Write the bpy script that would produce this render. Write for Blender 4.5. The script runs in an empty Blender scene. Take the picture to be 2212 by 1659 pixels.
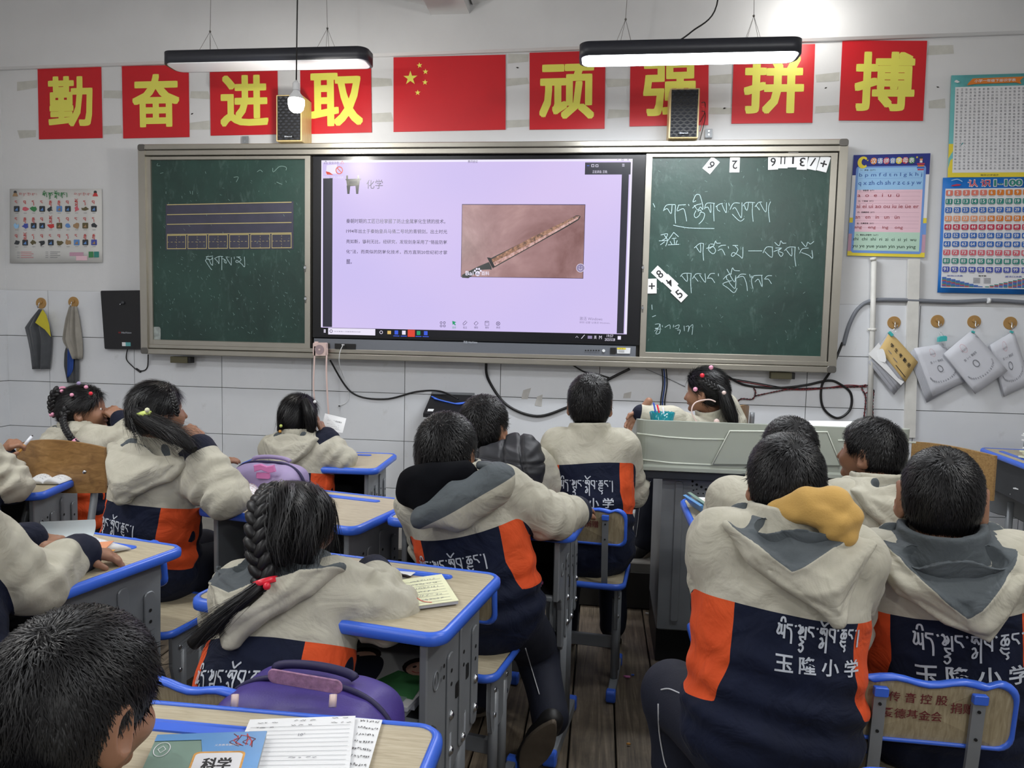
import bpy, math, random
import numpy as np
from mathutils import Vector, Matrix
from mathutils.bvhtree import BVHTree
import openvdb
random.seed(7); rng = np.random.default_rng(7)
PI = math.pi
COL = bpy.context.scene.collection
SC = bpy.context.scene
# ---------------------------------------------------------------- camera
W, H, FPX = 2212, 1659, 1600.0
EYE = np.array([0.0, 0.0, 1.32])
def cam_axes(yaw, pitch, roll):
    cy, sy, cp, sp = math.cos(yaw), math.sin(yaw), math.cos(pitch), math.sin(pitch)
    fwd = np.array([-sy*cp, cy*cp, sp]); right = np.array([cy, sy, 0.0]); up = np.cross(right, fwd)
    c, s = math.cos(roll), math.sin(roll)
    return c*right+s*up, -s*right+c*up, fwd
CR, CU, CF = cam_axes(.118, -.075, .0221)
cam = bpy.data.cameras.new('camera'); camo = bpy.data.objects.new('camera', cam); COL.objects.link(camo)
cam.sensor_width = 36; cam.lens = FPX/W*36; cam.clip_start = .02
camo.matrix_world = Matrix(((CR[0], CU[0], -CF[0], EYE[0]), (CR[1], CU[1], -CF[1], EYE[1]), (CR[2], CU[2], -CF[2], EYE[2]), (0, 0, 0, 1)))
SC.camera = camo
def V(px, py, Y):
    d = CR*(px-W/2)-CU*(py-H/2)+CF*FPX
    return EYE+d*(Y/d[1])
def U(px, py, z):
    d = CR*(px-W/2)-CU*(py-H/2)+CF*FPX
    return EYE+d*((z-1.32)/d[2])
# ---------------------------------------------------------------- world, light, exposure
wd = bpy.data.worlds.new('night'); SC.world = wd; wd.use_nodes = True
wd.node_tree.nodes['Background'].inputs[0].default_value = (.75, .85, 1, 1)
wd.node_tree.nodes['Background'].inputs[1].default_value = .05
SC.view_settings.view_transform = 'Standard'; SC.view_settings.look = 'None'
SC.view_settings.exposure = 0.3; SC.view_settings.gamma = 1; SC.view_settings.use_curve_mapping = False
SC.cycles.max_bounces = 6; SC.cycles.diffuse_bounces = 4; SC.cycles.glossy_bounces = 3; SC.cycles.transmission_bounces = 4
SC.cycles.use_denoising = True; SC.cycles.sample_clamp_indirect = 6
LCOL = (.93, .965, 1.0)
def area(name, loc, sx, sy, power, rot=(0, 0, 0), col=LCOL, spread=PI):
    l = bpy.data.lights.new(name, 'AREA'); l.shape = 'RECTANGLE'; l.size = sx; l.size_y = sy; l.energy = power; l.color = col; l.spread = spread
    o = bpy.data.objects.new(name, l); COL.objects.link(o); o.location = loc; o.rotation_euler = rot; return o
ADDED_LAMPS = [(-1.9, 1.9), (.9, 2.1), (-2.0, -.2), (1.3, -.2), (-1.9, -2.6), (1.3, -2.6)]   # ceiling lamps added out of view to light the pupils
ADDED_LAMP_W = 8; BOARD_LAMP_W = 22; BULB_W = 13; ADDED_BULB_W = 32
# ---------------------------------------------------------------- materials
def lin(c):
    return tuple((x/255/12.92 if x/255 <= .04045 else ((x/255+.055)/1.055)**2.4) for x in c)
_M = {}
class NT:
    def __init__(s, name):
        s.m = bpy.data.materials.new(name); s.m.use_nodes = True; s.t = s.m.node_tree; s.b = s.t.nodes['Principled BSDF']
    def n(s, typ, **kw):
        n = s.t.nodes.new(typ)
        for k, v in kw.items():
            if k.startswith('i_'):
                k = k[2:]; k = int(k) if k.isdigit() else k
                n.inputs[k].default_value = v
            else: setattr(n, k, v)
        return n
    def l(s, a, b): s.t.links.new(a, b)
    def coord(s, scale=(1, 1, 1), gen=False):
        tc = s.n('ShaderNodeTexCoord'); mp = s.n('ShaderNodeMapping'); mp.inputs['Scale'].default_value = scale
        s.l(tc.outputs['Object'], mp.inputs[0]); return mp.outputs[0]
    def noise(s, vec, scale, detail=4, rough=.55, dist=0):
        n = s.n('ShaderNodeTexNoise'); n.inputs['Scale'].default_value = scale; n.inputs['Detail'].default_value = detail
        n.inputs['Roughness'].default_value = rough; n.inputs['Distortion'].default_value = dist; s.l(vec, n.inputs['Vector']); return n.outputs['Fac']
    def ramp(s, fac, stops):
        r = s.n('ShaderNodeValToRGB'); e = r.color_ramp.elements
        e[0].position, e[0].color = stops[0][0], (*stops[0][1], 1); e[1].position, e[1].color = stops[-1][0], (*stops[-1][1], 1)
        for p, c in stops[1:-1]:
            k = e.new(p); k.color = (*c, 1)
        s.l(fac, r.inputs[0]); return r.outputs[0]
    def mix(s, fac, a, b):
        m = s.n('ShaderNodeMix', data_type='RGBA')
        for sock, v in ((m.inputs[0], fac), (m.inputs[6], a), (m.inputs[7], b)):
            if isinstance(v, (int, float)): sock.default_value = v
            elif isinstance(v, tuple): sock.default_value = (*v, 1)
            else: s.l(v, sock)
        return m.outputs[2]
    def math(s, op, a, b=0.0, c=None):
        m = s.n('ShaderNodeMath', operation=op)
        for i, v in enumerate((a, b) if c is None else (a, b, c)):
            if isinstance(v, (int, float)): m.inputs[i].default_value = v
            else: s.l(v, m.inputs[i])
        return m.outputs[0]
    def bump(s, h, strength=.3, dist=.002):
        b = s.n('ShaderNodeBump'); b.inputs['Strength'].default_value = strength; b.inputs['Distance'].default_value = dist
        s.l(h, b.inputs['Height']); s.l(b.outputs[0], s.b.inputs['Normal'])
    def base(s, c):
        if isinstance(c, tuple): s.b.inputs['Base Color'].default_value = (*c, 1)
        else: s.l(c, s.b.inputs['Base Color'])
def M(name, col=None, rough=.55, metal=0.0, var=0.0, vs=6.0, bump=0.0, bs=80.0, spec=.5, emit=0.0, sheen=0.0, alpha=None, trans=0.0, coat=0.0):
    if name in _M: return _M[name]
    t = NT(name); c = lin(col)
    b = t.b; b.inputs['Roughness'].default_value = rough; b.inputs['Metallic'].default_value = metal
    b.inputs['Specular IOR Level'].default_value = spec
    vec = t.coord()
    if var:
        f = t.noise(vec, vs)
        t.base(t.ramp(f, [(.3, tuple(x*(1-var) for x in c)), (.7, tuple(min(1, x*(1+var)) for x in c))]))
    else: t.base(c)
    if bump: t.bump(t.noise(vec, bs, 3), bump)
    if emit: b.inputs['Emission Color'].default_value = (*c, 1); b.inputs['Emission Strength'].default_value = emit
    if sheen: b.inputs['Sheen Weight'].default_value = sheen
    if trans: b.inputs['Transmission Weight'].default_value = trans
    if coat: b.inputs['Coat Weight'].default_value = coat
    if alpha is not None: b.inputs['Alpha'].default_value = alpha
    _M[name] = t.m; return t.m
def ink(name, col, rough=.6): return M(name, col, rough)
def reg(t): _M[t.m.name] = t.m; return t.m
# painted plaster
def plaster(name, c1, c2, sc=1.2):
    t = NT(name); v = t.coord(); n = t.noise(v, sc, 5, .6); n2 = t.noise(v, 14, 4)
    t.base(t.mix(t.math('MULTIPLY', n2, .35), t.ramp(n, [(.25, lin(c1)), (.7, lin(c2))]), lin(c1)))
    t.b.inputs['Roughness'].default_value = .85; t.bump(t.noise(v, 35, 5), .25, .003); return reg(t)
plaster('wall_paint', (206, 207, 209), (219, 220, 222)); plaster('ceiling_paint', (196, 197, 199), (212, 213, 214), .8)
def tilemat():
    t = NT('white_tile'); v = t.coord(); n = t.noise(v, 2.2, 4); st = t.noise(v, 9, 6, .7)
    dirt = t.ramp(st, [(.60, (0, 0, 0)), (.78, (1, 1, 1))])
    t.base(t.mix(t.math('MULTIPLY', dirt, .25), t.ramp(n, [(.3, lin((211, 214, 219))), (.7, lin((222, 224, 228)))]), lin((150, 146, 140))))
    t.b.inputs['Roughness'].default_value = .22; t.bump(t.noise(v, 6, 2), .05, .002); return reg(t)
tilemat(); M('grout', (96, 94, 90), .9)
def chalkboard():
    t = NT('chalkboard_green'); v = t.coord(); v2 = t.coord((1, 1, .35))
    smear = t.noise(v, 3.0, 6, .65, .6); fine = t.noise(v2, 26, 6, .7, .4)
    base = t.ramp(smear, [(.3, lin((22, 48, 43))), (.75, lin((36, 68, 60)))])
    f = t.ramp(fine, [(.56, (0, 0, 0)), (.8, (1, 1, 1))])
    t.base(t.mix(t.math('MULTIPLY', f, .2), base, lin((140, 168, 160))))
    t.b.inputs['Roughness'].default_value = .38; t.bump(t.noise(v, 22, 3), .25, .004); return reg(t)
chalkboard()
def wood(name, c1, c2, c3, scale=(2, 30, 30), rough=.45, bump=.1, nz=5.0):
    t = NT(name); v = t.coord(scale); n = t.noise(v, nz, 6, .6, .8); n2 = t.noise(v, nz*4, 3)
    col = t.ramp(n, [(.3, lin(c1)), (.52, lin(c2)), (.72, lin(c3))])
    t.base(t.mix(t.math('MULTIPLY', n2, .4), col, lin(c1))); t.b.inputs['Roughness'].default_value = rough
    t.bump(n, bump, .001); return reg(t)
wood('desk_laminate', (166, 153, 127), (188, 177, 151), (202, 192, 168), (3, 34, 34))
wood('chair_laminate', (142, 128, 100), (168, 154, 124), (184, 171, 142), (34, 34, 3.0))
wood('orange_plywood', (126, 92, 54), (156, 118, 70), (182, 142, 90), (3, 10, 10), .42)
wood('old_plywood', (128, 98, 58), (160, 126, 78), (182, 150, 100), (4, 30, 30), .5)
wood('speaker_wood', (196, 168, 112), (214, 190, 136), (226, 204, 156), (30, 30, 3), .4)
def plankmat():
    t = NT('worn_floorboard'); tc = t.n('ShaderNodeTexCoord'); oi = t.n('ShaderNodeObjectInfo')
    mp = t.n('ShaderNodeMapping'); mp.inputs['Scale'].default_value = (30, 1.6, 30); t.l(tc.outputs['Object'], mp.inputs[0])
    ad = t.n('ShaderNodeVectorMath', operation='ADD'); t.l(mp.outputs[0], ad.inputs[0])
    cb = t.n('ShaderNodeCombineXYZ'); t.l(t.math('MULTIPLY', oi.outputs['Random'], 77), cb.inputs[1]); t.l(cb.outputs[0], ad.inputs[1])
    n = t.noise(ad.outputs[0], 1.6, 7, .62, 1.2)
    d = t.coord(); dirt = t.noise(d, 3.5, 6, .7)
    col = t.ramp(n, [(.28, lin((70, 61, 50))), (.5, lin((112, 99, 82))), (.72, lin((150, 136, 116)))])
    t.base(t.mix(t.ramp(dirt, [(.4, (0, 0, 0)), (.75, (.75, .75, .75))]), col, lin((58, 51, 43))))
    t.b.inputs['Roughness'].default_value = .62; t.bump(n, .45, .003); return reg(t)
plankmat()
M('platform_concrete', (122, 119, 112), .8, var=.18, vs=3, bump=.3, bs=30); M('dark_riser', (44, 42, 40), .8, var=.2)
M('brushed_alu', (172, 168, 158), .32, .85, var=.08, vs=3); M('alu_dark', (110, 108, 104), .4, .8)
M('frame_edge', (140, 134, 118), .35, .8, var=.1)
M('bezel_black', (14, 15, 20), .25); M('bar_grey', (92, 96, 104), .45, .2); M('port_black', (12, 12, 14), .5)
M('blue_plastic', (62, 108, 222), .32, var=.05); M('steel_grey', (138, 142, 146), .42, .25, var=.09, vs=8, bump=.06, bs=160)
M('tray_dark', (46, 47, 50), .55, .2, var=.2); M('chrome', (205, 208, 212), .18, 1.0); M('hole_black', (9, 9, 10), .8)
M('podium_beige', (162, 168, 158), .42, var=.06, vs=2.5, bump=.04, bs=200); M('podium_dark', (42, 46, 54), .5); M('podium_rim', (224, 230, 218), .35)
M('lamp_black', (38, 40, 48), .45); M('cable_black', (16, 16, 18), .45); M('cable_grey', (118, 122, 130), .5)
M('white_plastic', (226, 228, 230), .4); M('pipe_white', (212, 211, 206), .5, var=.08, vs=12)
M('hook_gold', (176, 138, 84), .38, .25, var=.06); M('paper', (232, 233, 234), .75, var=.03, vs=12); M('paper_cream', (226, 226, 190), .75, var=.05, vs=14)
M('teal_clip', (66, 176, 176), .35); M('kraft', (206, 176, 116), .7, var=.06); M('ink_black', (28, 27, 30), .6); M('ink_grey', (120, 122, 130), .7)
M('red_sign', (196, 22, 34), .38, var=.05, vs=3); M('yellow_print', (228, 224, 96), .4)
M('chalk', (170, 194, 196), .9, var=.25, vs=160); M('chalk_faint', (120, 146, 140), .95)
M('skin', (150, 108, 84), .5, var=.08, vs=18); M('hair', (17, 16, 18), .42, spec=.4); M('hair_cap', (11, 10, 11), .6, spec=.25)
M('trousers_navy', (17, 22, 40), .8, var=.12, vs=6, bump=.25, bs=260); M('piping_white', (206, 208, 212), .6)
M('hood_black', (9, 10, 15), .95, var=.1, bump=.2, bs=300, spec=.12); M('puffer_black', (22, 23, 30), .58, var=.1, bump=.1, bs=60)
M('lining_grey', (84, 90, 94), .5, var=.12, vs=9); M('mustard_fleece', (196, 156, 84), .9, var=.1, bump=.3, bs=300, sheen=.1)
M('shoe_black', (26, 25, 26), .5, var=.15); M('shoe_sole', (92, 82, 70), .75, var=.25, vs=14, bump=.3, bs=60); M('shoe_white', (196, 198, 202), .5)
M('purple_bag', (66, 50, 128), .5, var=.18, vs=5, bump=.2, bs=300); M('purple_dark', (40, 34, 74), .6); M('lilac_bag', (158, 142, 182), .55, var=.12, vs=5); M('pink_strap', (206, 120, 176), .5)
M('mesh_pink', (164, 120, 150), .6, var=.3, vs=90, bump=.5, bs=200); M('pink_plastic', (222, 196, 190), .4); M('red_bead', (226, 40, 60), .3); M('lime_bead', (208, 224, 120), .35); M('pink_bead', (232, 158, 186), .35)
M('teal_glass', (30, 168, 184), .12, trans=.35, coat=.5); M('laptop_black', (20, 20, 24), .4)
def jacketmat():
    t = NT('school_jacket'); b = t.b
    def at(nm):
        a = t.n('ShaderNodeAttribute'); a.attribute_name = nm; return a.outputs['Fac']
    v = t.coord(); n = t.noise(v, 7, 5, .6); w = t.noise(v, 420, 2)
    beige = t.ramp(n, [(.28, lin((170, 166, 150))), (.7, lin((196, 192, 177)))]); navy = t.ramp(n, [(.3, lin((13, 19, 38))), (.7, lin((19, 27, 52)))])
    orange = t.ramp(n, [(.3, lin((208, 74, 32))), (.7, lin((226, 90, 44)))])
    st = lambda nm: t.math('GREATER_THAN', at(nm), 0.0)
    c = t.mix(st('zo'), navy, orange); c = t.mix(st('zy'), c, beige); c = t.mix(st('zc'), c, lin((20, 25, 44))); c = t.mix(st('zg'), c, lin((84, 90, 94)))
    t.base(c); b.inputs['Roughness'].default_value = .78; b.inputs['Specular IOR Level'].default_value = .25; b.inputs['Sheen Weight'].default_value = .03
    f = t.noise(v, 11, 3, .5, 1.5); t.bump(t.math('ADD', t.math('MULTIPLY', f, 1.0), t.math('MULTIPLY', w, .03)), .7, .014)
    return reg(t)
jacketmat()
M('reflective_print', (196, 202, 212), .55)
# ---------------------------------------------------------------- mesh builder
class MB:
    def __init__(s): s.v = []; s.f = []; s.m = []; s.mats = []; s.sm = []; s.n = 0
    def mi(s, mat):
        if mat not in s.mats: s.mats.append(mat)
        return s.mats.index(mat)
    def add(s, verts, faces, mat, smooth=False):
        verts = np.asarray(verts, float).reshape(-1, 3); k = s.n; s.v.append(verts); s.n += len(verts); i = s.mi(mat)
        for f in faces: s.f.append(tuple(int(x)+k for x in f))
        s.m += [i]*len(faces); s.sm += [smooth]*len(faces)
    def quad(s, a, b, c, d, mat): s.add([a, b, c, d], [(0, 1, 2, 3)], mat)
    def box(s, c, size, mat, ch=0.0, fr=None):
        x, y, z = size; s.prism([(-x/2, -y/2), (x/2, -y/2), (x/2, y/2), (-x/2, y/2)], -z/2, z/2, mat, ch, (lambda p, c=c: np.asarray(p)+np.asarray(c)) if fr is None else (lambda p: fr(np.asarray(p)+np.asarray(c))))
    def prism(s, pts, z0, z1, mat, ch=0.0, fr=None, smooth=False, sidemat=None):
        """outline pts (ccw seen from +z) swept z0..z1, chamfer ch; fr maps local (x,y,z)->world"""
        P = np.array(pts, float); n = len(P)
        if ch:
            Q = inset(P, ch); R = [(P, z0+ch), (P, z1-ch)]; rings = [(Q, z0), (P, z0+ch), (P, z1-ch), (Q, z1)]
        else: rings = [(P, z0), (P, z1)]
        vs = np.concatenate([np.c_[q, np.full(n, z)] for q, z in rings])
        if fr is not None: vs = np.array([fr(p) for p in vs])
        m = len(rings); F = [tuple(range(n))[::-1], tuple(range((m-1)*n, m*n))]; S = []
        for r in range(m-1):
            for i in range(n):
                j = (i+1) % n; S.append((r*n+i, r*n+j, (r+1)*n+j, (r+1)*n+i))
        k = s.n; s.v.append(vs); s.n += len(vs)
        for fs, mt, smo in ((F, mat, False), (S, sidemat or mat, smooth)):
            i = s.mi(mt)
            for f in fs: s.f.append(tuple(x+k for x in f))
            s.m += [i]*len(fs); s.sm += [smo]*len(fs)
    def tube(s, path, r, mat, n=8, closed=False, caps=True):
        P = np.array(path, float); m = len(P); rr = np.broadcast_to(r, (m,)) if np.ndim(r) == 0 else np.array(r, float)
        T = np.gradient(P, axis=0) if not closed else np.roll(P, -1, 0)-np.roll(P, 1, 0)
        T /= np.linalg.norm(T, axis=1)[:, None]+1e-9
        a = np.array([0, 0, 1.]) if abs(T[0][2]) < .9 else np.array([1., 0, 0]); u = np.cross(T[0], a); u /= np.linalg.norm(u)
        vs = []; th = np.linspace(0, 2*PI, n, endpoint=False)
        for i in range(m):
            u = u-T[i]*(u@T[i]); u /= np.linalg.norm(u)+1e-9; w = np.cross(T[i], u)
            vs.append(P[i]+rr[i]*(np.cos(th)[:, None]*u+np.sin(th)[:, None]*w))
        F = []
        for i in range(m if closed else m-1):
            for j in range(n): F.append((i*n+j, i*n+(j+1) % n, ((i+1) % m)*n+(j+1) % n, ((i+1) % m)*n+j))
        s.add(np.concatenate(vs), F, mat, True)
        if caps and not closed:
            k = s.n-m*n; i = s.mi(mat); s.f += [tuple(k+j for j in range(n))[::-1], tuple(k+(m-1)*n+j for j in range(n))]; s.m += [i, i]; s.sm += [False, False]
    def cyl(s, a, b, r, mat, n=16, r2=None): s.tube([a, b], [r, r if r2 is None else r2], mat, n)
    def ball(s, c, r, mat, n=12, R=None):
        r = np.broadcast_to(r, (3,)); vs = []; m = max(4, n//2)
        for i in range(1, m):
            p = PI*i/m
            for j in range(n): vs.append((math.sin(p)*math.cos(2*PI*j/n)*r[0], math.sin(p)*math.sin(2*PI*j/n)*r[1], math.cos(p)*r[2]))
        vs += [(0, 0, r[2]), (0, 0, -r[2])]; vs = np.array(vs)
        if R is not None: vs = vs@np.asarray(R)
        F = []; 
        for i in range(m-2):
            for j in range(n): F.append((i*n+j, (i+1)*n+j, (i+1)*n+(j+1) % n, i*n+(j+1) % n))
        t = (m-1)*n
        for j in range(n): F.append((t, j, (j+1) % n)); F.append((t+1, (m-2)*n+(j+1) % n, (m-2)*n+j))
        s.add(vs+np.asarray(c), F, mat, True)
    def mesh(s, off=(0, 0, 0), name='m'):
        me = bpy.data.meshes.new(name); vs = np.concatenate(s.v)-np.asarray(off)
        me.from_pydata(vs.tolist(), [], s.f); 
        for m in s.mats: me.materials.append(_M[m])
        me.polygons.foreach_set('material_index', np.array(s.m, np.int32)); me.polygons.foreach_set('use_smooth', np.array(s.sm, bool)); me.update()
        return me
def inset(P, d):
    n = len(P); out = []
    for i in range(n):
        a, b, c = P[i-1], P[i], P[(i+1) % n]; e1 = (b-a)/(np.linalg.norm(b-a)+1e-9); e2 = (c-b)/(np.linalg.norm(c-b)+1e-9)
        n1 = np.array([-e1[1], e1[0]]); n2 = np.array([-e2[1], e2[0]]); q = n1+n2; k = 1+n1@n2
        out.append(b+q/max(k, .3)*d)
    return np.array(out)
def rrect(x0, y0, x1, y1, r, k=5):
    o = []
    for cx, cy, a in ((x1-r, y0+r, -PI/2), (x1-r, y1-r, 0), (x0+r, y1-r, PI/2), (x0+r, y0+r, PI)):
        for i in range(k+1): t = a+PI/2*i/k; o.append((cx+r*math.cos(t), cy+r*math.sin(t)))
    return o
def arc(c, r, a0, a1, k=12): return [(c[0]+r*math.cos(a0+(a1-a0)*i/k), c[1]+r*math.sin(a0+(a1-a0)*i/k)) for i in range(k+1)]
def crom(P, k=6, closed=False):
    P = np.array(P, float); n = len(P); o = []
    if n < 3: return P
    g = (lambda i: P[i % n]) if closed else (lambda i: P[min(max(i, 0), n-1)])
    for i in range(n if closed else n-1):
        a, b, c, d = g(i-1), g(i), g(i+1), g(i+2)
        for j in range(k):
            t = j/k; o.append(.5*((2*b)+(c-a)*t+(2*a-5*b+4*c-d)*t*t+(3*b-a-3*c+d)*t**3))
    if not closed: o.append(P[-1])
    return np.array(o)
ORG = {}
def thing(name, label, cat, loc=(0, 0, 0), rz=0.0, group=None):
    o = bpy.data.objects.new(name, None); COL.objects.link(o); o.location = tuple(map(float, loc)); o.rotation_euler = (0, 0, rz); o.empty_display_size = .05
    o['label'] = label; o['category'] = cat
    if group: o['group'] = group
    ORG[o] = np.array(loc, float); return o
def obj(name, mb, parent=None, local=False, loc=None):
    off = np.zeros(3)
    if parent is not None and not local: off = ORG.get(parent, np.zeros(3))
    if loc is not None: off = np.array(loc, float)
    me = mb.mesh(off, name) if isinstance(mb, MB) else mb
    o = bpy.data.objects.new(name, me); COL.objects.link(o)
    if parent is not None: o.parent = parent; ORG[o] = ORG.get(parent, np.zeros(3))
    else: ORG[o] = off
    if loc is not None: o.location = tuple(map(float, loc))
    return o
def tag(o, label, cat, group=None):
    o['label'] = label; o['category'] = cat
    if group: o['group'] = group
    return o
def struct(o): o['kind'] = 'structure'; return o
def copytree(o, parent=None):
    c = o.copy(); COL.objects.link(c); c.parent = parent
    for ch in list(o.children): copytree(ch, c)
    return c
# ---------------------------------------------------------------- lettering
_T = {}
def glyphs(body, bold=0.0, spacing=1.0):
    k = (body, bold, spacing)
    if k not in _T:
        c = bpy.data.curves.new('t', 'FONT'); c.body = body; c.size = 1; c.offset = bold; c.resolution_u = 2; c.space_character = spacing; c.align_x = 'LEFT'
        o = bpy.data.objects.new('t', c); me = bpy.data.meshes.new_from_object(o)
        v = np.array([q.co[:2] for q in me.vertices]).reshape(-1, 2); f = [tuple(p.vertices) for p in me.polygons]
        bpy.data.objects.remove(o); bpy.data.curves.remove(c); bpy.data.meshes.remove(me); _T[k] = (v, f)
    return _T[k]
def put_text(mb, body, mp, x0, y0, x1=None, y1=None, h=None, mat='ink_black', bold=0.0, spacing=1.0, split=0.0):
    if bold > .015 and x1 is not None:
        bx, by = bold*.95*(x1-x0), bold*.95*(y1-y0)
        for i, (dx, dy) in enumerate(((0, 0), (.5, .5), (-.5, .5), (.5, -.5), (-.5, -.5), (1, 1), (-1, 1), (1, -1), (-1, -1), (1.1, 0), (-1.1, 0), (0, 1.1), (0, -1.1))): put_text(mb, body, mp, x0+bx+dx*bx, y0+by+dy*by, x1-bx+dx*bx, y1-by+dy*by, None, mat, 0.0, spacing, split)
        return
    """fit lettering into the rect x0..x1,y0..y1 of a 2D map mp (y up unless the map says otherwise); with h only: natural width"""
    v, f = glyphs(body, bold, spacing)
    if not len(v): return
    a, b = v.min(0), v.max(0)
    if h is not None: s = h; q = v*s+np.array([x0, y0])
    else: q = (v-a)/(b-a+1e-9)*np.array([x1-x0, y1-y0])+np.array([x0, y0])
    if split: q, f = subdiv(q, f, split)
    mp = lifted(mp, mb); mb.add([mp(p[0], p[1]) for p in q], f, mat)
def lifted(mp, mb):
    mb.lk = getattr(mb, 'lk', 0)+1; k = (mb.lk % 48)*1.3e-5; o = np.array(mp(0, 0)); n = np.cross(np.array(mp(1, 0))-o, np.array(mp(0, 1))-o); n /= np.linalg.norm(n)+1e-12
    if n@(EYE-o) < 0: n = -n
    n = n*k; return lambda u, v: np.array(mp(u, v))+n
def subdiv(v, f, L):
    v = [tuple(p) for p in v]; out = []; st = [(t[0], t[i], t[i+1]) for t in f for i in range(1, len(t)-1)]; mid = {}
    while st:
        t = st.pop(); e = [(math.dist(v[t[i]], v[t[(i+1) % 3]]), i) for i in range(3)]; l, i = max(e)
        if l <= L: out.append(t); continue
        a, b, c = t[i], t[(i+1) % 3], t[(i+2) % 3]; k = (min(a, b), max(a, b))
        if k not in mid: mid[k] = len(v); v.append(((v[a][0]+v[b][0])/2, (v[a][1]+v[b][1])/2))
        m = mid[k]; st += [(a, m, c), (m, b, c)]
    return np.array(v), out
def stroke(mb, pts, w, mp, mat, smooth=4):
    P = crom(pts, smooth) if smooth and len(pts) > 2 else np.array(pts, float)
    mp = lifted(mp, mb); T = np.gradient(P, axis=0); T /= np.linalg.norm(T, axis=1)[:, None]+1e-9; N = np.c_[-T[:, 1], T[:, 0]]*w/2
    L, R = P+N, P-N; n = len(P); vs = [mp(*p) for p in L]+[mp(*p) for p in R]
    mb.add(vs, [(i, n+i, n+i+1, i+1) for i in range(n-1)], mat)
def quadmap(c, Y, lift=0.0):
    """c: four photo corners TL,TR,BR,BL of a flat thing on the plane y=Y -> map (u,v in 0..1, v up) to world"""
    A, B, C, D = [V(p[0], p[1], Y-lift) for p in c]
    return lambda u, v: (1-v)*((1-u)*D+u*C)+v*((1-u)*A+u*B)
def sheet(mb, mp, mat, t=.0015, u0=0, v0=0, u1=1, v1=1, nu=1, nv=1, wob=0.0, seed=0):
    r = np.random.default_rng(seed); a = np.array([[np.array(mp(u0+(u1-u0)*i/nu, v0+(v1-v0)*j/nv)) for j in range(nv+1)] for i in range(nu+1)])
    if wob: a[:, :, 1] -= np.abs(r.normal(0, wob, a.shape[:2]))
    b = a.copy(); b[:, :, 1] += t; n = (nu+1)*(nv+1); vs = np.concatenate([a.reshape(-1, 3), b.reshape(-1, 3)]); F = []
    I = lambda i, j: i*(nv+1)+j
    for i in range(nu):
        for j in range(nv): F.append((I(i, j), I(i+1, j), I(i+1, j+1), I(i, j+1))); F.append((n+I(i, j), n+I(i, j+1), n+I(i+1, j+1), n+I(i+1, j)))
    for i in range(nu): F += [(I(i, 0), n+I(i, 0), n+I(i+1, 0), I(i+1, 0)), (I(i, nv), I(i+1, nv), n+I(i+1, nv), n+I(i, nv))]
    for j in range(nv): F += [(I(0, j), I(0, j+1), n+I(0, j+1), n+I(0, j)), (I(nu, j), n+I(nu, j), n+I(nu, j+1), I(nu, j+1))]
    mb.add(vs, F, mat, nu > 1)
def rect2(mb, mp, u0, v0, u1, v1, mat): mp = lifted(mp, mb); mb.add([mp(u0, v0), mp(u1, v0), mp(u1, v1), mp(u0, v1)], [(0, 1, 2, 3)], mat)
def poly2(mb, mp, pts, mat): mp = lifted(mp, mb); mb.add([mp(*p) for p in pts], [tuple(range(len(pts)))], mat)
# Tibetan block letters as pen strokes: unit = letter height, head line at y=1
TIB = {
 'ya': (.75, [[(.05, 1), (.2, 1), (.16, .75), (.08, .45), (.22, .32), (.38, .5)], [(.38, 1), (.38, .5), (.48, .34), (.64, .5)], [(.64, 1), (.64, .05)]]),
 'i': (0, [[(-.5, 1.15), (-.42, 1.42), (-.2, 1.42), (-.12, 1.12)]]),
 'da': (.6, [[(0, 1), (.5, 1)], [(.06, 1), (.04, .8), (.3, .72), (.42, .4), (.42, -.25)]]),
 'tsheg': (.25, [[(.06, 1.02), (.12, .9)]]),
 'lhu': (.75, [[(.02, .95), (.1, 1.05), (.2, .8), (.05, .55), (.22, .5), (.3, .8)], [(.3, 1), (.42, .75), (.3, .55)], [(.62, 1), (.62, .1)], [(.1, .28), (.6, .28)], [(.15, .28), (.3, .05), (.5, -.05), (.3, -.18), (.12, -.3)], [(.12, -.3), (.4, -.28), (.5, -.5), (.3, -.72), (.12, -.55)]]),
 'nga': (.6, [[(0, 1), (.5, 1)], [(.06, 1), (.03, .8), (.12, .68), (.32, .62), (.5, .35)]]),
 'slo': (.75, [[(.02, 1), (.62, 1)], [(.12, 1), (.05, .75), (.2, .72), (.3, .9), (.2, .6)], [(.3, .9), (.5, .55)], [(.62, 1), (.6, .3), (.62, -.65)], [(.05, .25), (.2, .35), (.3, .1), (.12, -.1), (.1, -.3), (.3, -.25), (.4, .1)], [(.0, 1.55), (.2, 1.28), (.35, 1.18), (.5, 1.32), (.78, 1.5)]]),
 'ba': (.62, [[(0, 1), (.52, 1)], [(.06, 1), (.03, .78), (.1, .6), (.3, .5), (.5, .3)], [(.5, 1), (.5, .1)]]),
 'chu': (.75, [[(.08, 1), (.62, 1)], [(.35, 1), (.3, .85), (.12, .7), (.1, .5), (.3, .42), (.36, .62), (.3, .78)], [(.36, .62), (.5, .8), (.62, .62), (.52, .42), (.38, .5)], [(.05, .3), (.3, .2), (.62, .2)], [(.02, .2), (.2, -.05), (.42, -.12), (.62, -.02)], [(.42, -.12), (.55, -.35), (.4, -.45)]]),
 'shad': (.25, [[(.08, 1), (.12, .6), (.12, -.25)]]),
}
TIBWORD = ['ya', 'i', 'da', 'tsheg', 'lhu', 'nga', 'tsheg', 'slo', 'ba', 'tsheg', 'chu', 'nga', 'tsheg', 'shad']
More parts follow.
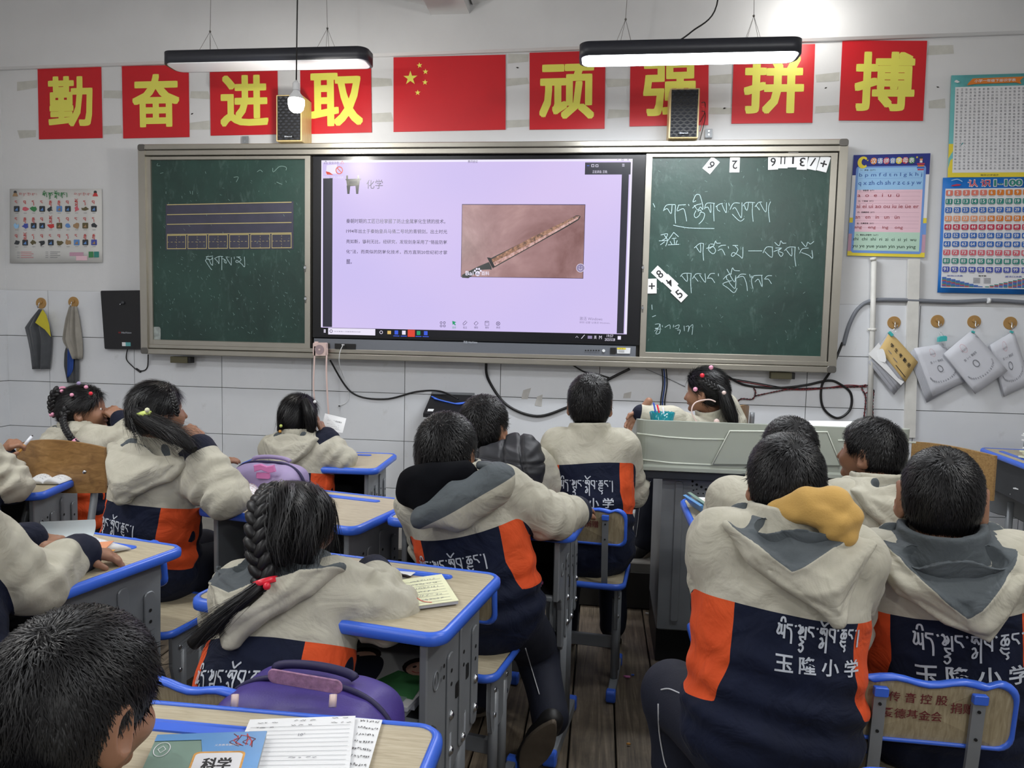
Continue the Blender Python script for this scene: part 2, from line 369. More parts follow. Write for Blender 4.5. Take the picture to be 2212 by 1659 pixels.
def tib_strokes():
    x = 0; out = []
    for g in TIBWORD:
        w, ss = TIB[g]
        for s_ in ss: out.append([(x+a, b) for a, b in s_])
        x += w+(.06 if w else 0)
    return out, x
# ================================================================ ROOM SHELL
WY = 4.49; XL, XR, YB, ZC = -3.91, 4.3, -5.2, 3.26
PLZ = .22
def wall(name, pts, mat='wall_paint', t=.1, n=(0, 1, 0)):
    mb = MB(); a = np.array(pts, float); b = a+np.array(n)*t; mb.add(np.r_[a, b], [(0, 1, 2, 3), (7, 6, 5, 4)]+[(i, 4+i, 4+(i+1) % 4, (i+1) % 4) for i in range(4)], mat)
    return struct(obj(name, mb))
wf = wall('wall_front', [(XL, WY, 0), (XR, WY, 0), (XR, WY, 3.6), (XL, WY, 3.6)])
wl = wall('wall_left', [(XL, YB, 0), (XL, WY, 0), (XL, WY, 3.6), (XL, YB, 3.6)], n=(-1, 0, 0))
wall('wall_right', [(XR, WY, 0), (XR, YB, 0), (XR, YB, 3.6), (XR, WY, 3.6)], n=(1, 0, 0))
wall('wall_back', [(XR, YB, 0), (XL, YB, 0), (XL, YB, 3.6), (XR, YB, 3.6)], n=(0, -1, 0))
mb = MB(); mb.box(((XL+XR)/2, (YB+WY)/2, -.06), (XR-XL, WY-YB, .06), 'dark_riser'); fl = struct(obj('floor', mb, loc=(0, 0, 0)))
# floorboards
x = XL; mb = MB(); mb.box((0, 0, 0), (.142, 8.6, .03), 'worn_floorboard', .0025); pme = mb.mesh((0, 0, 0), 'plank')
while x < XR-.02:
    o = obj('plank', pme, fl, local=True); o.location = (x+.074, -.7, -.0155-rng.uniform(0, .002)); x += .148
# front wall tiles (60 x 30 cm)
TX0 = -3.602; TZ0 = .4806+1.32-.3
def tile(par, x0, x1, z0, z1, axis='y'):
    g = .0018; mb = MB(); w, h = x1-x0-g*2, z1-z0-g*2
    mb.prism([(-w/2, -h/2), (w/2, -h/2), (w/2, h/2), (-w/2, h/2)], 0, .009, 'white_tile', .0012, (lambda p: (p[0], -p[2], p[1])) if axis == 'y' else (lambda p: (p[2], p[0], p[1])))
    o = obj('tile', mb, par, local=True); return o
for j in range(6):
    z1 = TZ0-.3*j; z0 = max(z1-.3, .0)
    if z0 >= z1: continue
    xs = [XL]+[TX0+.6*i for i in range(14) if TX0+.6*i < XR]+[XR]
    for a, b in zip(xs[:-1], xs[1:]):
        o = tile(wf, a, b, z0, z1); o.location = ((a+b)/2, WY-.004, (z0+z1)/2)
    ys = [WY-.004]+[WY-.35-.6*i for i in range(3)]
    for b, a in zip(ys[:-1], ys[1:]):
        o = tile(wl, a, b, z0, z1, 'x'); o.location = (XL+.004, (a+b)/2, (z0+z1)/2)
mb = MB(); mb.box(((XL+XR)/2, WY-.003, TZ0/2), (XR-XL, .006, TZ0-.002), 'grout'); o = obj('grout_bed', mb, wf)
mb = MB(); mb.box((XL+.003, WY-.8, TZ0/2), (.006, 1.6, TZ0-.002), 'grout'); o = obj('grout_bed', mb, wl)
# projecting band above the signs, ceiling vaults and beam
mb = MB(); mb.prism([(WY, 0), (WY, 3.6), (WY-.035, 3.6), (WY-.035, .012), (WY-.02, 0)], XL, XR, 'wall_paint', 0, lambda p: (p[2], p[0], p[1]+2.955+.0125*(p[2])))
struct(obj('trim_1', mb))
BX0, BX1 = -1.09, -.80   # ceiling beam running towards the camera
mb = MB(); mb.prism([(BX0, 3.5), (BX0+.03, 3.165), (BX1-.03, 3.165), (BX1, 3.5)][::-1], YB, WY, 'ceiling_paint', 0, lambda p: (p[0], p[2], p[1]))
bx = [BX0-3.4, BX0-.0, BX1, BX1+3.4, BX1+6.8]
def vault(mb, xa, xb):
    n = 14; ring = []
    for i in range(n+1):
        t = i/n; ring.append((xa+(xb-xa)*t, 3.215+.26*math.sin(PI*t)))
    vs = [(x, YB, z) for x, z in ring]+[(x, WY, z) for x, z in ring]+[(x, YB, z+.06) for x, z in ring]+[(x, WY, z+.06) for x, z in ring]; m = n+1
    mb.add(vs, [(i, i+1, m+i+1, m+i) for i in range(n)]+[(2*m+i, 3*m+i, 3*m+i+1, 2*m+i+1) for i in range(n)], 'ceiling_paint', True)
vault(mb, BX0-3.4, BX0+.01); vault(mb, BX1-.01, BX1+2.9); vault(mb, BX1+3.1, BX1+6.0)
mb.prism([(BX1+2.88, 3.5), (BX1+2.91, 3.165), (BX1+3.09, 3.165), (BX1+3.12, 3.5)][::-1], YB, WY, 'ceiling_paint', 0, lambda p: (p[0], p[2], p[1]))
struct(obj('ceiling', mb))
# platform
mb = MB(); mb.box(((XL+1.75)/2, (3.5+WY)/2, PLZ/2), (1.75-XL-.02, WY-3.5-.02, PLZ), 'platform_concrete', .006)
mb.box(((XL+1.75)/2, 3.494, PLZ/2-.02), (1.75-XL-.02, .012, PLZ-.05), 'dark_riser')
struct(obj('platform', mb))
# grey marks and tape remains on the paint
mb = MB(); 
def mark(pts, mat, Y=WY-.0008): mb.add([V(a, b, Y) for a, b in pts], [tuple(range(len(pts)))], mat)
M('tape_old', (190, 190, 184), .3, var=.08, vs=20); M('smudge', (176, 174, 170), .9, var=.1, vs=20); M('nail', (40, 38, 36), .6)
for x0, x1, y in ((222, 262, 205), (222, 262, 283), (410, 452, 205), (410, 452, 272), (803, 848, 178), (803, 848, 255), (1095, 1142, 126), (1095, 1142, 176), (1096, 1142, 268), (1309, 1360, 180), (1312, 1358, 245), (1533, 1583, 170), (1533, 1583, 240), (1763, 1812, 168), (1763, 1812, 236), (2004, 2040, 225), (2004, 2062, 110), (40, 80, 290), (35, 80, 185)):
    r = rng.uniform(-3, 3, 8); mark([(x0+r[0], y-9+r[1]), (x1+r[2], y-10+r[3]), (x1+r[4], y+7+r[5]), (x0+r[6], y+9+r[7])], 'tape_old')
struct(obj('tape_strips', mb, wf)); 
mb = MB()
for px, py in ((842, 65), (843, 29), (1097, 15), (1188, 86), (1118, 146), (530, 90), (1490, 4), (1836, 38), (2055, 63), (1784, 190), (2026, 188), (415, 246), (1565, 234)):
    a = rng.uniform(0, PI); mark([(px+4*math.cos(a), py+3*math.sin(a)), (px-2*math.sin(a), py+2*math.cos(a)), (px-4*math.cos(a), py-3*math.sin(a)), (px+1.5*math.sin(a), py-1.5*math.cos(a))], 'nail')
obj('nail_marks', mb, wf)

# ================================================================ RED CHARACTER SIGNS AND FLAG
signs = [('勤', [(81, 148), (218, 144), (221, 298), (84, 301)], (.16, .17, .86, .88), 'red square sign with yellow character 勤, first from the left'),
 ('奋', [(263, 143), (407, 140), (409, 296), (266, 299)], (.15, .15, .86, .88), 'red square sign with yellow character 奋, partly behind the unlit lamp'),
 ('进', [(453, 139), (599, 136), (601, 290), (455, 293)], (.15, .12, .86, .84), 'red square sign with yellow character 进, left of the hanging bulb'),
 ('取', [(648, 131), (801, 126), (803, 286), (650, 290)], (.14, .1, .88, .82), 'red square sign with yellow character 取, beside the left loudspeaker'),
 ('顽', [(1144, 114), (1308, 109), (1306, 278), (1144, 280)], (.13, .13, .86, .84), 'red square sign with yellow character 顽, right of the flag print'),
 ('强', [(1362, 108), (1531, 102), (1530, 270), (1360, 273)], (.17, .12, .88, .84), 'red square sign with yellow character 强, behind the right loudspeaker'),
 ('拼', [(1586, 97), (1761, 95), (1755, 265), (1580, 267)], (.14, .12, .88, .86), 'red square sign with yellow character 拼, under the lit lamp end'),
 ('搏', [(1820, 87), (2003, 88), (1994, 261), (1812, 260)], (.17, .12, .88, .86), 'red square sign with yellow character 搏, last on the right')]
for ch, c, (a, b, d, e), lab in signs:
    q = quadmap(c, WY, .006); t = thing('character_sign', lab, 'sign', q(.5, 0)); m = MB(); sheet(m, q, 'red_sign', .003); obj('board', m, t)
    m = MB(); q2 = quadmap(c, WY, .0072); put_text(m, ch, q2, a, b, d, e, mat='yellow_print', bold=.028); obj('lettering', m, t)
c = [(850, 124), (1092, 118), (1092, 280), (850, 285)]; q = quadmap(c, WY, .006); t = thing('flag_print', 'red flag print with five yellow stars above the screen', 'flag', q(.5, 0)); m = MB(); sheet(m, q, 'red_sign', .003); obj('board', m, t)
def star(mb, mp, cx, cy, r, asp, rot=0, mat='yellow_print'):
    P = [(cx+(r if i % 2 == 0 else r*.39)*math.sin(rot+i*PI/5), cy+asp*(r if i % 2 == 0 else r*.39)*math.cos(rot+i*PI/5)) for i in range(10)]
    ctr = [(cx, cy)]; mb.add([mp(*p) for p in ctr+P], [(0, 1+i, 1+(i+1) % 10) for i in range(10)], mat)
m = MB(); q2 = quadmap(c, WY, .0072)
for cx, cy, r in ((887, 167, 16), (907, 140, 6.5), (920, 154, 6.5), (919, 177, 6.5), (903, 199, 6.5)): star(m, q2, (cx-850)/242, 1-(cy-121.5)/162, r/242, 242/162, rng.uniform(-.2, .2) if r < 10 else 0)
obj('stars', m, t)

# ================================================================ BLACKBOARD
YF = 4.37
def bxp(mb, x0, x1, y0, y1, z0, z1, mat, ch=.002): mb.box(((x0+x1)/2, (y0+y1)/2, (z0+z1)/2), (x1-x0, y1-y0, z1-z0), mat, ch)
FX0, FX1, FZ0, FZ1 = -2.885, 1.325, 1.108, 2.405
bb = thing('blackboard', 'wide green sliding blackboard in aluminium frame on front wall', 'blackboard', ((FX0+FX1)/2, WY, FZ0))
m = MB(); bxp(m, FX0+.03, FX1-.03, YF, WY-.001, FZ1-.032, FZ1, 'brushed_alu', .004); bxp(m, FX0+.03, FX1-.03, YF+.008, WY-.001, FZ1-.066, FZ1-.034, 'brushed_alu', .003); obj('top_rail', m, bb)
m = MB(); bxp(m, FX0+.03, FX1-.03, YF, WY-.001, FZ0, FZ0+.034, 'brushed_alu', .004); bxp(m, FX0+.03, FX1-.03, YF+.012, WY-.001, FZ0+.037, FZ0+.062, 'brushed_alu', .003); obj('bottom_rail', m, bb)
for xa, xb in ((FX0, FX0+.045), (FX1-.045, FX1)):
    m = MB(); bxp(m, xa, xb, YF+.002, WY-.001, FZ0+.03, FZ1-.03, 'brushed_alu', .004); obj('side_rail', m, bb)
for xa in (FX0, FX1-.05):
    for za in (FZ0, FZ1-.04):
        m = MB(); m.prism(rrect(0, 0, .05, .04, .014), 0, .122, 'alu_dark', .002, lambda p, xa=xa, za=za: (xa+p[0], WY-.001-p[2], za+p[1])); obj('corner_cap', m, bb)
m = MB(); bxp(m, FX0+.04, FX1-.04, WY-.02, WY-.003, FZ0+.05, FZ1-.05, 'alu_dark', .001); obj('back_panel', m, bb)
def chalkpanel(x0, x1, side):
    z0, z1 = FZ0+.058, FZ1-.07; p = MB(); bxp(p, x0+.03, x1-.03, YF+.028, YF+.05, z0+.03, z1-.02, 'chalkboard_green', .001); P = obj('chalk_panel', p, bb)
    m = MB()
    bxp(m, x0, x0+.034, YF+.015, YF+.06, z0, z1, 'brushed_alu', .003); bxp(m, x1-.034, x1, YF+.015, YF+.06, z0, z1, 'brushed_alu', .003)
    bxp(m, x0+.03, x1-.03, YF+.016, YF+.06, z0, z0+.034, 'brushed_alu', .003); bxp(m, x0+.03, x1-.03, YF+.016, YF+.06, z1-.022, z1, 'brushed_alu', .003); obj('panel_frame', m, P)
    return P
PL = chalkpanel(V(313, 500, YF)[0], V(668, 500, YF)[0], 0); PR = chalkpanel(V(1391, 500, YF)[0], FX1-.05, 1)
YC = YF+.0272
cp = lambda a, b: V(a, b, YC)
# left panel: practice grid and chalk
m = MB(); M('grid_slate', (58, 58, 76), .5, var=.12, vs=14); M('grid_line', (190, 176, 120), .7)
g0 = [(358, 441), (634, 435), (634, 538), (358, 540)]; gm = quadmap(g0, YC, .0006); sheet(m, gm, 'grid_slate', .0006)
gl = quadmap(g0, YC, .0016)
for v in (.985, .77, .56, .34): rect2(m, gl, .01, v-.008, .985, v+.008, 'grid_line')
for i in range(6):
    a = .01+i*.1645; b = a+.152
    for r in ((a, .02, b, .035), (a, .31, b, .325), (a, .02, a+.004, .325), (b-.004, .02, b, .325)): rect2(m, gl, *r, 'grid_line')
    for j in range(10):
        if j % 2 == 0: rect2(m, gl, a+(b-a)*j/10, .168, a+(b-a)*(j+1)/10, .175, 'grid_line'); rect2(m, gl, (a+b)/2-.001, .03+.29*j/10, (a+b)/2+.001, .03+.29*(j+1)/10, 'grid_line')
obj('writing_grid', m, PL)
def zoommap(ox, oy, s): return lambda P: [(ox+a*s, oy+b*s) for a, b in P]
def chalks(mb, lst, zm, w=1.25, mat='chalk'):
    for P in lst: stroke(mb, zm(P), w, cp2, mat)
cp2 = lambda a, b: V(a, b, YC-.0008)
m = MB(); z = zoommap(340, 420, 320/2212)
chalks(m, [[(725, 930), (830, 920)], [(745, 930), (735, 960), (800, 975), (825, 940), (825, 1060)], [(715, 985), (760, 960), (800, 1040), (828, 1060)], [(715, 985), (790, 1100), (815, 1125)], [(850, 960), (920, 925), (980, 928)], [(860, 965), (900, 1000), (920, 1035), (920, 930)], [(962, 930), (962, 1130)], [(970, 960), (1010, 975), (1030, 1025), (1000, 1010), (1000, 970)], [(1020, 935), (1060, 935)], [(1030, 945), (1090, 1040), (1103, 1050), (1105, 940)], [(1145, 930), (1150, 965)], [(1180, 935), (1240, 932)], [(1200, 935), (1250, 975), (1200, 1015), (1170, 1005), (1190, 985), (1260, 1040), (1303, 1080), (1300, 930)]], z)
z = zoommap(0, 0, 740/2192)
chalks(m, [[(1745, 1075), (1750, 1100), (1790, 1065), (1830, 1070), (1830, 1090)], [(1645, 1100), (1665, 1088), (1680, 1100)], [(1010, 1045), (1005, 1060), (1025, 1060)], [(1025, 1110), (1045, 1105)], [(1770, 1165), (1805, 1180)], [(1495, 1135), (1525, 1133), (1512, 1165)], [(1215, 1222), (1220, 1240)], [(1232, 1222), (1232, 1245)], [(1062, 1225), (1062, 1240)]], z, 1.1, 'chalk_faint')
for i in range(260):
    px, py = rng.uniform(335, 648), rng.beta(2.2, 1.6)*405+342; a = rng.normal(1.2, .5); L = rng.uniform(1.5, 6)
    if 356 < px < 636 and 438 < py < 541 and i % 3: continue
    chalks(m, [[(px, py), (px+L*math.cos(a), py+L*math.sin(a))]], lambda P: P, rng.uniform(.35, .9), 'chalk_faint')
obj('chalk_writing', m, PL)['kind'] = 'stuff'
M('eraser_patch', (150, 158, 156), .9, var=.3, vs=40)
m = MB(); q = quadmap([(327, 706), (347, 706), (347, 742), (326, 741)], YC, .0012); m.prism(rrect(0, 0, 1, 1, .2), 0, 1, 'eraser_patch', 0, lambda p: np.array(q(p[0], p[1]))-np.array([0, .0006*p[2], 0])); obj('chalk_patch', m, PL)
m = MB(); z = zoommap(1380, 420, 420/2177)
chalks(m, [
 [(275, 185), (310, 120), (410, 115)], [(285, 175), (320, 160), (360, 215), (372, 120)], [(412, 120), (405, 230), (412, 325)], [(440, 120), (525, 115)], [(445, 125), (430, 185), (500, 160), (525, 240), (535, 300)], [(555, 110), (562, 128)],
 [(610, 65), (608, 85), (640, 70)], [(610, 65), (640, 5), (680, 5), (700, 60), (715, 120)], [(600, 155), (640, 120), (700, 105)], [(620, 120), (660, 175), (690, 140), (715, 170), (715, 110)], [(660, 190), (690, 175), (700, 195)], [(640, 180), (620, 230), (640, 262), (680, 230), (690, 200), (735, 215), (720, 280), (672, 332)],
 [(735, 165), (760, 100), (850, 100)], [(745, 150), (775, 145), (805, 205), (805, 110)], [(840, 100), (838, 200), (842, 300)], [(860, 140), (900, 110), (940, 100)], [(875, 130), (880, 170), (910, 190)], [(930, 110), (960, 180), (980, 200), (980, 95)], [(1005, 95), (1015, 130)],
 [(1020, 170), (1060, 100), (1130, 98)], [(1050, 165), (1080, 150), (1130, 240), (1150, 250), (1155, 90)], [(1045, 220), (1130, 298), (1180, 270)], [(1165, 130), (1205, 90), (1300, 92)], [(1180, 120), (1210, 180), (1228, 95)], [(1275, 95), (1270, 200), (1280, 305)], [(1300, 140), (1340, 90), (1380, 85)], [(1310, 120), (1350, 175)], [(1355, 90), (1400, 175), (1425, 190), (1430, 88)], [(1475, 80), (1450, 160), (1465, 310)],
 [(385, 345), (560, 375), (845, 382)],
 [(245, 455), (320, 440), (300, 490), (260, 515)], [(285, 455), (310, 490), (320, 520), (300, 580)], [(225, 520), (330, 515)], [(240, 565), (290, 530)], [(390, 425), (330, 510)], [(390, 425), (445, 475)], [(370, 495), (420, 490)], [(350, 525), (370, 560)], [(395, 500), (400, 555)], [(430, 515), (415, 555)], [(325, 565), (450, 560)],
 [(620, 600), (680, 550), (725, 550)], [(640, 585), (690, 650), (690, 555)], [(725, 550), (718, 640), (725, 740)], [(755, 605), (830, 580), (840, 560), (800, 555)], [(790, 560), (780, 620), (830, 665), (860, 630), (830, 585), (790, 610)], [(845, 560), (860, 520), (870, 545), (915, 545)], [(890, 590), (930, 570), (975, 568)], [(885, 630), (930, 615), (965, 680)], [(1000, 580), (1005, 605)], [(1050, 570), (1110, 572)], [(1075, 575), (1110, 620), (1060, 690), (1035, 680), (1060, 650), (1130, 690), (1160, 710), (1165, 590)], [(1225, 632), (1380, 632)],
 [(1390, 655), (1430, 590), (1500, 590)], [(1410, 640), (1490, 705), (1495, 590)], [(1520, 535), (1570, 575), (1590, 520), (1610, 545), (1650, 545)], [(1530, 600), (1600, 600)], [(1510, 640), (1560, 620), (1600, 600), (1560, 640), (1590, 695), (1615, 660), (1570, 640)], [(1630, 630), (1680, 590), (1755, 590)], [(1650, 620), (1710, 690), (1712, 600)], [(1750, 590), (1745, 700), (1758, 805)], [(1785, 590), (1795, 620)], [(1820, 530), (1870, 585), (1890, 535), (1920, 555), (1960, 525)], [(1800, 660), (1830, 610), (1900, 600)], [(1820, 650), (1900, 680), (1945, 715), (1938, 625)],
 [(465, 920), (500, 885), (590, 885)], [(480, 910), (540, 975), (540, 890)], [(585, 890), (580, 990), (588, 1105)], [(600, 945), (640, 890), (700, 890)], [(620, 920), (665, 975)], [(680, 900), (745, 985), (740, 885)], [(765, 945), (800, 890), (850, 885)], [(775, 940), (815, 940), (850, 990)], [(890, 885), (892, 915)],
 [(985, 835), (1025, 895), (1048, 822), (1070, 850), (1130, 855)], [(945, 950), (990, 905), (1040, 890)], [(980, 910), (985, 950), (1010, 965)], [(1020, 900), (1070, 980), (1085, 905), (1080, 1050), (1030, 1010), (1010, 980)], [(1040, 965), (940, 1000), (1000, 1050), (1065, 1100), (1100, 1050)], [(1095, 940), (1140, 895), (1200, 895)], [(1110, 930), (1170, 920), (1205, 1000), (1215, 1080)], [(1240, 895), (1250, 930)], [(1265, 910), (1262, 980), (1278, 1055)], [(1275, 940), (1290, 910), (1385, 905)], [(1300, 980), (1340, 950), (1380, 1035), (1375, 910)], [(1405, 950), (1440, 912), (1490, 910)], [(1415, 950), (1450, 950), (1485, 1000)],
 [(160, 100), (180, 145)], [(145, 1235), (148, 1290)], [(150, 1370), (190, 1355)]], z, 1.3)
chalks(m, [[(180, 1455), (230, 1450), (220, 1490), (180, 1500), (235, 1510)], [(175, 1530), (215, 1500), (190, 1560), (235, 1545), (238, 1450)], [(262, 1465), (265, 1485)], [(290, 1490), (345, 1460), (350, 1505)], [(390, 1460), (385, 1490)], [(400, 1480), (450, 1460), (440, 1500), (410, 1500)], [(430, 1520), (465, 1520), (450, 1565)], [(505, 1470), (510, 1530)], [(525, 1480), (560, 1475), (550, 1540), (570, 1480)], [(575, 1480), (605, 1460), (595, 1570)]], z, 1.1)
for i in range(120):
    px, py = rng.uniform(1400, 1790), rng.uniform(340, 760); a = rng.normal(1.2, .6); L = rng.uniform(2, 7)
    chalks(m, [[(px, py), (px+L*math.cos(a), py+L*math.sin(a))]], lambda P: P, rng.uniform(.35, .8), 'chalk_faint')
obj('chalk_writing', m, PR)['kind'] = 'stuff'
# panel locks
for px, py in ((659, 578), (1389, 578), (1388, 665), (660, 645)):
    m = MB(); c = V(px, py, YF+.0145); m.cyl(c, c+[0, -.004, 0], .008, 'chrome', 14); m.cyl(c+[0, -.004, .012], c+[0, -.006, .012], .004, 'alu_dark', 10); m.box(tuple(c+[0, .001, -.012]), (.009, .004, .03), 'alu_dark', .001); obj('lock', m, PL if px < 900 else PR)
# number cards on the right board
cards = [('6', 1536, 357, -38+180, 0), ('2', 1587, 356, 180, 1), ('9', 1670, 350, 0, 2), ('=', 1691, 347, 90, 3), ('1', 1713, 345, 0, 4), ('3', 1733, 350, 178, 5), ('/', 1756, 350, -10, 6), ('+', 1779, 354, -14, 7), ('+', 1408, 618, 0, 8), ('8', 1425, 592, 40, 9), ('4', 1447, 610, 220, 10), ('5', 1467, 635, 220, 11)]
desc = ['tilted white card with an upside down 6, highest of the two lone cards', 'upright white card with an upside down 2 beside the tilted card', 'white card with 9, left end of the row of six', 'white card with two bars, second in the row of six', 'white card with 1, third in the row of six', 'white card with an upside down 3 in the row of six', 'white card with a slash in the row of six', 'white card with plus sign, right end of the row of six', 'white card with plus sign at the left edge of the right board', 'tilted white card with 8, top of the diagonal three', 'tilted white card with upside down 4, middle of the diagonal three', 'tilted white card with 5, bottom of the diagonal three']
for i, (ch, px, py, rot, _) in enumerate(cards):
    c = V(px, py, YC-.0015-.0012*(i % 3)); a = math.radians(-rot if i in (6, 7) else (rot if i not in (0,) else rot)); a = math.radians({0: 142, 1: 180, 2: 2, 3: 90, 4: 0, 5: 178, 6: -12, 7: -14, 8: 2, 9: 40+0, 10: 222, 11: 40}[i])
    fr = lambda u, v, c=c, a=a, d=0: c+np.array([u*math.cos(a)-v*math.sin(a), -d, u*math.sin(a)+v*math.cos(a)])
    cw, chh = .055, .085
    if i == 3: cw, chh = chh, cw
    if i in (9, 10, 11): 
        a0 = a; frc = lambda u, v, c=c, d=0, a=math.radians(-42 if True else 0): c+np.array([u*math.cos(a)-v*math.sin(a), -d, u*math.sin(a)+v*math.cos(a)]); cw, chh = .085, .055
    else: frc = fr
    t = thing('number_card', desc[i], 'card', c); m = MB(); m.prism([(-cw/2, -chh/2), (cw/2, -chh/2), (cw/2, chh/2), (-cw/2, chh/2)], 0, .001, 'paper', 0, lambda p, frc=frc: frc(p[0], p[1], d=p[2])); obj('card', m, t)
    m = MB(); s = .024
    if ch == '=': 
        for dx in (-.01, .01): m.add([frc(a_, b_, d=.0016) for a_, b_ in ((dx*1.0-.003+0, -.02), (dx+.003, -.02), (dx+.003, .02), (dx-.003, .02))] if False else [fr(b_, a_, d=.0016) for a_, b_ in ((dx-.003, -.02), (dx+.003, -.02), (dx+.003, .02), (dx-.003, .02))], [(0, 1, 2, 3)], 'ink_black')
    else:
        w2 = {'1': .005, '/': .012, '+': .018}.get(ch, .015); h2 = .018 if ch == '+' else .024
        put_text(m, ch, lambda u, v, fr=fr: fr(u, v, d=.0016), -w2, -h2, w2, h2, mat='ink_black', bold=.012)
    obj('numeral', m, t)

# ================================================================ INTERACTIVE DISPLAY
YS = YF+.03
dx0, dx1 = V(676, 550, YS)[0], V(1388, 550, YS)[0]
sc = thing('interactive_display', 'large black framed interactive screen showing a lesson slide about a sword', 'screen', ((dx0+dx1)/2, YS, 1.2))
z1 = FZ1-.068; z0 = V(1000, 738, YS)[2]
m = MB(); bxp(m, dx0, dx1, YS, WY-.03, z0, z1, 'bezel_black', .006); obj('bezel', m, sc)
m = MB(); bz0 = V(1000, 767, YS)[2]
m.prism([(0, 0), (.03, 0), (.03, z0-bz0-.002), (-.004, z0-bz0-.002), (-.014, .012)][::-1], dx0+.01, dx1-.02, 'bar_grey', .001, lambda p: (p[2], YS+p[0], bz0+p[1])); bar = obj('lower_bar', m, sc)
m = MB()
for i in range(6): c = V(1265+i*5.7, 757, YS-.016); m.cyl(c, c+[0, -.002, 0], .0045, 'port_black', 10)
c = V(1304, 757.5, YS-.016); m.cyl(c, c+[0, -.002, 0], .009, 'white_plastic', 12); obj('buttons', m, bar)
m = MB(); q = quadmap([(1318, 751), (1331, 751), (1331, 764), (1318, 764)], YS, .018); sheet(m, q, 'port_black', .002); obj('sensor', m, bar)
M('label_yellow', (226, 206, 60), .5)
m = MB(); q = quadmap([(1333, 751), (1362, 751.5), (1361, 764), (1333, 763.5)], YS, .018); sheet(m, q, 'white_plastic', .001); q = quadmap([(1333, 751), (1352, 751.5), (1352, 755), (1333, 754.6)], YS, .0192); sheet(m, q, 'label_yellow', .0006); put_text(m, '▲ 注意', q, .3, .2, .7, .8, mat='ink_black')
q = quadmap([(1333, 751), (1362, 751.5), (1361, 764), (1333, 763.5)], YS, .0192)
for i in range(3): rect2(m, q, .1, .2+.15*i, .55, .25+.15*i, 'ink_grey')
obj('warning_label', m, bar)
m = MB(); q = quadmap([(1001, 736), (1031, 736.6), (1031, 742), (1001, 741.5)], YS, .0155); put_text(m, '鸿合 HiteVision', q, 0, 0, 1, 1, mat='reflective_print', bold=.01); obj('lettering', m, bar)
m = MB(); q = quadmap([(723, 742), (768, 743), (768, 754), (723, 753)], YS, .018); sheet(m, q, 'port_black', .003); q = quadmap([(700, 741), (712, 741), (712, 751), (700, 751)], YS, .018); sheet(m, q, 'alu_dark', .002); obj('port_panel', m, bar)
# the picture on the screen
def EM(name, col, k=1.0):
    t = NT(name); t.base((0, 0, 0)); t.b.inputs['Emission Color'].default_value = (*lin(col), 1); t.b.inputs['Emission Strength'].default_value = k; t.b.inputs['Roughness'].default_value = .25; return reg(t)
SK = .75
t = NT('screen_lavender'); v = t.coord(); t.base((.01, .01, .01)); t.b.inputs['Roughness'].default_value = .36; t.b.inputs['Specular IOR Level'].default_value = .2
t.l(t.ramp(t.noise(v, .7, 2), [(.3, lin((206, 194, 246))), (.7, lin((224, 204, 246)))]), t.b.inputs['Emission Color']); t.b.inputs['Emission Strength'].default_value = .77; reg(t)
EM('px_dark', (44, 44, 58), SK); EM('px_black', (12, 13, 22), SK); EM('px_text', (66, 58, 92), SK); EM('px_white', (238, 232, 252), SK*1.05); EM('px_grey', (150, 138, 176), SK); EM('px_green', (30, 160, 110), SK); EM('px_red', (226, 70, 50), SK); EM('px_blue', (60, 96, 230), SK); EM('px_bronze', (92, 92, 82), SK); EM('px_bronze_dark', (48, 52, 52), SK); EM('px_lime', (90, 190, 110), SK); EM('px_gold', (226, 190, 110), SK)
t = NT('px_photo'); v = t.coord(); t.base((.01, .01, .01)); t.l(t.ramp(t.noise(v, 2.6, 5, .6, .4), [(.3, lin((128, 88, 86))), (.52, lin((168, 130, 130))), (.75, lin((214, 176, 172)))]), t.b.inputs['Emission Color']); t.b.inputs['Emission Strength'].default_value = SK; t.b.inputs['Roughness'].default_value = .2; reg(t)
t = NT('px_blade'); v = t.coord(); t.base((.01, .01, .01)); t.l(t.ramp(t.noise(v, 42, 6, .75), [(.36, lin((92, 66, 66))), (.47, lin((196, 150, 140))), (.7, lin((238, 202, 202)))]), t.b.inputs['Emission Color']); t.b.inputs['Emission Strength'].default_value = SK; reg(t)
t = NT('px_blade_brown'); v = t.coord(); t.base((.01, .01, .01)); t.l(t.ramp(t.noise(v, 50, 6, .75), [(.38, lin((84, 62, 52))), (.55, lin((176, 128, 100))), (.7, lin((206, 164, 140)))]), t.b.inputs['Emission Color']); t.b.inputs['Emission Strength'].default_value = SK; reg(t)
def sp(lift): return lambda a, b: V(a, b, YS-lift)
S = [(692, 341), (1366, 337), (1354, 735), (694, 712)]
scq = quadmap([(693, 345), (1365, 341), (1353, 735), (695, 722)], YS, .0008)
sx0, sx1 = V(694, 540, YS)[0], V(1360, 540, YS)[0]; sz0, sz1 = V(1000, 731, YS)[2], V(1000, 345, YS)[2]
m = MB(); bxp(m, sx0, sx1, YS-.0010, YS+.002, sz0, sz1, 'screen_lavender', 0); scr = obj('screen', m, sc)
sm_ = lambda lift: (lambda u, v: np.array([sx0+(sx1-sx0)*u, YS-.0010-lift, sz0+(sz1-sz0)*v]))
def pu(px, py):   # photo pixel -> screen u,v
    p = V(px, py, YS-.001); return (p[0]-sx0)/(sx1-sx0), (p[2]-sz0)/(sz1-sz0)
def prect(mb, a, b, c, d, mat, lift=.0006):
    (u0, v1), (u1, v0) = pu(a, b), pu(c, d); rect2(mb, sm_(lift), u0, v0, u1, v1, mat)
m = MB(); mm = sm_(.0006)
u0 = pu(718, 540)[0]; u1 = pu(1338, 540)[0]; tb = pu(700, 706)[1]
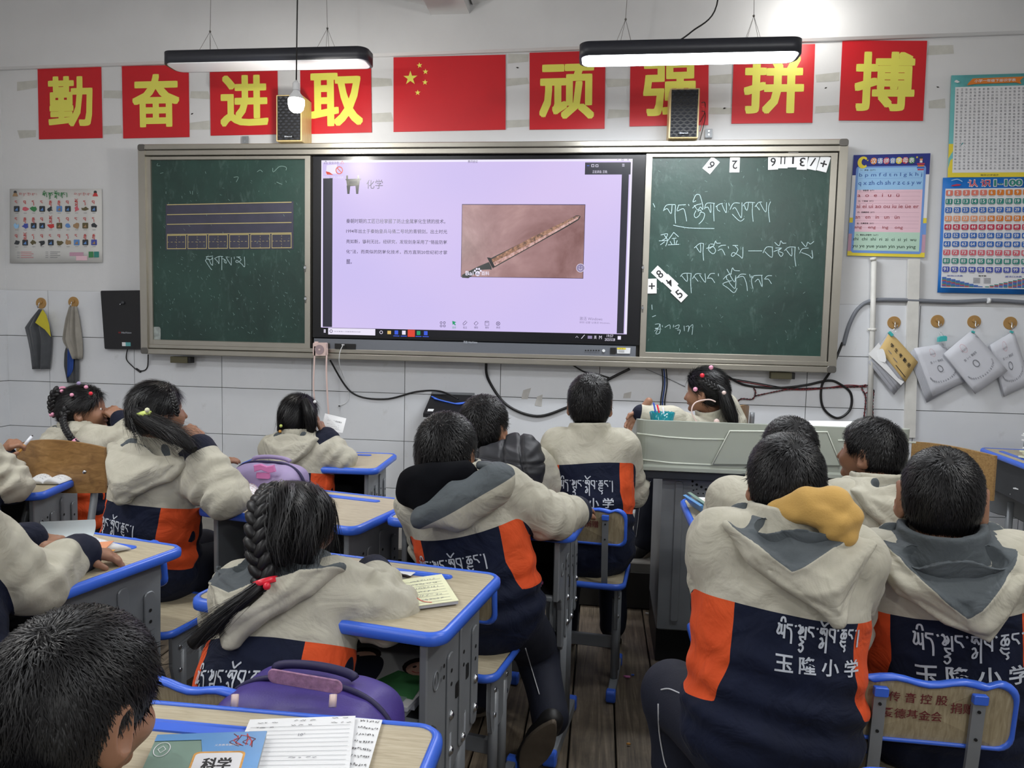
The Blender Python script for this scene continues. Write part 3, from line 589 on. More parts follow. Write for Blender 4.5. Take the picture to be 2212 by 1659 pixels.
rect2(m, mm, .006, tb, u0, .9, 'px_dark'); rect2(m, mm, u1, tb, .99, .955, 'px_dark'); rect2(m, mm, 0, 0, 1, tb-.004, 'px_black')
rect2(m, mm, .9933, tb, 1, 1, 'px_white'); rect2(m, mm, 0, tb, .004, 1, 'px_white'); rect2(m, mm, 0, .988, 1, 1, 'px_white')
prect(m, 1264, 351, 1362, 377, 'px_dark', .0009); obj('window_frames', m, scr)
m = MB(); M2 = sm_(.0012)
rect2(m, sm_(.001), .025, .005, .185, tb-.006, 'px_white'); put_text(m, '在这里输入你要搜索的内容', M2, .045, .02, .135, tb-.022, mat='px_text')
def ring(mb, mp, cx, cy, r, w, mat, asp=1.78, a0=0, a1=2*PI, n=20):
    P = [(cx+r*math.cos(a0+(a1-a0)*i/n), cy+r*asp*math.sin(a0+(a1-a0)*i/n)) for i in range(n+1)]; Q = [(cx+(r-w)*math.cos(a0+(a1-a0)*i/n), cy+(r-w)*asp*math.sin(a0+(a1-a0)*i/n)) for i in range(n+1)]
    mb.add([mp(*p) for p in P+Q], [(i, n+1+i, n+2+i, i+1) for i in range(n)], mat)
ring(m, M2, .035, tb*.5, .0055, .0018, 'px_text')
for dx, dz in ((-.003, -.006), (.0005, -.006), (-.003, .0005), (.0005, .0005)): rect2(m, M2, .013+dx, tb*.5+dz*1.6, .0158+dx, tb*.5+dz*1.6+.0085, 'px_white')
ring(m, M2, .205, tb*.5, .0055, .0016, 'px_white'); rect2(m, M2, .226, tb*.3, .238, tb*.7, 'px_gold')
for cx, c in ((.256, 'px_blue'), (.281, 'px_white'), (.33, 'px_green'), (.354, 'px_blue')): rect2(m, M2, cx-.006, tb*.28, cx+.006, tb*.76, c); rect2(m, M2, cx-.01, .003, cx+.01, .007, 'px_blue')
rect2(m, sm_(.001), .294, .002, .318, tb-.006, 'px_red'); ring(m, M2, .304, tb*.56, .0045, .0045, 'px_white'); ring(m, M2, .310, tb*.42, .0035, .0035, 'px_lime')
put_text(m, '19:57', M2, .938, tb*.54, .958, tb*.84, mat='px_white'); put_text(m, '2025/5/28', M2, .932, tb*.12, .964, tb*.42, mat='px_white')
put_text(m, '英', M2, .898, tb*.3, .906, tb*.7, mat='px_white'); put_text(m, 'M', M2, .914, tb*.3, .922, tb*.7, mat='px_white'); rect2(m, M2, .878, tb*.32, .892, tb*.66, 'px_grey'); stroke(m, [(.84, tb*.4), (.844, tb*.6), (.848, tb*.4)], .0015, M2, 'px_white', 0); stroke(m, [(.858, tb*.3), (.868, tb*.75)], .002, M2, 'px_white', 0); rect2(m, M2, .972, tb*.3, .982, tb*.7, 'px_white')
obj('taskbar_icons', m, scr)
def ptext(mb, s, a, b, c, d, mat='px_text', bold=0.0, lift=.0012, mid=False):
    (u0, v1), (u1, v0) = pu(a, b), pu(c, d); put_text(mb, s, sm_(lift), u0, v0, u1, v1, mat=mat, bold=bold)
m = MB(); ptext(m, '化学', 792, 388, 827, 408); ptext(m, '腾讯会议', 1011, 346, 1032, 352)
for s, y, x1 in (('秦朝时期的工匠已经掌握了防止金属氧化生锈的技术。', 478, 962), ('1994年出土于秦始皇兵马俑二号坑的青铜剑，出土时光', 500, 966), ('亮如新，锋利无比，经研究，发现剑身采用了“铬盐防氧', 522.5, 966), ('化”法，而类似的防氧化技术，西方直到20世纪初才掌', 544.5, 966), ('握。', 565, 760)):
    ptext(m, s, 748, y-5.5, x1, y+5.5, bold=.006)
ptext(m, '激活 Windows', 1252, 684, 1301, 693, 'px_grey'); ptext(m, '转到“设置”以激活 Windows。', 1252, 694, 1318, 700, 'px_grey')
ptext(m, '正在讲话: 王晓;', 1280, 368, 1312, 374.5, 'px_white', 0, .0016); ptext(m, '安全注意', 711, 349, 732, 354.5, 'px_grey'); ptext(m, '壁挂前，严禁上电安装', 698, 381, 742, 386, 'px_white')
for s, x in (('选择', 981), ('批注', 1004.5), ('擦除', 1028.5), ('保存', 1052), ('关闭', 1076)): ptext(m, s, x-4, 705, x+4, 710, 'px_green' if x == 981 else 'px_text')
obj('slide_text', m, scr)
m = MB()
def ppoly(mb, pts, mat, lift=.0012): mb.add([sm_(lift)(*pu(*p)) for p in pts], [tuple(range(len(pts)))], mat)
def pstroke(mb, pts, w, mat, lift=.0014, sm=0):
    P = [pu(*p) for p in pts]; q = [(a, b/1.78) for a, b in P]; stroke(mb, q, w/675, lambda a, b: sm_(lift)(a, b*1.78), mat, sm)
for dx in (0, 7):
    for dy in (0, 7): (lambda c: ring(m, M2, c[0], c[1], .004, .0015, 'px_text'))(pu(953+dx, 697+dy))
ppoly(m, [(977, 693), (986, 696), (982, 698), (985, 702), (983, 703), (980, 700), (978, 702)], 'px_green')
pstroke(m, [(1001, 702), (1000, 699), (1006, 693), (1009, 696), (1003, 702), (1001, 702)], 1, 'px_text'); pstroke(m, [(1024, 699), (1029, 694), (1033, 698), (1028, 703), (1024, 699)], 1, 'px_text')
pstroke(m, [(1048, 694), (1056, 694), (1056, 703), (1048, 703), (1048, 694)], 1, 'px_text'); pstroke(m, [(1050, 694), (1050, 697), (1054, 697), (1054, 694)], .9, 'px_text')
(lambda c: ring(m, M2, c[0], c[1], .0065, .0015, 'px_text'))(pu(1076, 699)); pstroke(m, [(1074, 697), (1078, 701)], .8, 'px_text'); pstroke(m, [(1078, 697), (1074, 701)], .8, 'px_text')
for x in (704, 739.5): pstroke(m, [(x, 347.5), (x-3.5, 354), (x+3.5, 354), (x, 347.5)], .9, 'px_red' if x > 730 else 'px_text')
ppoly(m, [(706, 357), (728, 355), (728, 375), (704, 377)], 'px_white', .0011); ppoly(m, [(704, 370), (712, 372), (720, 378), (706, 377)], 'px_red', .0014)
(lambda c: ring(m, sm_(.0016), c[0], c[1], .0125, .003, 'px_red'))(pu(733, 368)); pstroke(m, [(727.5, 362), (739, 374)], 1.8, 'px_red', .0016)
# bronze vessel picture
ppoly(m, [(748, 389), (778, 387.5), (776, 401), (750, 403)], 'px_bronze'); ppoly(m, [(746, 387), (780, 385.5), (779, 389), (748, 390)], 'px_bronze_dark', .0014)
for x in (750, 774): ppoly(m, [(x-2, 379), (x+2, 379), (x+2, 387), (x-2, 387)], 'px_bronze', .0013)
for x in (753, 772): ppoly(m, [(x-4, 401), (x+4, 400), (x+2, 419), (x-2.5, 419)], 'px_bronze_dark', .0013)
pstroke(m, [(755, 394), (771, 393)], 5, 'px_bronze_dark', .0015)
pstroke(m, [(1268, 358), (1273, 358)], 1.4, 'px_blue', .0016); pstroke(m, [(1278, 355.5), (1283, 355.5), (1283, 360.5), (1278, 360.5), (1278, 355.5)], 1.2, 'px_white', .0016); pstroke(m, [(1287, 356), (1292, 356), (1292, 360.5), (1287, 360.5), (1287, 356)], 1.2, 'px_white', .0016)
for i in range(3): pstroke(m, [(1344, 354.5+i*2.4), (1349, 354.5+i*2.4)], .9, 'px_white', .0016)
pstroke(m, [(1333, 345), (1336, 345)], .8, 'px_text', .0016); pstroke(m, [(1343, 343.5), (1347, 343.5), (1347, 347), (1343, 347), (1343, 343.5)], .7, 'px_text', .0016); pstroke(m, [(1355, 343.5), (1358, 346.5)], .7, 'px_text', .0016); pstroke(m, [(1358, 343.5), (1355, 346.5)], .7, 'px_text', .0016)
obj('slide_icons', m, scr)
# sword photograph
m = MB(); Pq = [(999, 442), (1261, 441), (1257, 602), (997, 600)]; prect(m, 998, 441, 1260, 602, 'px_text', .0010); prect(m, 999, 442.5, 1259, 601, 'px_photo', .0013)
ppoly(m, [(1060, 558), (1244, 466), (1252, 465.5), (1254, 468), (1250, 475), (1225, 490), (1068, 578)], 'px_bronze_dark', .0016)
ppoly(m, [(1062, 560), (1150, 512), (1240, 468.5), (1252, 466.5), (1157, 520), (1064, 568)], 'px_blade_brown', .0019); ppoly(m, [(1064, 568), (1157, 520), (1252, 466.5), (1249, 473), (1220, 490), (1145, 533), (1067, 576)], 'px_blade', .0019)
ppoly(m, [(1052, 556), (1060, 557), (1069, 576), (1065, 580), (1060, 572)], 'px_black', .0021); ppoly(m, [(1056, 566), (1062, 577), (1062, 583), (1058, 582), (1040, 583), (1012, 601), (998, 600), (998, 594), (1030, 577)], 'px_bronze_dark', .0020)
obj('slide_picture', m, scr)
m = MB(); ptext(m, 'Bai', 1006, 585.5, 1023, 595, 'px_white', .012, .0026); ptext(m, '百科', 1040, 586, 1057, 595, 'px_white', .012, .0026)
for cx, cy, r in ((1032, 591, .008), (1026, 585, .0032), (1030, 581, .0032), (1035, 581, .0032), (1038.5, 585, .0032)): (lambda c: ring(m, sm_(.0024), c[0], c[1], r, r, 'px_white'))(pu(cx, cy))
ptext(m, 'du', 1028, 588, 1036, 594.5, 'px_text', .01, .0028)
(lambda c: (ring(m, sm_(.0024), c[0], c[1], .0125, .0125, 'px_grey'), ring(m, sm_(.0027), c[0], c[1], .0135, .0012, 'px_white'), ring(m, sm_(.0027), c[0], c[1]-.002, .0055, .0014, 'px_white', a0=PI, a1=2*PI), ring(m, sm_(.0027), c[0]-.004, c[1]+.006, .0012, .0012, 'px_white'), ring(m, sm_(.0027), c[0]+.004, c[1]+.006, .0012, .0012, 'px_white')))(pu(1254, 579))
obj('picture_logo', m, scr)

# ================================================================ LAMPS
def linear_lamp(x0, x1, y, z, depth, lit, label):
    L = x1-x0; cx = (x0+x1)/2; t = thing('linear_lamp', label, 'lamp', (cx, y, z)); hh = .062
    outer = rrect(-L/2, -depth/2, L/2, depth/2, .055, 8); inn = inset(np.array(outer), .012)
    m = MB(); vs = [(p[0], p[1], z_) for z_, ring_ in ((0, outer), (hh, outer), (hh, inn), (.012, inn), (0, inn)) for p in ring_]; n = len(outer)
    F = []
    for a, b in ((0, 1), (1, 2), (2, 3), (4, 0)):
        for i in range(n): j = (i+1) % n; F.append((a*n+i, a*n+j, b*n+j, b*n+i))
    m.add([np.array(v)+np.array((cx, y, z)) for v in vs], F, 'lamp_black', True); m.prism(inn, .045, .058, 'lamp_black', 0, lambda p: (p[0]+cx, p[1]+y, p[2]+z)); obj('housing', m, t)
    m = MB(); m.prism(inset(np.array(outer), .013), -.004, .008, 'lamp_lit' if lit else 'lamp_unlit', .004, lambda p: (p[0]+cx, p[1]+y, p[2]+z)); obj('diffuser', m, t)
    for s in (-1, 1):
        m = MB(); bx = cx+s*L*.29; top = (bx+.01, y, 3.20); k = (bx, y, z+.19)
        m.tube([top, (bx-.01*s, y, z+.5), k], .0012, 'alu_dark', 5); m.ball(k, .006, 'alu_dark', 8)
        for dx, dy in ((-.045, -.05), (.03, -.05), (-.03, .05), (.045, .05)): m.tube([k, (bx+dx, y+dy, z+.058)], .0010, 'alu_dark', 5)
        obj('suspension_wire', m, t)
    return t
t = NT('lamp_lit'); t.base((.9, .9, .9)); t.b.inputs['Emission Color'].default_value = (.93, .965, 1, 1); t.b.inputs['Emission Strength'].default_value = 9.0; reg(t)
M('lamp_unlit', (226, 227, 232), .35)
linear_lamp(-2.45, -1.285, 4.01, 2.735, .17, False, 'unlit black linear lamp hanging over the left chalkboard')
linear_lamp(-.145, .878, 3.69, 2.612, .17, True, 'lit black linear lamp hanging over the right chalkboard')
area('board_lamp_light', (.366, 3.69, 2.600), .95, .13, BOARD_LAMP_W)
m = MB(); m.tube(crom([(.29, 3.68, 2.675), (.38, 3.7, 2.74), (.5, 3.75, 2.88), (.5, 3.8, 3.25)], 8), .004, 'cable_black', 6); tag(obj('lamp_cord', m), 'black cord curving up from the lit linear lamp', 'cord')
# hanging bulbs
def bulb(px, py, Y, label, power):
    c = V(px, py, Y); t = thing('hanging_bulb', label, 'lamp', c); m = MB()
    prof = [(-.05, .001), (-.048, .022), (-.035, .036), (-.01, .043), (.01, .043), (.018, .042)]
    m.tube([(c[0], c[1], c[2]+z) for z, r in prof], [r for z, r in prof], 'bulb_glass', 20); obj('bulb_globe', m, t)
    prof = [(.018, .042), (.035, .034), (.05, .022), (.062, .016), (.066, .013)]; m = MB(); m.tube([(c[0], c[1], c[2]+z) for z, r in prof], [r for z, r in prof], 'white_plastic', 20); obj('bulb_body', m, t)
    prof = [(.064, .018), (.07, .02), (.098, .02), (.104, .017), (.112, .008), (.116, .006)]; m = MB(); m.tube([(c[0], c[1], c[2]+z) for z, r in prof], [r for z, r in prof], 'white_plastic', 16); obj('socket', m, t)
    m = MB(); m.tube([(c[0], c[1], c[2]+.11), (c[0]+.004, c[1], c[2]+.4), (c[0]+.01, c[1], 3.27)], .0035, 'cable_black', 6); obj('cord', m, t)
    l = bpy.data.lights.new('bulb_light', 'POINT'); l.energy = power; l.shadow_soft_size = .045; l.color = (1, .97, .9); o = bpy.data.objects.new('bulb_light', l); COL.objects.link(o); o.location = c+np.array([0, 0, -.055-.045])
t = NT('bulb_glass'); t.base((.9, .9, .9)); t.b.inputs['Emission Color'].default_value = (1, .98, .94, 1); t.b.inputs['Emission Strength'].default_value = 14; reg(t)
bulb(640, 222, 3.86, 'glowing bulb on a long black cord before the left loudspeaker', BULB_W)
bulb(1768, -22, 4.2, 'glowing bulb at the upper edge above the 拼 sign', BULB_W*.28)
for i, (px_, py_, z_) in enumerate(((-2.2, 1.3, 2.55), (1.5, 1.2, 2.6), (-2.1, -2.0, 2.6), (1.5, -2.0, 2.6))):  # unseen bulbs added to brighten the upper walls
    c = np.array((px_, py_, z_)); t = thing('hanging_bulb', 'added glowing bulb hanging outside the view, '+('front left', 'front right', 'back left', 'back right')[i], 'lamp', c); m = MB(); m.tube([c+[0, 0, z] for z in (-.05, -.035, -.01, .018)], [.001, .036, .043, .04], 'bulb_glass', 16); obj('bulb_globe', m, t)
    m = MB(); m.tube([c+[0, 0, z] for z in (.018, .05, .064, .1, .112)], [.042, .022, .02, .018, .006], 'white_plastic', 14); obj('bulb_body', m, t); m = MB(); m.tube([c+[0, 0, .11], [c[0], c[1], 3.2]], .0035, 'cable_black', 6); obj('cord', m, t)
    l = bpy.data.lights.new('bulb_light', 'POINT'); l.energy = ADDED_BULB_W; l.shadow_soft_size = .05; l.color = (1, .985, .95); o = bpy.data.objects.new('bulb_light', l); COL.objects.link(o); o.location = c+np.array([0, 0, -.1])
for i, (x, y) in enumerate(ADDED_LAMPS):
    linear_lamp(x-.6, x+.6, y, 2.9, .17, True, f'added ceiling lamp outside the view, {["front left", "front right", "middle left", "middle right", "back left", "back right"][i]}')
    area('added_lamp_light', (x, y, 2.888), 1.1, .14, ADDED_LAMP_W)

# ================================================================ LOUDSPEAKERS
def speaker(px0, px1, pytop, Y, label, side):
    a = V(px0, pytop, Y); b = V(px1, pytop, Y); x0, x1 = a[0], b[0]; zt = a[2]; zb = FZ1; t = thing('loudspeaker', label, 'speaker', ((x0+x1)/2, Y, zb)); m = MB(); d = WY-Y-.004
    w = x1-x0; bxp(m, x0, x1, Y, Y+d, zb+.001, zt, 'speaker_wood', .003); obj('cabinet', m, t)
    g = MB(); nx, nz = 4, 15; gx0, gx1, gz0, gz1 = x0+.008, x1-.008-(.0), zb+.008, zt-.008; bxp(g, gx0, gx1, Y-.004, Y+.001, gz0, gz1, 'port_black', .001)
    dz = (gz1-gz0)/nz; dxx = (gx1-gx0)/nx
    for j in range(nz):
        for i in range(nx+(j % 2)):
            cx = gx0+dxx*(i+(0 if j % 2 else .5)); cz = gz0+dz*(j+.5); w_ = min(dxx*.48, cx-gx0 if cx-gx0 > .001 else dxx*.48, gx1-cx if gx1-cx > .001 else dxx*.48)
            l, r_ = max(gx0, cx-dxx*.48), min(gx1, cx+dxx*.48)
            if r_-l < .004: continue
            g.add([(l, Y-.005, cz), (r_, Y-.005, cz), (cx if l < cx < r_ else (l+r_)/2, Y-.005, cz+dz*.48), (cx if l < cx < r_ else (l+r_)/2, Y-.005, cz-dz*.48), ((l+r_)/2, Y-.013, cz+dz*.1)], [(0, 4, 2), (4, 1, 2), (0, 3, 4), (4, 3, 1)], 'grille_dark')
    obj('grille', g, t); m = MB(); c = ((x0+x1)/2, Y-.012, zb+.026); bxp(m, c[0]-.03, c[0]+.03, Y-.013, Y-.006, c[2]-.006, c[2]+.006, 'port_black', .001)
    put_text(m, 'Bland', lambda u, v: (u, Y-.0145, v), c[0]-.022, c[2]-.004, c[0]+.022, c[2]+.004, mat='reflective_print', bold=.01); obj('badge', m, t); return t
M('grille_dark', (62, 64, 70), .45, .2)
speaker(597, 668-16, 205, 4.335, 'wooden loudspeaker with dark grille behind the hanging bulb', 0); speaker(1448, 1512, 191, 4.335, 'wooden loudspeaker with dark grille in front of the 强 sign', 1)
for i, (px, py) in enumerate(((530, 303), (1531, 288))):
    m = MB(); c = V(px, py, WY-.02); m.box(tuple(c), (.04, .004, .05), 'steel_grey', .001); m.cyl(c+[0, -.002, .012], c+[0, -.005, .012], .005, 'chrome', 8); m.cyl(c+[0, -.002, -.008], c+[0, -.005, -.008], .005, 'chrome', 8); m.box(tuple(c+[0, .008, -.024]), (.04, .02, .003), 'steel_grey')
    tag(obj('wall_bracket', m), ('small grey bracket above the left end of the blackboard', 'small grey bracket beside the right loudspeaker')[i], 'bracket')
m = MB(); 
for k in range(3): a = V(1512, 222+k*9, WY-.09); m.tube(crom([a+[.01, 0, 0], a+[.03, .02, .006-.004*k], a+[.035, .05, -.04], a+[.012, .06, -.09-.03*k]], 5), .0022, ('cable_black', 'red_bead', 'cable_black')[k], 5)
tag(obj('speaker_wires', m), 'thin red and black wires behind the right loudspeaker', 'wire')
# ================================================================ POSTERS
PC = {}
def pcol(name, c): M(name, c, .55)
for n, c in dict(p_night=(32, 44, 128), p_sky=(150, 194, 232), p_pink=(226, 190, 202), p_green=(178, 208, 190), p_frame=(110, 150, 214), p_yellow=(226, 206, 60), p_mauve=(190, 150, 170), p_blue=(24, 108, 190), p_white=(222, 223, 226), p_teal=(92, 166, 168), p_orange=(214, 122, 40), p_coral=(216, 120, 104), p_sea=(50, 132, 122), p_royal=(46, 100, 180), p_crim=(188, 50, 78), p_peach=(224, 150, 110), p_indigo=(70, 84, 170), p_rose=(206, 96, 110), p_ink_blue=(60, 100, 170), p_ink_red=(150, 50, 60), p_ink_green=(36, 66, 52), p_sheet=(206, 206, 204), p_brown=(96, 88, 60), p_dark=(52, 56, 60), p_sky2=(96, 140, 200), p_leaf=(60, 130, 80), p_red=(196, 60, 60), p_tan=(160, 130, 96)).items(): pcol(n, c)
def poster(name, c, label, mat, lift=.004, nu=6, nv=6, wob=.0007, seed=1):
    q = quadmap(c, WY-.009, lift); t = thing(name, label, 'poster', q(.5, 0)); m = MB(); sheet(m, q, mat, .0012, nu=nu, nv=nv, wob=wob, seed=seed); obj('sheet', m, t)
    return t, quadmap(c, WY-.009, lift+.0022), quadmap(c, WY-.009, lift+.0046)
# pinyin chart
t, q1, q2 = poster('wall_poster', [(1844, 335), (2010, 331), (1997, 556), (1830, 552)], 'pinyin alphabet poster with dark blue header and moon, right of the blackboard', 'p_sky')
m = MB(); rect2(m, q1, 0, .8, 1, 1, 'p_night'); rect2(m, q1, 0, .0, 1, .8, 'p_white'); rect2(m, q1, 0, .0, .07, .22, 'p_mauve'); rect2(m, q1, .93, 0, 1, .22, 'p_mauve'); rect2(m, q1, 0, .22, .07, .33, 'p_frame'); rect2(m, q1, .93, .22, 1, .33, 'p_frame'); rect2(m, q1, 0, .33, .07, .38, 'p_yellow'); rect2(m, q1, .93, .33, 1, .38, 'p_yellow'); rect2(m, q1, 0, 0, 1, .045, 'p_yellow')
def q15(u, v): return (np.array(q1(u, v))+np.array(q2(u, v)))/2
m.prism(rrect(.045, .03, .955, .885, .03), 0, 1, 'p_frame', 0, lambda p: q15(p[0], p[1])+[0, .0002*p[2], 0])
M2 = lambda u, v: q15(u, v)+np.array([0, -.0004, 0])
rect2(m, M2, .075, .655, .925, .87, 'p_sky'); rect2(m, M2, .075, .24, .925, .655, 'p_pink'); rect2(m, M2, .075, .055, .925, .24, 'p_green')
for v in (.82, .765, .71, .63, .59, .55, .52, .475, .43, .39, .35, .32, .28): rect2(m, lambda u, v_: M2(u, v_)-np.array([0, .0002, 0]), .09, v, .9, v+.002, 'p_frame' if v > .66 else 'p_mauve')
obj('printed_panel', m, t); m = MB()
for i, (ch, c) in enumerate(zip('汉语拼音字母表', ('p_orange', 'p_royal', 'p_crim', 'p_royal', 'p_yellow', 'p_crim', 'p_leaf'))):
    cx = .27+i*.082; P = [(cx+.044*math.cos(a), .937+.033*math.sin(a)) for a in np.linspace(0, 2*PI, 18, endpoint=False)]; poly2(m, q2, P, c)
    put_text(m, ch, lambda u, v: q2(u, v)-np.array([0, .0006, 0]), cx-.033, .912, cx+.033, .962, mat='p_white', bold=.02)
P = [(.13+.06*math.cos(a), .925+.048*math.sin(a)) for a in np.linspace(.7, 5.6, 20)]+[(.155+.045*math.cos(a), .93+.036*math.sin(a)) for a in np.linspace(5.2, 1.0, 16)]
for i in range(12): poly2(m, q2, [P[i+4 if i+4 < 20 else 19], P[i+5 if i+5 < 20 else 19], P[20+max(0, 14-i-1)], P[20+max(0, 15-i-1)]], 'p_yellow')
stroke(m, P[:20], .022, q2, 'p_yellow', 0)
for cx, cy, r in ((.19, .945, .014), (.165, .975, .008), (.83, .965, .018)): star(m, q2, cx, cy, r, .74, mat='p_yellow')
for i, c in enumerate(('p_crim', 'p_royal', 'p_orange', 'p_crim')): rect2(m, q2, .845-.01*(i % 2), .84+.018*i, .925+.008*(i % 2), .853+.018*i, c)
P = [(.885+.02*math.cos(a), .945+.016*math.sin(a)) for a in np.linspace(0, 2*PI, 12, endpoint=False)]; poly2(m, q2, P, 'p_peach'); rect2(m, q2, .868, .912, .902, .932, 'p_white'); rect2(m, q2, .866, .95, .904, .968, 'p_dark'); obj('heading', m, t)
m = MB(); rows = [('b p m f d t n l g k h j', .09, .91, .775, .82, 'p_ink_blue'), ('q x zh ch sh r z c s y w', .085, .905, .69, .745, 'p_ink_blue'), ('a  o  e  i  u  ü', .085, .63, .585, .618, 'p_ink_red'), ('ai ei ui ao ou iu ie üe er', .08, .89, .475, .51, 'p_ink_red'), ('an   en   in   un   ün', .075, .65, .37, .405, 'p_ink_red'), ('ang    eng    ing    ong', .07, .7, .265, .3, 'p_ink_red'), ('zhi  chi  shi  ri  zi  ci  si  yi  wu', .06, .88, .145, .185, 'p_ink_green'), ('yu ye yue yuan yin yun ying', .06, .88, .075, .115, 'p_ink_green')]
for s, a, b, c, d, col in rows: put_text(m, s, q2, a, c, b, d, mat=col, bold=.006)
for s, y in (('一、声母（23个）', .84), ('二、单韵母（6个）', .64), ('三、复韵母（9个）', .535), ('四、前鼻韵母（5个）', .425), ('五、后鼻韵母（4个）', .315), ('六、整体认读音节（16个）', .2)): put_text(m, s, q2, .1, y, .1+.022*len(s), y+.018, mat='ink_black', bold=.01)
obj('lettering', m, t)
# numbers 1-100
t, q1, q2 = poster('wall_poster', [(2037, 384), (2222, 381), (2216, 636), (2025, 632)], 'blue bordered number poster from 1 to 100 beside the pinyin chart', 'p_blue', seed=2)
m = MB(); rect2(m, q1, .035, .045, 1.0, .905, 'p_white')
rc_ = ['p_coral', 'p_sea', 'p_royal', 'p_peach', 'p_crim', 'p_royal', 'p_royal', 'p_rose', 'p_sea', 'p_indigo']; g = MB()
for i in range(10):
    for j in range(10):
        cx = .085+j*.0995; cy = .868-i*.0735; g.prism(rrect(cx-.041, cy-.0235, cx+.041, cy+.0235, .01, 3), 0, 1, rc_[i] if not (i in (0, 3) and j > 4) else 'p_orange', 0, lambda p: np.array(q2(p[0], p[1]))+[0, .0002*p[2], 0])
        s = str(i*10+j+1); w = .0125*len(s) if len(s) < 3 else .034; put_text(g, s, lambda u, v: q2(u, v)-np.array([0, .0006, 0]), cx-.005-w, cy-.014, cx-.005+w, cy+.016, mat='p_white', bold=.02)
        rect2(m, lambda u, v: q1(u, v)-np.array([0, .0004, 0]), cx-.03, cy-.033, cx+.03, cy-.03, 'ink_grey')
obj('printed_panel', m, t); g_ = obj('number_blocks', g, t); m = MB()
for s, a, b, c in (('认', .3, .41, 'p_rose'), ('识', .45, .56, 'p_crim'), ('1-100', .6, .93, 'p_sea')): put_text(m, s, q2, a-.006, .916, b+.006, .982, mat='p_white', bold=.04); put_text(m, s, lambda u, v: q2(u, v)-np.array([0, .0008, 0]), a, .922, b, .976, mat=c, bold=.02)
poly2(m, q2, [(.1, .925), (.2, .93), (.22, .94), (.17, .945), (.11, .935)], 'p_crim'); stroke(m, [(.1, .975), (.17, .985), (.23, .965)], .008, q2, 'p_sky', 3)
put_text(m, '加法口决表', q2, .1, .142, .28, .158, mat='p_indigo', bold=.01); put_text(m, '数字歌', q2, .46, .145, .55, .16, mat='ink_black', bold=.01); put_text(m, '减法口决表', q2, .76, .142, .95, .158, mat='p_indigo', bold=.01)
cs = ['p_royal', 'p_crim', 'p_sea', 'p_royal']
for i in range(9):
    for j in range(9-i): rect2(m, q2, .045+i*.052, .055+j*.0095, .095+i*.052, .0625+j*.0095, cs[(i+j) % 4]); rect2(m, q2, .955-i*.052, .055+j*.0095, 1.0-i*.052, .0625+j*.0095, cs[(i+j+2) % 4])
for i in range(5): rect2(m, q2, .4, .09+i*.01, .48, .094+i*.01, 'ink_grey'); rect2(m, q2, .52, .09+i*.01, .6, .094+i*.01, 'ink_grey')
obj('lettering', m, t)
# first grade character list
t, q1, q2 = poster('wall_poster', [(2055, 163), (2230, 158), (2226, 382), (2047, 383)], 'teal and yellow poster packed with small handwritten style characters, top right', 'p_teal', seed=3)
m = MB(); rect2(m, lambda u, v: q1(u, v)+np.array([0, .0006, 0]), 0, 0, 1, .33, 'p_yellow'); rect2(m, q1, .055, .045, 1.0, .885, 'p_white'); poly2(m, q2, [(.22, .925), (.27, .965), (.9, .97), (.85, .93), (.87, .9), (.8, .915), (.3, .91), (.2, .9)], 'p_orange'); put_text(m, '小学一年级下册识字表', lambda u, v: q2(u, v)-np.array([0, .0008, 0]), .29, .925, .8, .955, mat='p_white', bold=.012)
poly2(m, q2, [(.04, .935), (.05, .95), (.07, .955), (.09, .945), (.11, .935), (.08, .925)], 'p_white')
obj('printed_panel', m, t); m = MB(); pool = '什么动物花园春冬风雪入国方吹飘落姓氏李张古吴赵钱孙周王官青清气晴情请生字左右红时万蜘蛛怕跟羊能得吃到身体没住孩玩'
for c_ in range(17):
    for r_ in range(26):
        ch = pool[(c_*26+r_*7) % len(pool)]; cx = .085+c_*.054; cy = .87-r_*.031
        put_text(m, ch, q2, cx-.013, cy-.021, cx+.015, cy, mat='ink_grey')
put_text(m, '每天识字进步', q2, .4, .012, .62, .028, mat='ink_black'); obj('lettering', m, t)
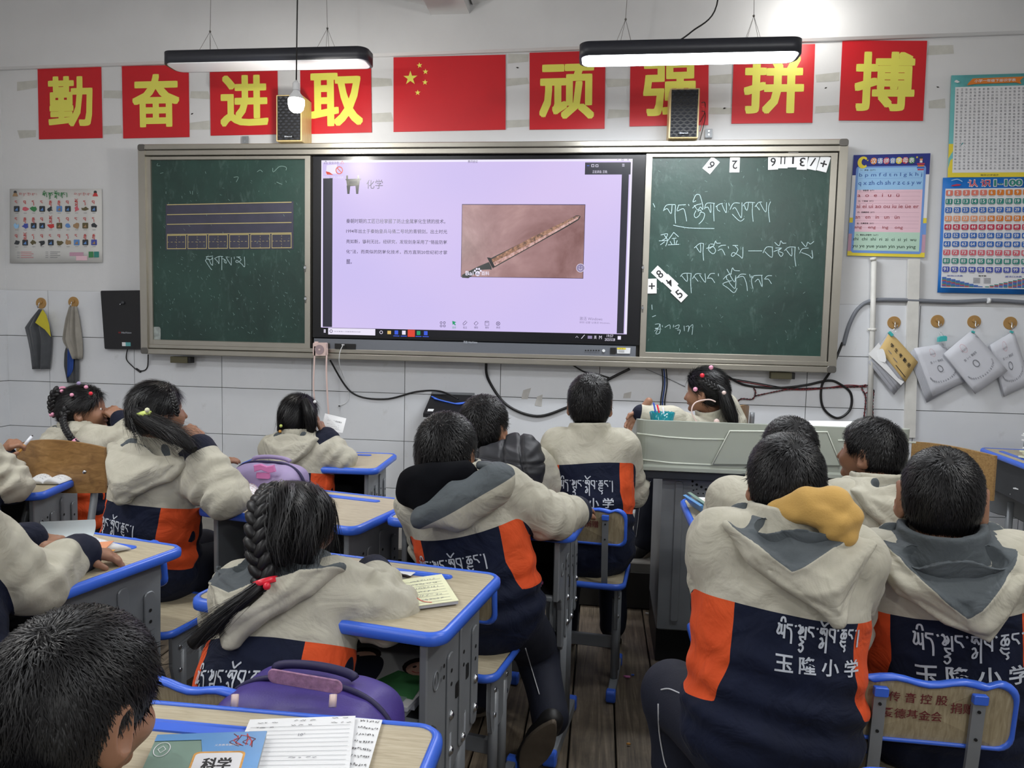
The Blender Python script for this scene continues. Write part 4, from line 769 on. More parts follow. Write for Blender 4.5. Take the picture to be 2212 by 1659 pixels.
# letter and picture chart, left
t, q1, q2 = poster('wall_poster', [(21, 408), (220, 408), (221, 567), (21, 568)], 'faded off-white alphabet poster with small pictures, left of the blackboard', 'p_sheet', seed=4)
m = MB(); r = np.random.default_rng(3); cols = ['p_dark', 'p_rose', 'p_leaf', 'p_dark', 'p_dark', 'p_sky2', 'p_dark', 'p_rose', 'p_brown', 'p_dark', 'p_sky', 'p_indigo', 'p_dark', 'p_dark', 'p_red', 'p_brown', 'p_sky2', 'p_tan', 'p_brown', 'p_dark', 'p_dark', 'p_dark', 'p_brown', 'p_dark', 'p_dark', 'p_brown', 'p_tan', 'p_sky2', 'p_dark', 'p_indigo']
L = ['da', 'nga', 'ba', 'shad', 'ya', 'chu']
for i in range(3):
    for j in range(10):
        k = i*10+j; cx = .075+j*.093; cy = .73-.228*i; c = cols[k]
        if k % 3 == 0 or k in (13, 28, 5, 29): m.prism(rrect(cx-.03, cy-.038, cx+.032, cy+.04, .008, 2), 0, 1, c, 0, lambda p: np.array(q1(p[0], p[1]))+[0, .0002*p[2], 0]); poly2(m, q2, [(cx-.02, cy-.02), (cx+.015, cy-.025), (cx+.01, cy+.02)], 'p_tan' if c != 'p_dark' else 'p_sky2')
        else: P = [(cx+(.03+.008*r.normal())*math.cos(a), cy+(.03+.01*r.normal())*math.sin(a)*1.1) for a in np.linspace(0, 2*PI, 9, endpoint=False)]; poly2(m, q1, P, c)
        for s_ in TIB[['nga', 'ba', 'da', 'nga', 'chu', 'chu', 'ba', 'slo', 'da', 'ba'][(j+i*3) % 10]][1]: stroke(m, [(cx-.018+a*.045, cy+.085+(b-.5)*.05) for a, b in s_], .006, q2, 'p_red', 2)
        for w_ in range(3): rect2(m, q2, cx-.014+.012*w_, cy-.058, cx-.006+.012*w_, cy-.052, 'ink_grey')
ss, tw = tib_strokes()
for s_ in ss: stroke(m, [(.36+a/tw*.27, .925+(b-.5)*.05) for a, b in s_], .007, q2, 'p_leaf', 2)
for x0 in (.1, .7):
    for s_ in ss: stroke(m, [(x0+a/tw*.2, .93+(b-.5)*.022) for a, b in s_], .0022, q2, 'p_red', 0)
for i in range(4): rect2(m, q2, .08, .145-i*.025, .11, .149-i*.025, 'ink_grey'); rect2(m, q2, .12, .145-i*.025, .24+.02*(i % 2), .15-i*.025, 'p_rose'); rect2(m, q2, .39, .145-i*.025, .42, .149-i*.025, 'ink_grey'); rect2(m, q2, .44, .145-i*.025, .55-.03*(i % 2), .15-i*.025, 'ink_grey')
rect2(m, q2, .855, .07, .905, .15, 'p_leaf'); rect2(m, q2, .912, .07, .965, .15, 'p_sea'); rect2(m, q1, .72, .03, .84, .09, 'p_pink'); rect2(m, q1, .65, .09, .8, .14, 'p_mauve')
for cx in (.06, .93): P = [(cx+.018*math.cos(a), .955+.022*math.sin(a)) for a in np.linspace(0, 2*PI, 10, endpoint=False)]; poly2(m, q1, P, 'p_dark'); poly2(m, q1, [(cx-.03, .9), (cx+.03, .9), (cx+.015, .945), (cx-.015, .945)], 'p_tan' if cx < .5 else 'p_red')
obj('printed_panel', m, t)

# ================================================================ HOOKS AND WHAT HANGS ON THEM
def hook(px, py, label):
    c = V(px, py, WY-.014); t = thing('wall_hook', label, 'hook', c, 0, 'round gold wall hooks'); m = MB(); m.cyl(c+[0, .004, 0], c+[0, -.003, 0], .036, 'hook_gold', 28); m.cyl(c+[0, -.003, 0], c+[0, -.0045, 0], .034, 'hook_gold', 28); obj('disc', m, t)
    m = MB(); m.cyl(c+[.0, -.004, .006], c+[0, -.014, .006], .012, 'hook_gold', 14); m.tube(crom([c+[0, -.012, .006], c+[0, -.02, -.004], c+[-.002, -.022, -.02], c+[0, -.03, -.03], c+[.004, -.038, -.024], c+[.005, -.04, -.014]], 5), .0028, 'chrome', 7); obj('hook_arm', m, t)
    return c
h1 = hook(89, 655, 'gold wall hook at the far left, holding the grey and yellow cloth'); h2 = hook(159, 653, 'gold wall hook second from the left, holding the light grey cloth')
h3 = hook(1931, 697, 'gold wall hook holding the brown attendance book'); h4 = hook(2025, 694, 'gold wall hook holding the greyish paper stack with large clip'); h5 = hook(2104, 695, 'gold wall hook holding the white sheet stack'); h6 = hook(2182, 698, 'darker gold wall hook at the right edge')
M('cloth_grey', (66, 69, 74), .8, var=.12, vs=20, bump=.3, bs=200, sheen=.3); M('cloth_yellow', (196, 184, 52), .8, var=.1); M('cloth_light', (142, 138, 130), .85, var=.12, vs=16, bump=.3, bs=150); M('cloth_blue', (30, 66, 140), .8)
def cloth(outline, Y, t, name, mat, parent, fold=.012, seed=0, k=26):
    """hanging cloth: outline rows [(y, xl, xr)] in photo px -> folded solid sheet"""
    r = np.random.default_rng(seed); vs = []; ph = r.uniform(0, 6, 3); n = len(outline)
    for i, (py, xl, xr) in enumerate(outline):
        f = i/(n-1)
        for j in range(k+1):
            u = j/k; p = V(xl+(xr-xl)*u, py, Y); a = fold*(.35+.65*min(1, f*2)); d = a*(math.sin(u*13+ph[0]+f*1.5)+.6*math.sin(u*23+ph[1]-f*2)+1.6); edge = 1-abs(2*u-1)**4; vs.append(p+np.array([0, -d*edge-.003, 0]))
    m_ = len(vs); back = [v+np.array([0, t, 0]) for v in vs]; F = []
    for i in range(n-1):
        for j in range(k): a = i*(k+1)+j; b = a+k+1; F += [(a, b, b+1, a+1), (m_+a, m_+a+1, m_+b+1, m_+b)]
    for i in range(n-1): a = i*(k+1); b = a+k+1; F += [(a, m_+a, m_+b, b), (a+k, b+k, m_+b+k, m_+a+k)]
    for j in range(k): F += [(j, j+1, m_+j+1, m_+j), ((n-1)*(k+1)+j, m_+(n-1)*(k+1)+j, m_+(n-1)*(k+1)+j+1, (n-1)*(k+1)+j+1)]
    mb = MB(); mb.add(vs+back, F, mat, True); return obj(name, mb, parent)
Yc = WY-.035
def rows(P, n=14):
    P = np.array(P, float); ys = np.linspace(P[0, 0], P[-1, 0], n); return [(y, np.interp(y, P[:, 0], P[:, 1]), np.interp(y, P[:, 0], P[:, 2])) for y in ys]
t = thing('cleaning_cloth', 'dark grey cloth with yellow corner hanging from the far left hook', 'cloth', V(89, 797, Yc))
cloth(rows([(668, 84, 93), (690, 66, 103), (708, 54, 108), (730, 60, 113), (760, 66, 111), (797, 70, 108)]), Yc, .006, 'cloth', 'cloth_grey', t, .012, 1)
m = MB(); m.add([V(a, b, Yc-.033) for a, b in ((92, 668), (76, 697), (97, 712), (110, 728), (106, 700), (100, 680))]+[V(a, b, Yc-.028) for a, b in ((92, 668), (76, 697), (97, 712), (110, 728), (106, 700), (100, 680))], [(0, 1, 2, 3, 4, 5), (11, 10, 9, 8, 7, 6)]+[(i, 6+i, 6+(i+1) % 6, (i+1) % 6) for i in range(6)], 'cloth_yellow'); obj('yellow_corner', m, t)
t = thing('cleaning_cloth', 'light grey cloth with dark blue tail hanging from the second left hook', 'cloth', V(157, 828, Yc))
cloth(rows([(662, 150, 166), (690, 142, 172), (735, 135, 178), (760, 150, 179), (775, 160, 178)]), Yc, .006, 'cloth', 'cloth_light', t, .013, 2)
cloth(rows([(735, 148, 160), (760, 140, 168), (790, 139, 171), (826, 146, 170)]), Yc+.004, .006, 'cloth_tail', 'cloth_grey', t, .008, 3); cloth(rows([(738, 148, 154), (770, 146, 160), (800, 146, 158), (815, 146, 150)]), Yc-.014, .004, 'blue_stripe', 'cloth_blue', t, .003, 4)
M('cover_white', (206, 208, 216), .7, var=.03); M('page_edge', (176, 178, 186), .8)
def pad(corners, Y, n, mat, label, name='paper_pad', text=None, kraft=False, spreadv=0.02, seed=0):
    A, B, C, D = [V(p[0], p[1], Y) for p in corners]; t = thing(name, label, 'papers', C); r = np.random.default_rng(seed)
    for i in range(n):
        m = MB(); off = -.0022*(i)-.001; j = (n-1-i)*spreadv; dv = np.array([-.35, 0, -.5])*j*.5
        q = lambda u, v: (1-v)*((1-u)*D+u*C)+v*((1-u)*A+u*B)+np.array([0, off-.014*u*(1-u)-.01*(1-v)*(1-v)*.5, 0])+dv*(1-v)
        sheet(m, q, mat if i == n-1 else 'page_edge', .0018, nu=6, nv=6, wob=.0012, seed=seed+i); obj('cover' if i == n-1 else 'page', m, t)
    q2 = lambda u, v: (1-v)*((1-u)*D+u*C)+v*((1-u)*A+u*B)+np.array([0, -.0022*n-.0032-.014*u*(1-u)-.005*(1-v)**2, 0])
    m = MB(); return t, q2, m
# brown attendance book
t, q, m = pad([(1921, 716), (1981, 782), (1953, 825), (1897, 755)], WY-.035, 6, 'kraft', 'brown attendance book with curled white pages hanging on the first right hook', spreadv=.06, seed=5)
for i, ch in enumerate('学生考勤册'): 
    cu = .22+i*.155; put_text(m, ch, q, cu-.05, .52, cu+.05, .68, mat='ink_black', bold=.02)
rect2(m, q, .55, .12, .93, .15, 'ink_black'); rect2(m, q, .2, .3, .32, .33, 'ink_grey'); rect2(m, q, .4, .25, .55, .28, 'ink_grey'); obj('lettering', m, t)
m = MB(); a, b, c, d = V(1897, 755, WY-.052), V(1909, 756, WY-.075), V(1912, 783, WY-.06), V(1876, 765, WY-.05); m.add(crom([a, b, c, d], 4, True), [tuple(range(16))], 'paper', True)
m.add([V(1898, 740, WY-.045), V(1876, 765, WY-.06), V(1946, 832, WY-.055), V(1953, 825, WY-.05)], [(0, 1, 2, 3)], 'paper'); obj('curled_pages', m, t)
m = MB(); c = V(1924, 721, WY-.055); m.box((0, 0, 0), (.03, .012, .017), 'teal_clip', .002, lambda p: c+np.array([p[0]*.7+p[2]*.7, p[1], -p[0]*.7+p[2]*.7])); m.tube(crom([V(1926, 716, WY-.05), V(1934, 708, WY-.05), V(1936, 714, WY-.05), V(1930, 720, WY-.05)], 4), .001, 'chrome', 5); tag(obj('binder_clip', m), 'small teal clip on the brown attendance book', 'clip')
def ringmark(m, q, cu, cv, r=.09):
    P = [(cu+r*math.cos(a), cv+r*math.sin(a)) for a in np.linspace(0, 2*PI, 25)]; stroke(m, P, .018, q, 'ink_grey', 0)
def sheettext(m, q, ang=0):
    n = 17; body = '心小学玉隆寄宿制学校五年级数学检测试卷'
    for i in range(n):
        a = PI*(.02+.96*i/(n-1)); cu, cv = .5-.36*math.cos(a)*1.05, .62+.16*math.sin(a); put_text(m, body[i % len(body)], q, cu-.018, cv, cu+.018, cv+.045, mat='ink_grey', bold=.01)
    put_text(m, '五年级（一）班', q, .3, .33, .7, .385, mat='ink_grey', bold=.01); ringmark(m, q, .5, .53, .07); put_text(m, '2023年4月', q, .42, .17, .6, .21, mat='ink_grey')
    P = [(.5+.07*math.cos(a), .16+.09*math.sin(a)) for a in np.linspace(0, 2*PI, 25)]; stroke(m, P, .004, q, 'p_rose', 0)
for cc, n, mat, lab, sd, Yp in (([(2036, 742), (2086, 822), (2012, 856), (1972, 752)][::1], 6, 'cover_white', 'greyish thick stack of printed sheets under a large teal clip', 7, WY-.03), ([(2099, 713), (2176, 801), (2106, 850), (2037, 764)], 2, 'cover_white', 'flat white printed sheets hanging diagonally between its two neighbours', 9, WY-.062), ([(2189, 715), (2225, 830), (2168, 855), (2136, 745)], 3, 'cover_white', 'white printed sheets at the right edge of the photo', 11, WY-.03)):
    t, q, m = pad(cc, Yp, n, mat, lab, spreadv=.03 if n > 3 else .01, seed=sd); qq = (lambda q: lambda u, v: q(1-v, u) if False else q(u, v))(q); sheettext(m, (lambda q: lambda u, v: q(v, 1-u))(q)); obj('lettering', m, t)
c = V(2035, 732, WY-.06); m = MB(); m.prism([(-.022, -.014), (.022, -.014), (.022, .01), (.012, .016), (-.012, .016), (-.022, .01)], -.012, .012, 'teal_clip', .001, lambda p: c+np.array([p[0], p[2], p[1]+p[0]*.15]))
for s in (-1, 1): m.tube(crom([c+[s*.01, 0, .012], c+[s*.006-.01, .003, .035], c+[-.008, .003, .036]], 3), .001, 'chrome', 5); m.tube(crom([c+[s*.01, -.01, -.012], c+[s*.008+.006, -.012, -.045], c+[.012, -.012, -.05]], 3), .001, 'chrome', 5)
tag(obj('binder_clip', m), 'large teal binder clip gripping the greyish paper stack', 'clip')
for px, lab in ((2102, 'small teal clip holding the flat white diagonal sheets'), (2185, 'small teal clip at the right edge of the photo')):
    c = V(px, 717, WY-.07 if px < 2150 else WY-.045); m = MB(); m.box((0, 0, 0), (.018, .008, .011), 'teal_clip', .001, lambda p: c+np.array([p[0]*.9+p[2]*.3, p[1], p[2]*.9-p[0]*.3])); m.tube([c, c+[.004, .004, .02]], .001, 'chrome', 5); tag(obj('binder_clip', m), lab, 'clip')

# ================================================================ CABLES, PIPES, BOXES
def wcable(P, r, mat, label, name='cable', Y=WY-.02, k=8, n=7):
    m = MB(); m.tube(crom([V(p[0], p[1], p[2] if len(p) > 2 else Y) for p in P], k), r, mat, n); return tag(obj(name, m), label, 'cable')
wcable([(713, 778, 4.42), (760, 848), (830, 862), (900, 846), (950, 845), (990, 862, 4.4)], .0055, 'cable_black', 'black cable sagging from the screen to the wall mounted tablet')
wcable([(1050, 783, 4.42), (1055, 820), (1095, 875), (1160, 899), (1225, 880), (1262, 862), (1300, 828), (1360, 797, 4.42)], .0085, 'cable_black', 'thick black cable looping low below the screen centre')
wcable([(1238, 789, 4.42), (1262, 803), (1290, 808), (1322, 818)], .0045, 'cable_black', 'short black cable joining the thick loop at its right side')
wcable([(1395, 797, 4.43), (1430, 812), (1480, 835)], .002, 'cable_grey', 'thin grey wire slanting below the right blackboard')
wcable([(1820, 740, 4.47), (1812, 760), (1795, 800, 4.45), (1775, 835), (1778, 880), (1808, 903), (1836, 885), (1838, 850), (1815, 830), (1790, 822), (1740, 832), (1680, 838), (1610, 832), (1570, 812, 4.44)], .007, 'cable_black', 'thick black cable with a big loop right of the podium')
wcable([(1822, 745), (1835, 700), (1855, 665), (1885, 649), (1940, 648), (1975, 649), (2060, 652), (2140, 649), (2212, 653), (2260, 655)], .0115, 'cable_grey', 'thick grey conduit running right below the number poster')
for i, (dy, off) in enumerate(((0, 0), (3, 1.2))):
    wcable([(1565, 815+dy), (1640, 828+dy), (1700, 838+dy), (1760, 838+dy), (1830, 835-dy), (1870, 832+dy)], .0028, 'wire_red' if i else 'cable_black', ('thin black strand of the twisted pair below the board', 'thin red strand of the twisted pair below the board')[i]) if 'wire_red' in _M or M('wire_red', (120, 24, 34), .5) else None
def twisted(P, label):
    C = crom([V(p[0], p[1], WY-.022) for p in P], 14); m = MB()
    for ph, mt in ((0, 'wire_red'), (PI, 'cable_black')):
        T = np.gradient(C, axis=0); T /= np.linalg.norm(T, axis=1)[:, None]; N = np.cross(T, [0, 1, 0]); s = np.cumsum(np.r_[0, np.linalg.norm(np.diff(C, axis=0), axis=1)])
        m.tube(C+.003*(np.cos(s*180+ph)[:, None]*N+np.sin(s*180+ph)[:, None]*np.array([0, 1, 0])), .0024, mt, 5)
    return tag(obj('twisted_wire', m), label, 'cable')
twisted([(1866, 905), (1870, 860), (1862, 838), (1872, 832), (1885, 842), (1868, 850)], 'red and black twisted wire looped beside the white pipe'); twisted([(1886, 912), (1885, 870), (1888, 842)], 'red and black twisted wire hanging right of its neighbour'); twisted([(1588, 876), (1600, 862), (1625, 862), (1632, 848), (1628, 838)], 'red and black twisted wire knotted behind the girl at the podium'); twisted([(1632, 855), (1700, 842), (1780, 838), (1872, 835)], 'red and black twisted wire running along below the board')
for k, (x, c) in enumerate(((1430, 'cable_black'), (1434, 'cloth_blue'), (1439, 'cable_black'))): wcable([(x, 797, 4.44), (x+2, 830), (x-3, 870), (x-2+k, 905)], .0035, c, ('black cable hanging left of the girl at the podium', 'dark blue cable hanging between two black ones', 'black cable hanging nearest to the girl at the podium')[k])
m = MB(); m.tube([V(1888, 556, WY-.03), V(1885, 700, WY-.03), V(1877, 940, WY-.03)], .0145, 'pipe_white', 14); m.cyl(V(1886, 712, WY-.03)-[.03, 0, 0], V(1886, 712, WY-.03)+[.0, -.003, 0], .008, 'pipe_white', 10)
for y in (560, 712): m.cyl(V(1886, y-3, WY-.03), V(1886, y+3, WY-.03), .018, 'pipe_white', 14)
tag(obj('wall_pipe', m), 'round white pipe coming down from the pinyin poster', 'pipe')
a, b = V(1974, 560, WY-.02), V(1964, 945, WY-.02); m = MB(); m.prism([(-.03, -.01), (.03, -.01), (.03, .01), (-.03, .01)], 0, 1, 'pipe_white', 0, lambda p: a*(1-p[2])+b*p[2]+np.array([p[0], p[1], 0])); tag(obj('cable_duct', m), 'flat white duct right of the round pipe', 'duct')
m = MB(); m.cyl(V(2136, 649, WY-.036)+[-.006, 0, 0], V(2136, 649, WY-.036)+[.006, 0, 0], .015, 'white_plastic', 12); tag(obj('conduit_clip', m), 'small white clip around the grey conduit', 'clip')
# wall box left of board, tablet, small shelf boxes, pink speaker, usb cord
q = quadmap([(217, 628), (300, 627), (303, 755), (226, 754)], WY, .05); t = thing('wall_device', 'flat black device box on the tiles left of the blackboard', 'device', q(.5, 0))
m = MB(); m.prism(rrect(0, 0, 1.12, 1, .03), 0, .04, 'laptop_black', 0, lambda p: q(p[0], p[1])+np.array([0, p[2], 0])); obj('casing', m, t); m = MB(); m.ball(q(.58, .79)+[0, -.004, 0], .012, 'grille_dark', 14); m.ball(q(.51, .765)+[0, -.004, 0], .005, 'chrome', 10); obj('magnet', m, t)
q2 = lambda u, v: q(u, v)-np.array([0, .0012, 0]); m = MB(); put_text(m, 'HiteVision', q2, .5, .27, .77, .3, mat='reflective_print'); put_text(m, '鸿合', q2, .41, .272, .48, .3, mat='red_sign'); rect2(m, q2, .5, .055, .6, .12, 'white_plastic'); rect2(m, q2, .6, .055, .74, .12, 'p_teal'); obj('lettering', m, t)
wcable([(276, 752, 4.45), (273, 775), (285, 790), (298, 800), (312, 800), (319, 790), (320, 766, 4.44)], .0035, 'cable_black', 'thin black cable below the flat black device box')
c = V(299, 800, WY-.02); m = MB(); m.tube([c+[-.018, 0, .012], c+[-.012, 0, .008], c+[.012, 0, -.008], c+[.018, 0, -.012]], [.003, .007, .007, .003], 'cable_black', 10); tag(obj('cable_bead', m), 'black thickening on the cable under the device box', 'cable')
for px, py, lab in ((395, 775, 'small olive magnet box under the left end of the blackboard'), (1690, 809, 'small olive box under the right end of the blackboard')):
    M('olive_box', (84, 80, 58), .6); c = V(px-4, py+2, 4.42); m = MB(); m.box(tuple(c), (.115, .05, .04), 'olive_box', .002); m.box(tuple(c+[.0655, .002, 0]), (.02, .046, .038), 'port_black', .002); tag(obj('under_board_box', m), lab, 'box')
# tablet on wall bracket
t = thing('wall_tablet', 'black flat device on a tilted wall bracket under the screen', 'device', V(970, 885, 4.4)); A, B, C, D = V(932, 851, 4.47), V(1020, 854, 4.47), V(1010, 900, 4.30), V(914, 893, 4.30); 
m = MB(); top = [A, B, C, D]; m.add([p for p in top]+[p-np.array([0, 0, .022]) for p in top], [(3, 2, 1, 0), (4, 5, 6, 7)]+[(i, i+4, (i+1) % 4+4, (i+1) % 4)[::-1] for i in range(4)], 'laptop_black'); obj('casing', m, t)
m = MB(); e = V(975, 856, 4.475); m.box(tuple(e+[.01, .003, .0]), (.27, .006, .05), 'steel_grey', .001); m.cyl(e+[-.12, 0, .01], e+[-.12, -.006, .01], .007, 'chrome', 10); m.cyl(e+[.12, 0, -.005], e+[.12, -.006, -.005], .007, 'chrome', 10); obj('bracket', m, t)
m = MB(); m.tube(crom([A*.8+D*.2+[.01, 0, .008], (A+B+C+D)/4+[0, .02, .006], B*.6+C*.4+[-.02, 0, .008]], 8), .005, 'blue_plastic', 6); m.tube(crom([A*.7+D*.3+[.03, 0, .008], (A+B+C+D)/4+[.05, 0, .006], B*.6+C*.4+[-.03, 0, .008]], 8), .005, 'blue_plastic', 6); obj('blue_cord', m, t)
m = MB(); m.add([D*.9+A*.1+[.02, 0, .002]]+[D*.9+A*.1+[.055, 0, .002], D*.78+A*.22+[.055, 0, .002], D*.78+A*.22+[.02, 0, .002]], [(0, 1, 2, 3)], 'white_plastic'); obj('label_sticker', m, t)
M('sticker_old', (186, 184, 180), .6, var=.1, vs=30); m = MB()
for c in ([(1130, 843), (1147, 838), (1140, 862), (1126, 862)], [(1160, 857), (1172, 852), (1170, 878), (1155, 876)], [(1348, 850), (1364, 846), (1362, 860), (1346, 860)]): m.add([V(a, b, WY-.0145) for a, b in c], [(3, 2, 1, 0)], 'sticker_old')
obj('sticker_remains', m, wf)
# pink radio with lanyard
t = thing('pink_radio', 'small pink square speaker hanging at the lower left corner of the screen', 'speaker', V(693, 765, 4.34)); q = quadmap([(680, 740), (708, 740), (709, 768), (680, 768)], 4.36, .0)
m = MB(); m.prism(rrect(0, 0, 1, 1, .1), -.03, .0, 'pink_plastic', 0, lambda p: q(p[0], p[1])+np.array([0, p[2], 0])); obj('body', m, t)
m = MB(); c = q(.5, .47)-np.array([0, .031, 0]); m.cyl(c, c-[0, .002, 0], .029, 'mauve_grille', 26) if 'mauve_grille' in _M or M('mauve_grille', (160, 140, 144), .6) else 0; m.cyl(c-[0, .002, 0], c-[0, .004, 0], .006, 'pink_plastic', 12); obj('grille', m, t)
m = MB(); c = q(.2, 1.03)+np.array([0, -.014, 0]); m.box(tuple(c), (.02, .016, .008), 'pink_plastic', .002); obj('button', m, t)
def ribbon(m, P, w, mat, Y): 
    C = crom([V(a, b, Y) for a, b in P], 6); n = len(C); vs = [p+[-w/2, 0, 0] for p in C]+[p+[w/2, 0, 0] for p in C]; vs += [v+np.array([0, .0015, 0]) for v in vs]; m.add(vs, [(i, i+1, n+i+1, n+i) for i in range(n-1)]+[(2*n+i, 3*n+i, 3*n+i+1, 2*n+i+1) for i in range(n-1)], mat, True)
m = MB(); ribbon(m, [(680, 748), (679, 780), (677, 830), (679, 860), (680, 884)], .009, 'pink_plastic', 4.33); ribbon(m, [(706, 752), (705, 800), (707, 850), (710, 898)], .010, 'pink_plastic', 4.33); obj('strap', m, t)
wcable([(741, 745, 4.345), (734, 762, 4.335), (733, 785, 4.36), (742, 815), (752, 832), (753, 860), (747, 870), (735, 876)], .0022, 'white_plastic', 'thin white charging cord hanging from the screen port'); m = MB(); m.box(tuple(V(741, 745, 4.35)), (.012, .02, .006), 'white_plastic', .001); m.box(tuple(V(733, 877, WY-.02)), (.012, .006, .006), 'port_black', .001); tag(obj('cord_plugs', m), 'two small plugs of the white charging cord', 'plug')
# ================================================================ DESKS
DESK = {}
def desk_parts(root):
    fr = lambda p: p
    W2, D2, Z = .30, .20, .72
    m = MB(); m.prism(rrect(-W2+.012, -D2+.012, W2-.012, D2-.012, .028), Z-.018, Z-.0005, 'desk_laminate', 0); obj('tabletop', m, root, local=True)
    # moulded blue rim
    m = MB(); o = np.array(rrect(-W2, -D2, W2, D2, .04, 6)); i_ = np.array(rrect(-W2+.014, -D2+.014, W2-.014, D2-.014, .028, 6)); n = len(o)
    prof = [(i_, Z-.0005), (i_, Z+.0015), (o*.5+i_*.5, Z+.0025), (o, Z-.004), (inset(o, -.001), Z-.012), (o, Z-.022), (o*.5+i_*.5, Z-.026), (i_, Z-.024)]
    vs = [(x, y, z) for r_, z in prof for x, y in r_]; F = []
    for a in range(len(prof)):
        b = (a+1) % len(prof)
        for k in range(n): j = (k+1) % n; F.append((a*n+k, b*n+k, b*n+j, a*n+j))
    m.add(vs, F, 'blue_plastic', True); obj('edge_rim', m, root, local=True)
    # pencil groove
    g = MB(); o = np.array(rrect(-.19, .115, .19, .143, .0135, 6)); i_ = inset(o, .005); n = len(o); vs = [(x, y, Z-.0005) for x, y in inset(o, -.0005)]+[(x, y, Z+.0022) for x, y in o]+[(x, y, Z+.0018) for x, y in inset(o, .003)]+[(x, y, Z+.0002) for x, y in i_]; F = []
    for a in range(3):
        for k in range(n): j = (k+1) % n; F.append((a*n+k, a*n+j, (a+1)*n+j, (a+1)*n+k))
    F.append(tuple(range(3*n, 4*n))); g.add(vs, F, 'blue_plastic', False); g.sm = [False]*len(g.sm); obj('pencil_groove', g, root, local=True)
    # side panels with cut-out, ribs, holes, bolts
    for s in (-1, 1):
        P = [(-.165, Z-.03), (-.165, Z-.215), (-.135, Z-.22), (-.115, Z-.235), (-.10, Z-.265), (-.095, Z-.30), (-.09, Z-.385), (-.075, Z-.40), (-.02, Z-.385), (.02, Z-.365), (.10, Z-.355), (.145, Z-.34), (.15, Z-.30), (.155, Z-.03)]
        m = MB(); x0 = s*.245; m.prism(P, -.009, .009, 'steel_grey', .003, lambda p, x0=x0: (x0+p[2], p[0], p[1]))
        sp_ = obj('side_panel', m, root, local=True)
        for y, z0, z1 in ((-.045, Z-.37, Z-.10), (.03, Z-.35, Z-.065), (.11, Z-.34, Z-.10)):
            r_ = MB(); r_.prism(rrect(y-.017, z0, y+.017, z1, .014, 4), 0, .006, 'steel_grey', .002, lambda p, s=s: (s*(.254+p[2]), p[0], p[1])); obj('rib', r_, sp_, local=True)
        h = MB()
        for y, z in ((-.045, -.14), (-.045, -.17), (.03, -.13), (.03, -.16), (.11, -.15), (.11, -.18), (-.09, -.11), (-.09, -.135)): h.cyl((s*.2605, y, Z+z), (s*.2612, y, Z+z), .0045, 'hole_black', 10)
        h.prism(rrect(-.005, Z-.225, .02, Z-.19, .006, 3), 0, .0015, 'hole_black', 0, lambda p, s=s: (s*(.2545+p[2]), p[0], p[1])); h.prism(rrect(.055, Z-.21, .078, Z-.175, .006, 3), 0, .0015, 'hole_black', 0, lambda p, s=s: (s*(.2545+p[2]), p[0], p[1]))
        obj('hole', h, sp_, local=True)
        for y, z in ((-.045, -.24), (-.045, -.32), (.11, -.23), (.11, -.30), (.03, -.33)): b = MB(); b.ball((s*.262, y, Z+z), (.006, .009, .009), 'chrome', 8); b.cyl((s*.259, y, Z+z), (s*.263, y, Z+z), .0105, 'chrome', 8); obj('bolt', b, sp_, local=True)
        e = MB(); P2 = [(s*.2555, -.12+.014*math.cos(a), Z-.13+.02*math.sin(a)) for a in np.linspace(0, 2*PI, 20, endpoint=False)]; e.tube(P2, .0018, 'steel_grey', 5, closed=True); put_text(e, 'R', lambda u, v, s=s: (s*.2565, -.12+s*u, Z-.13+v), -.006, -.009, .006, .009, mat='steel_grey', bold=.01); obj('emblem', e, sp_, local=True)
        for y, r in ((-.045, .018), (.045, .018)):
            t_ = MB(); t_.tube([(s*.243, y, Z-.28), (s*.243, y, .045)], r, 'steel_grey', 14); obj('leg', t_, root, local=True)
        f = MB(); f.prism(rrect(-.185, 0, .165, .042, .012), -.018, .018, 'steel_grey', .003, lambda p, s=s: (s*.243+p[2], p[0], p[1]+.004)); obj('foot', f, root, local=True)
        for y in (-.185, .165):
            c_ = MB(); c_.prism(rrect(y-.012, 0, y+.022, .05, .014, 4), -.021, .021, 'blue_plastic', .004, lambda p, s=s: (s*.243+p[2], p[0], p[1]+.001)); obj('foot_cap', c_, root, local=True)
    m = MB(); m.box((0, .0, Z-.205), (.47, .30, .004), 'tray_dark'); m.box((0, -.16, Z-.208), (.47, .022, .016), 'steel_grey', .003); m.box((0, .15, Z-.12), (.47, .004, .18), 'tray_dark'); obj('book_tray', m, root, local=True)
    m = MB(); m.box((0, .06, .19), (.47, .022, .05), 'steel_grey', .004); obj('crossbar', m, root, local=True)
def put_desk(cx, cy, rot, label, z=0):
    r = math.radians(rot)
    if 'p' not in DESK:
        t = thing('school_desk', label, 'desk', (cx, cy, z), r, 'school desks'); desk_parts(t); DESK['p'] = t; return t
    o = copytree(DESK['p']); o.location = (cx, cy, z); o.rotation_euler = (0, 0, r); o['label'] = label; return o
def dl(cx, cy, rot):
    r = math.radians(rot); c, s = math.cos(r), math.sin(r); return lambda u, v, z=.7235: np.array([cx+u*c-v*s, cy+u*s+v*c, z])
D1 = (-.513, .862, 0); D2_ = (-.547, 1.615, -10); D3 = (-1.417, 1.70, -13); D8 = (-.331, 2.365, -8); D4 = (-1.22, 3.15, 3); DP2 = (-2.218, 2.418, 13); DP3 = (-.948, 2.338, -13); D12 = (.60, 2.50, 0); DR = (2.26, 4.02, 85); DC = (.655, .85, 0)
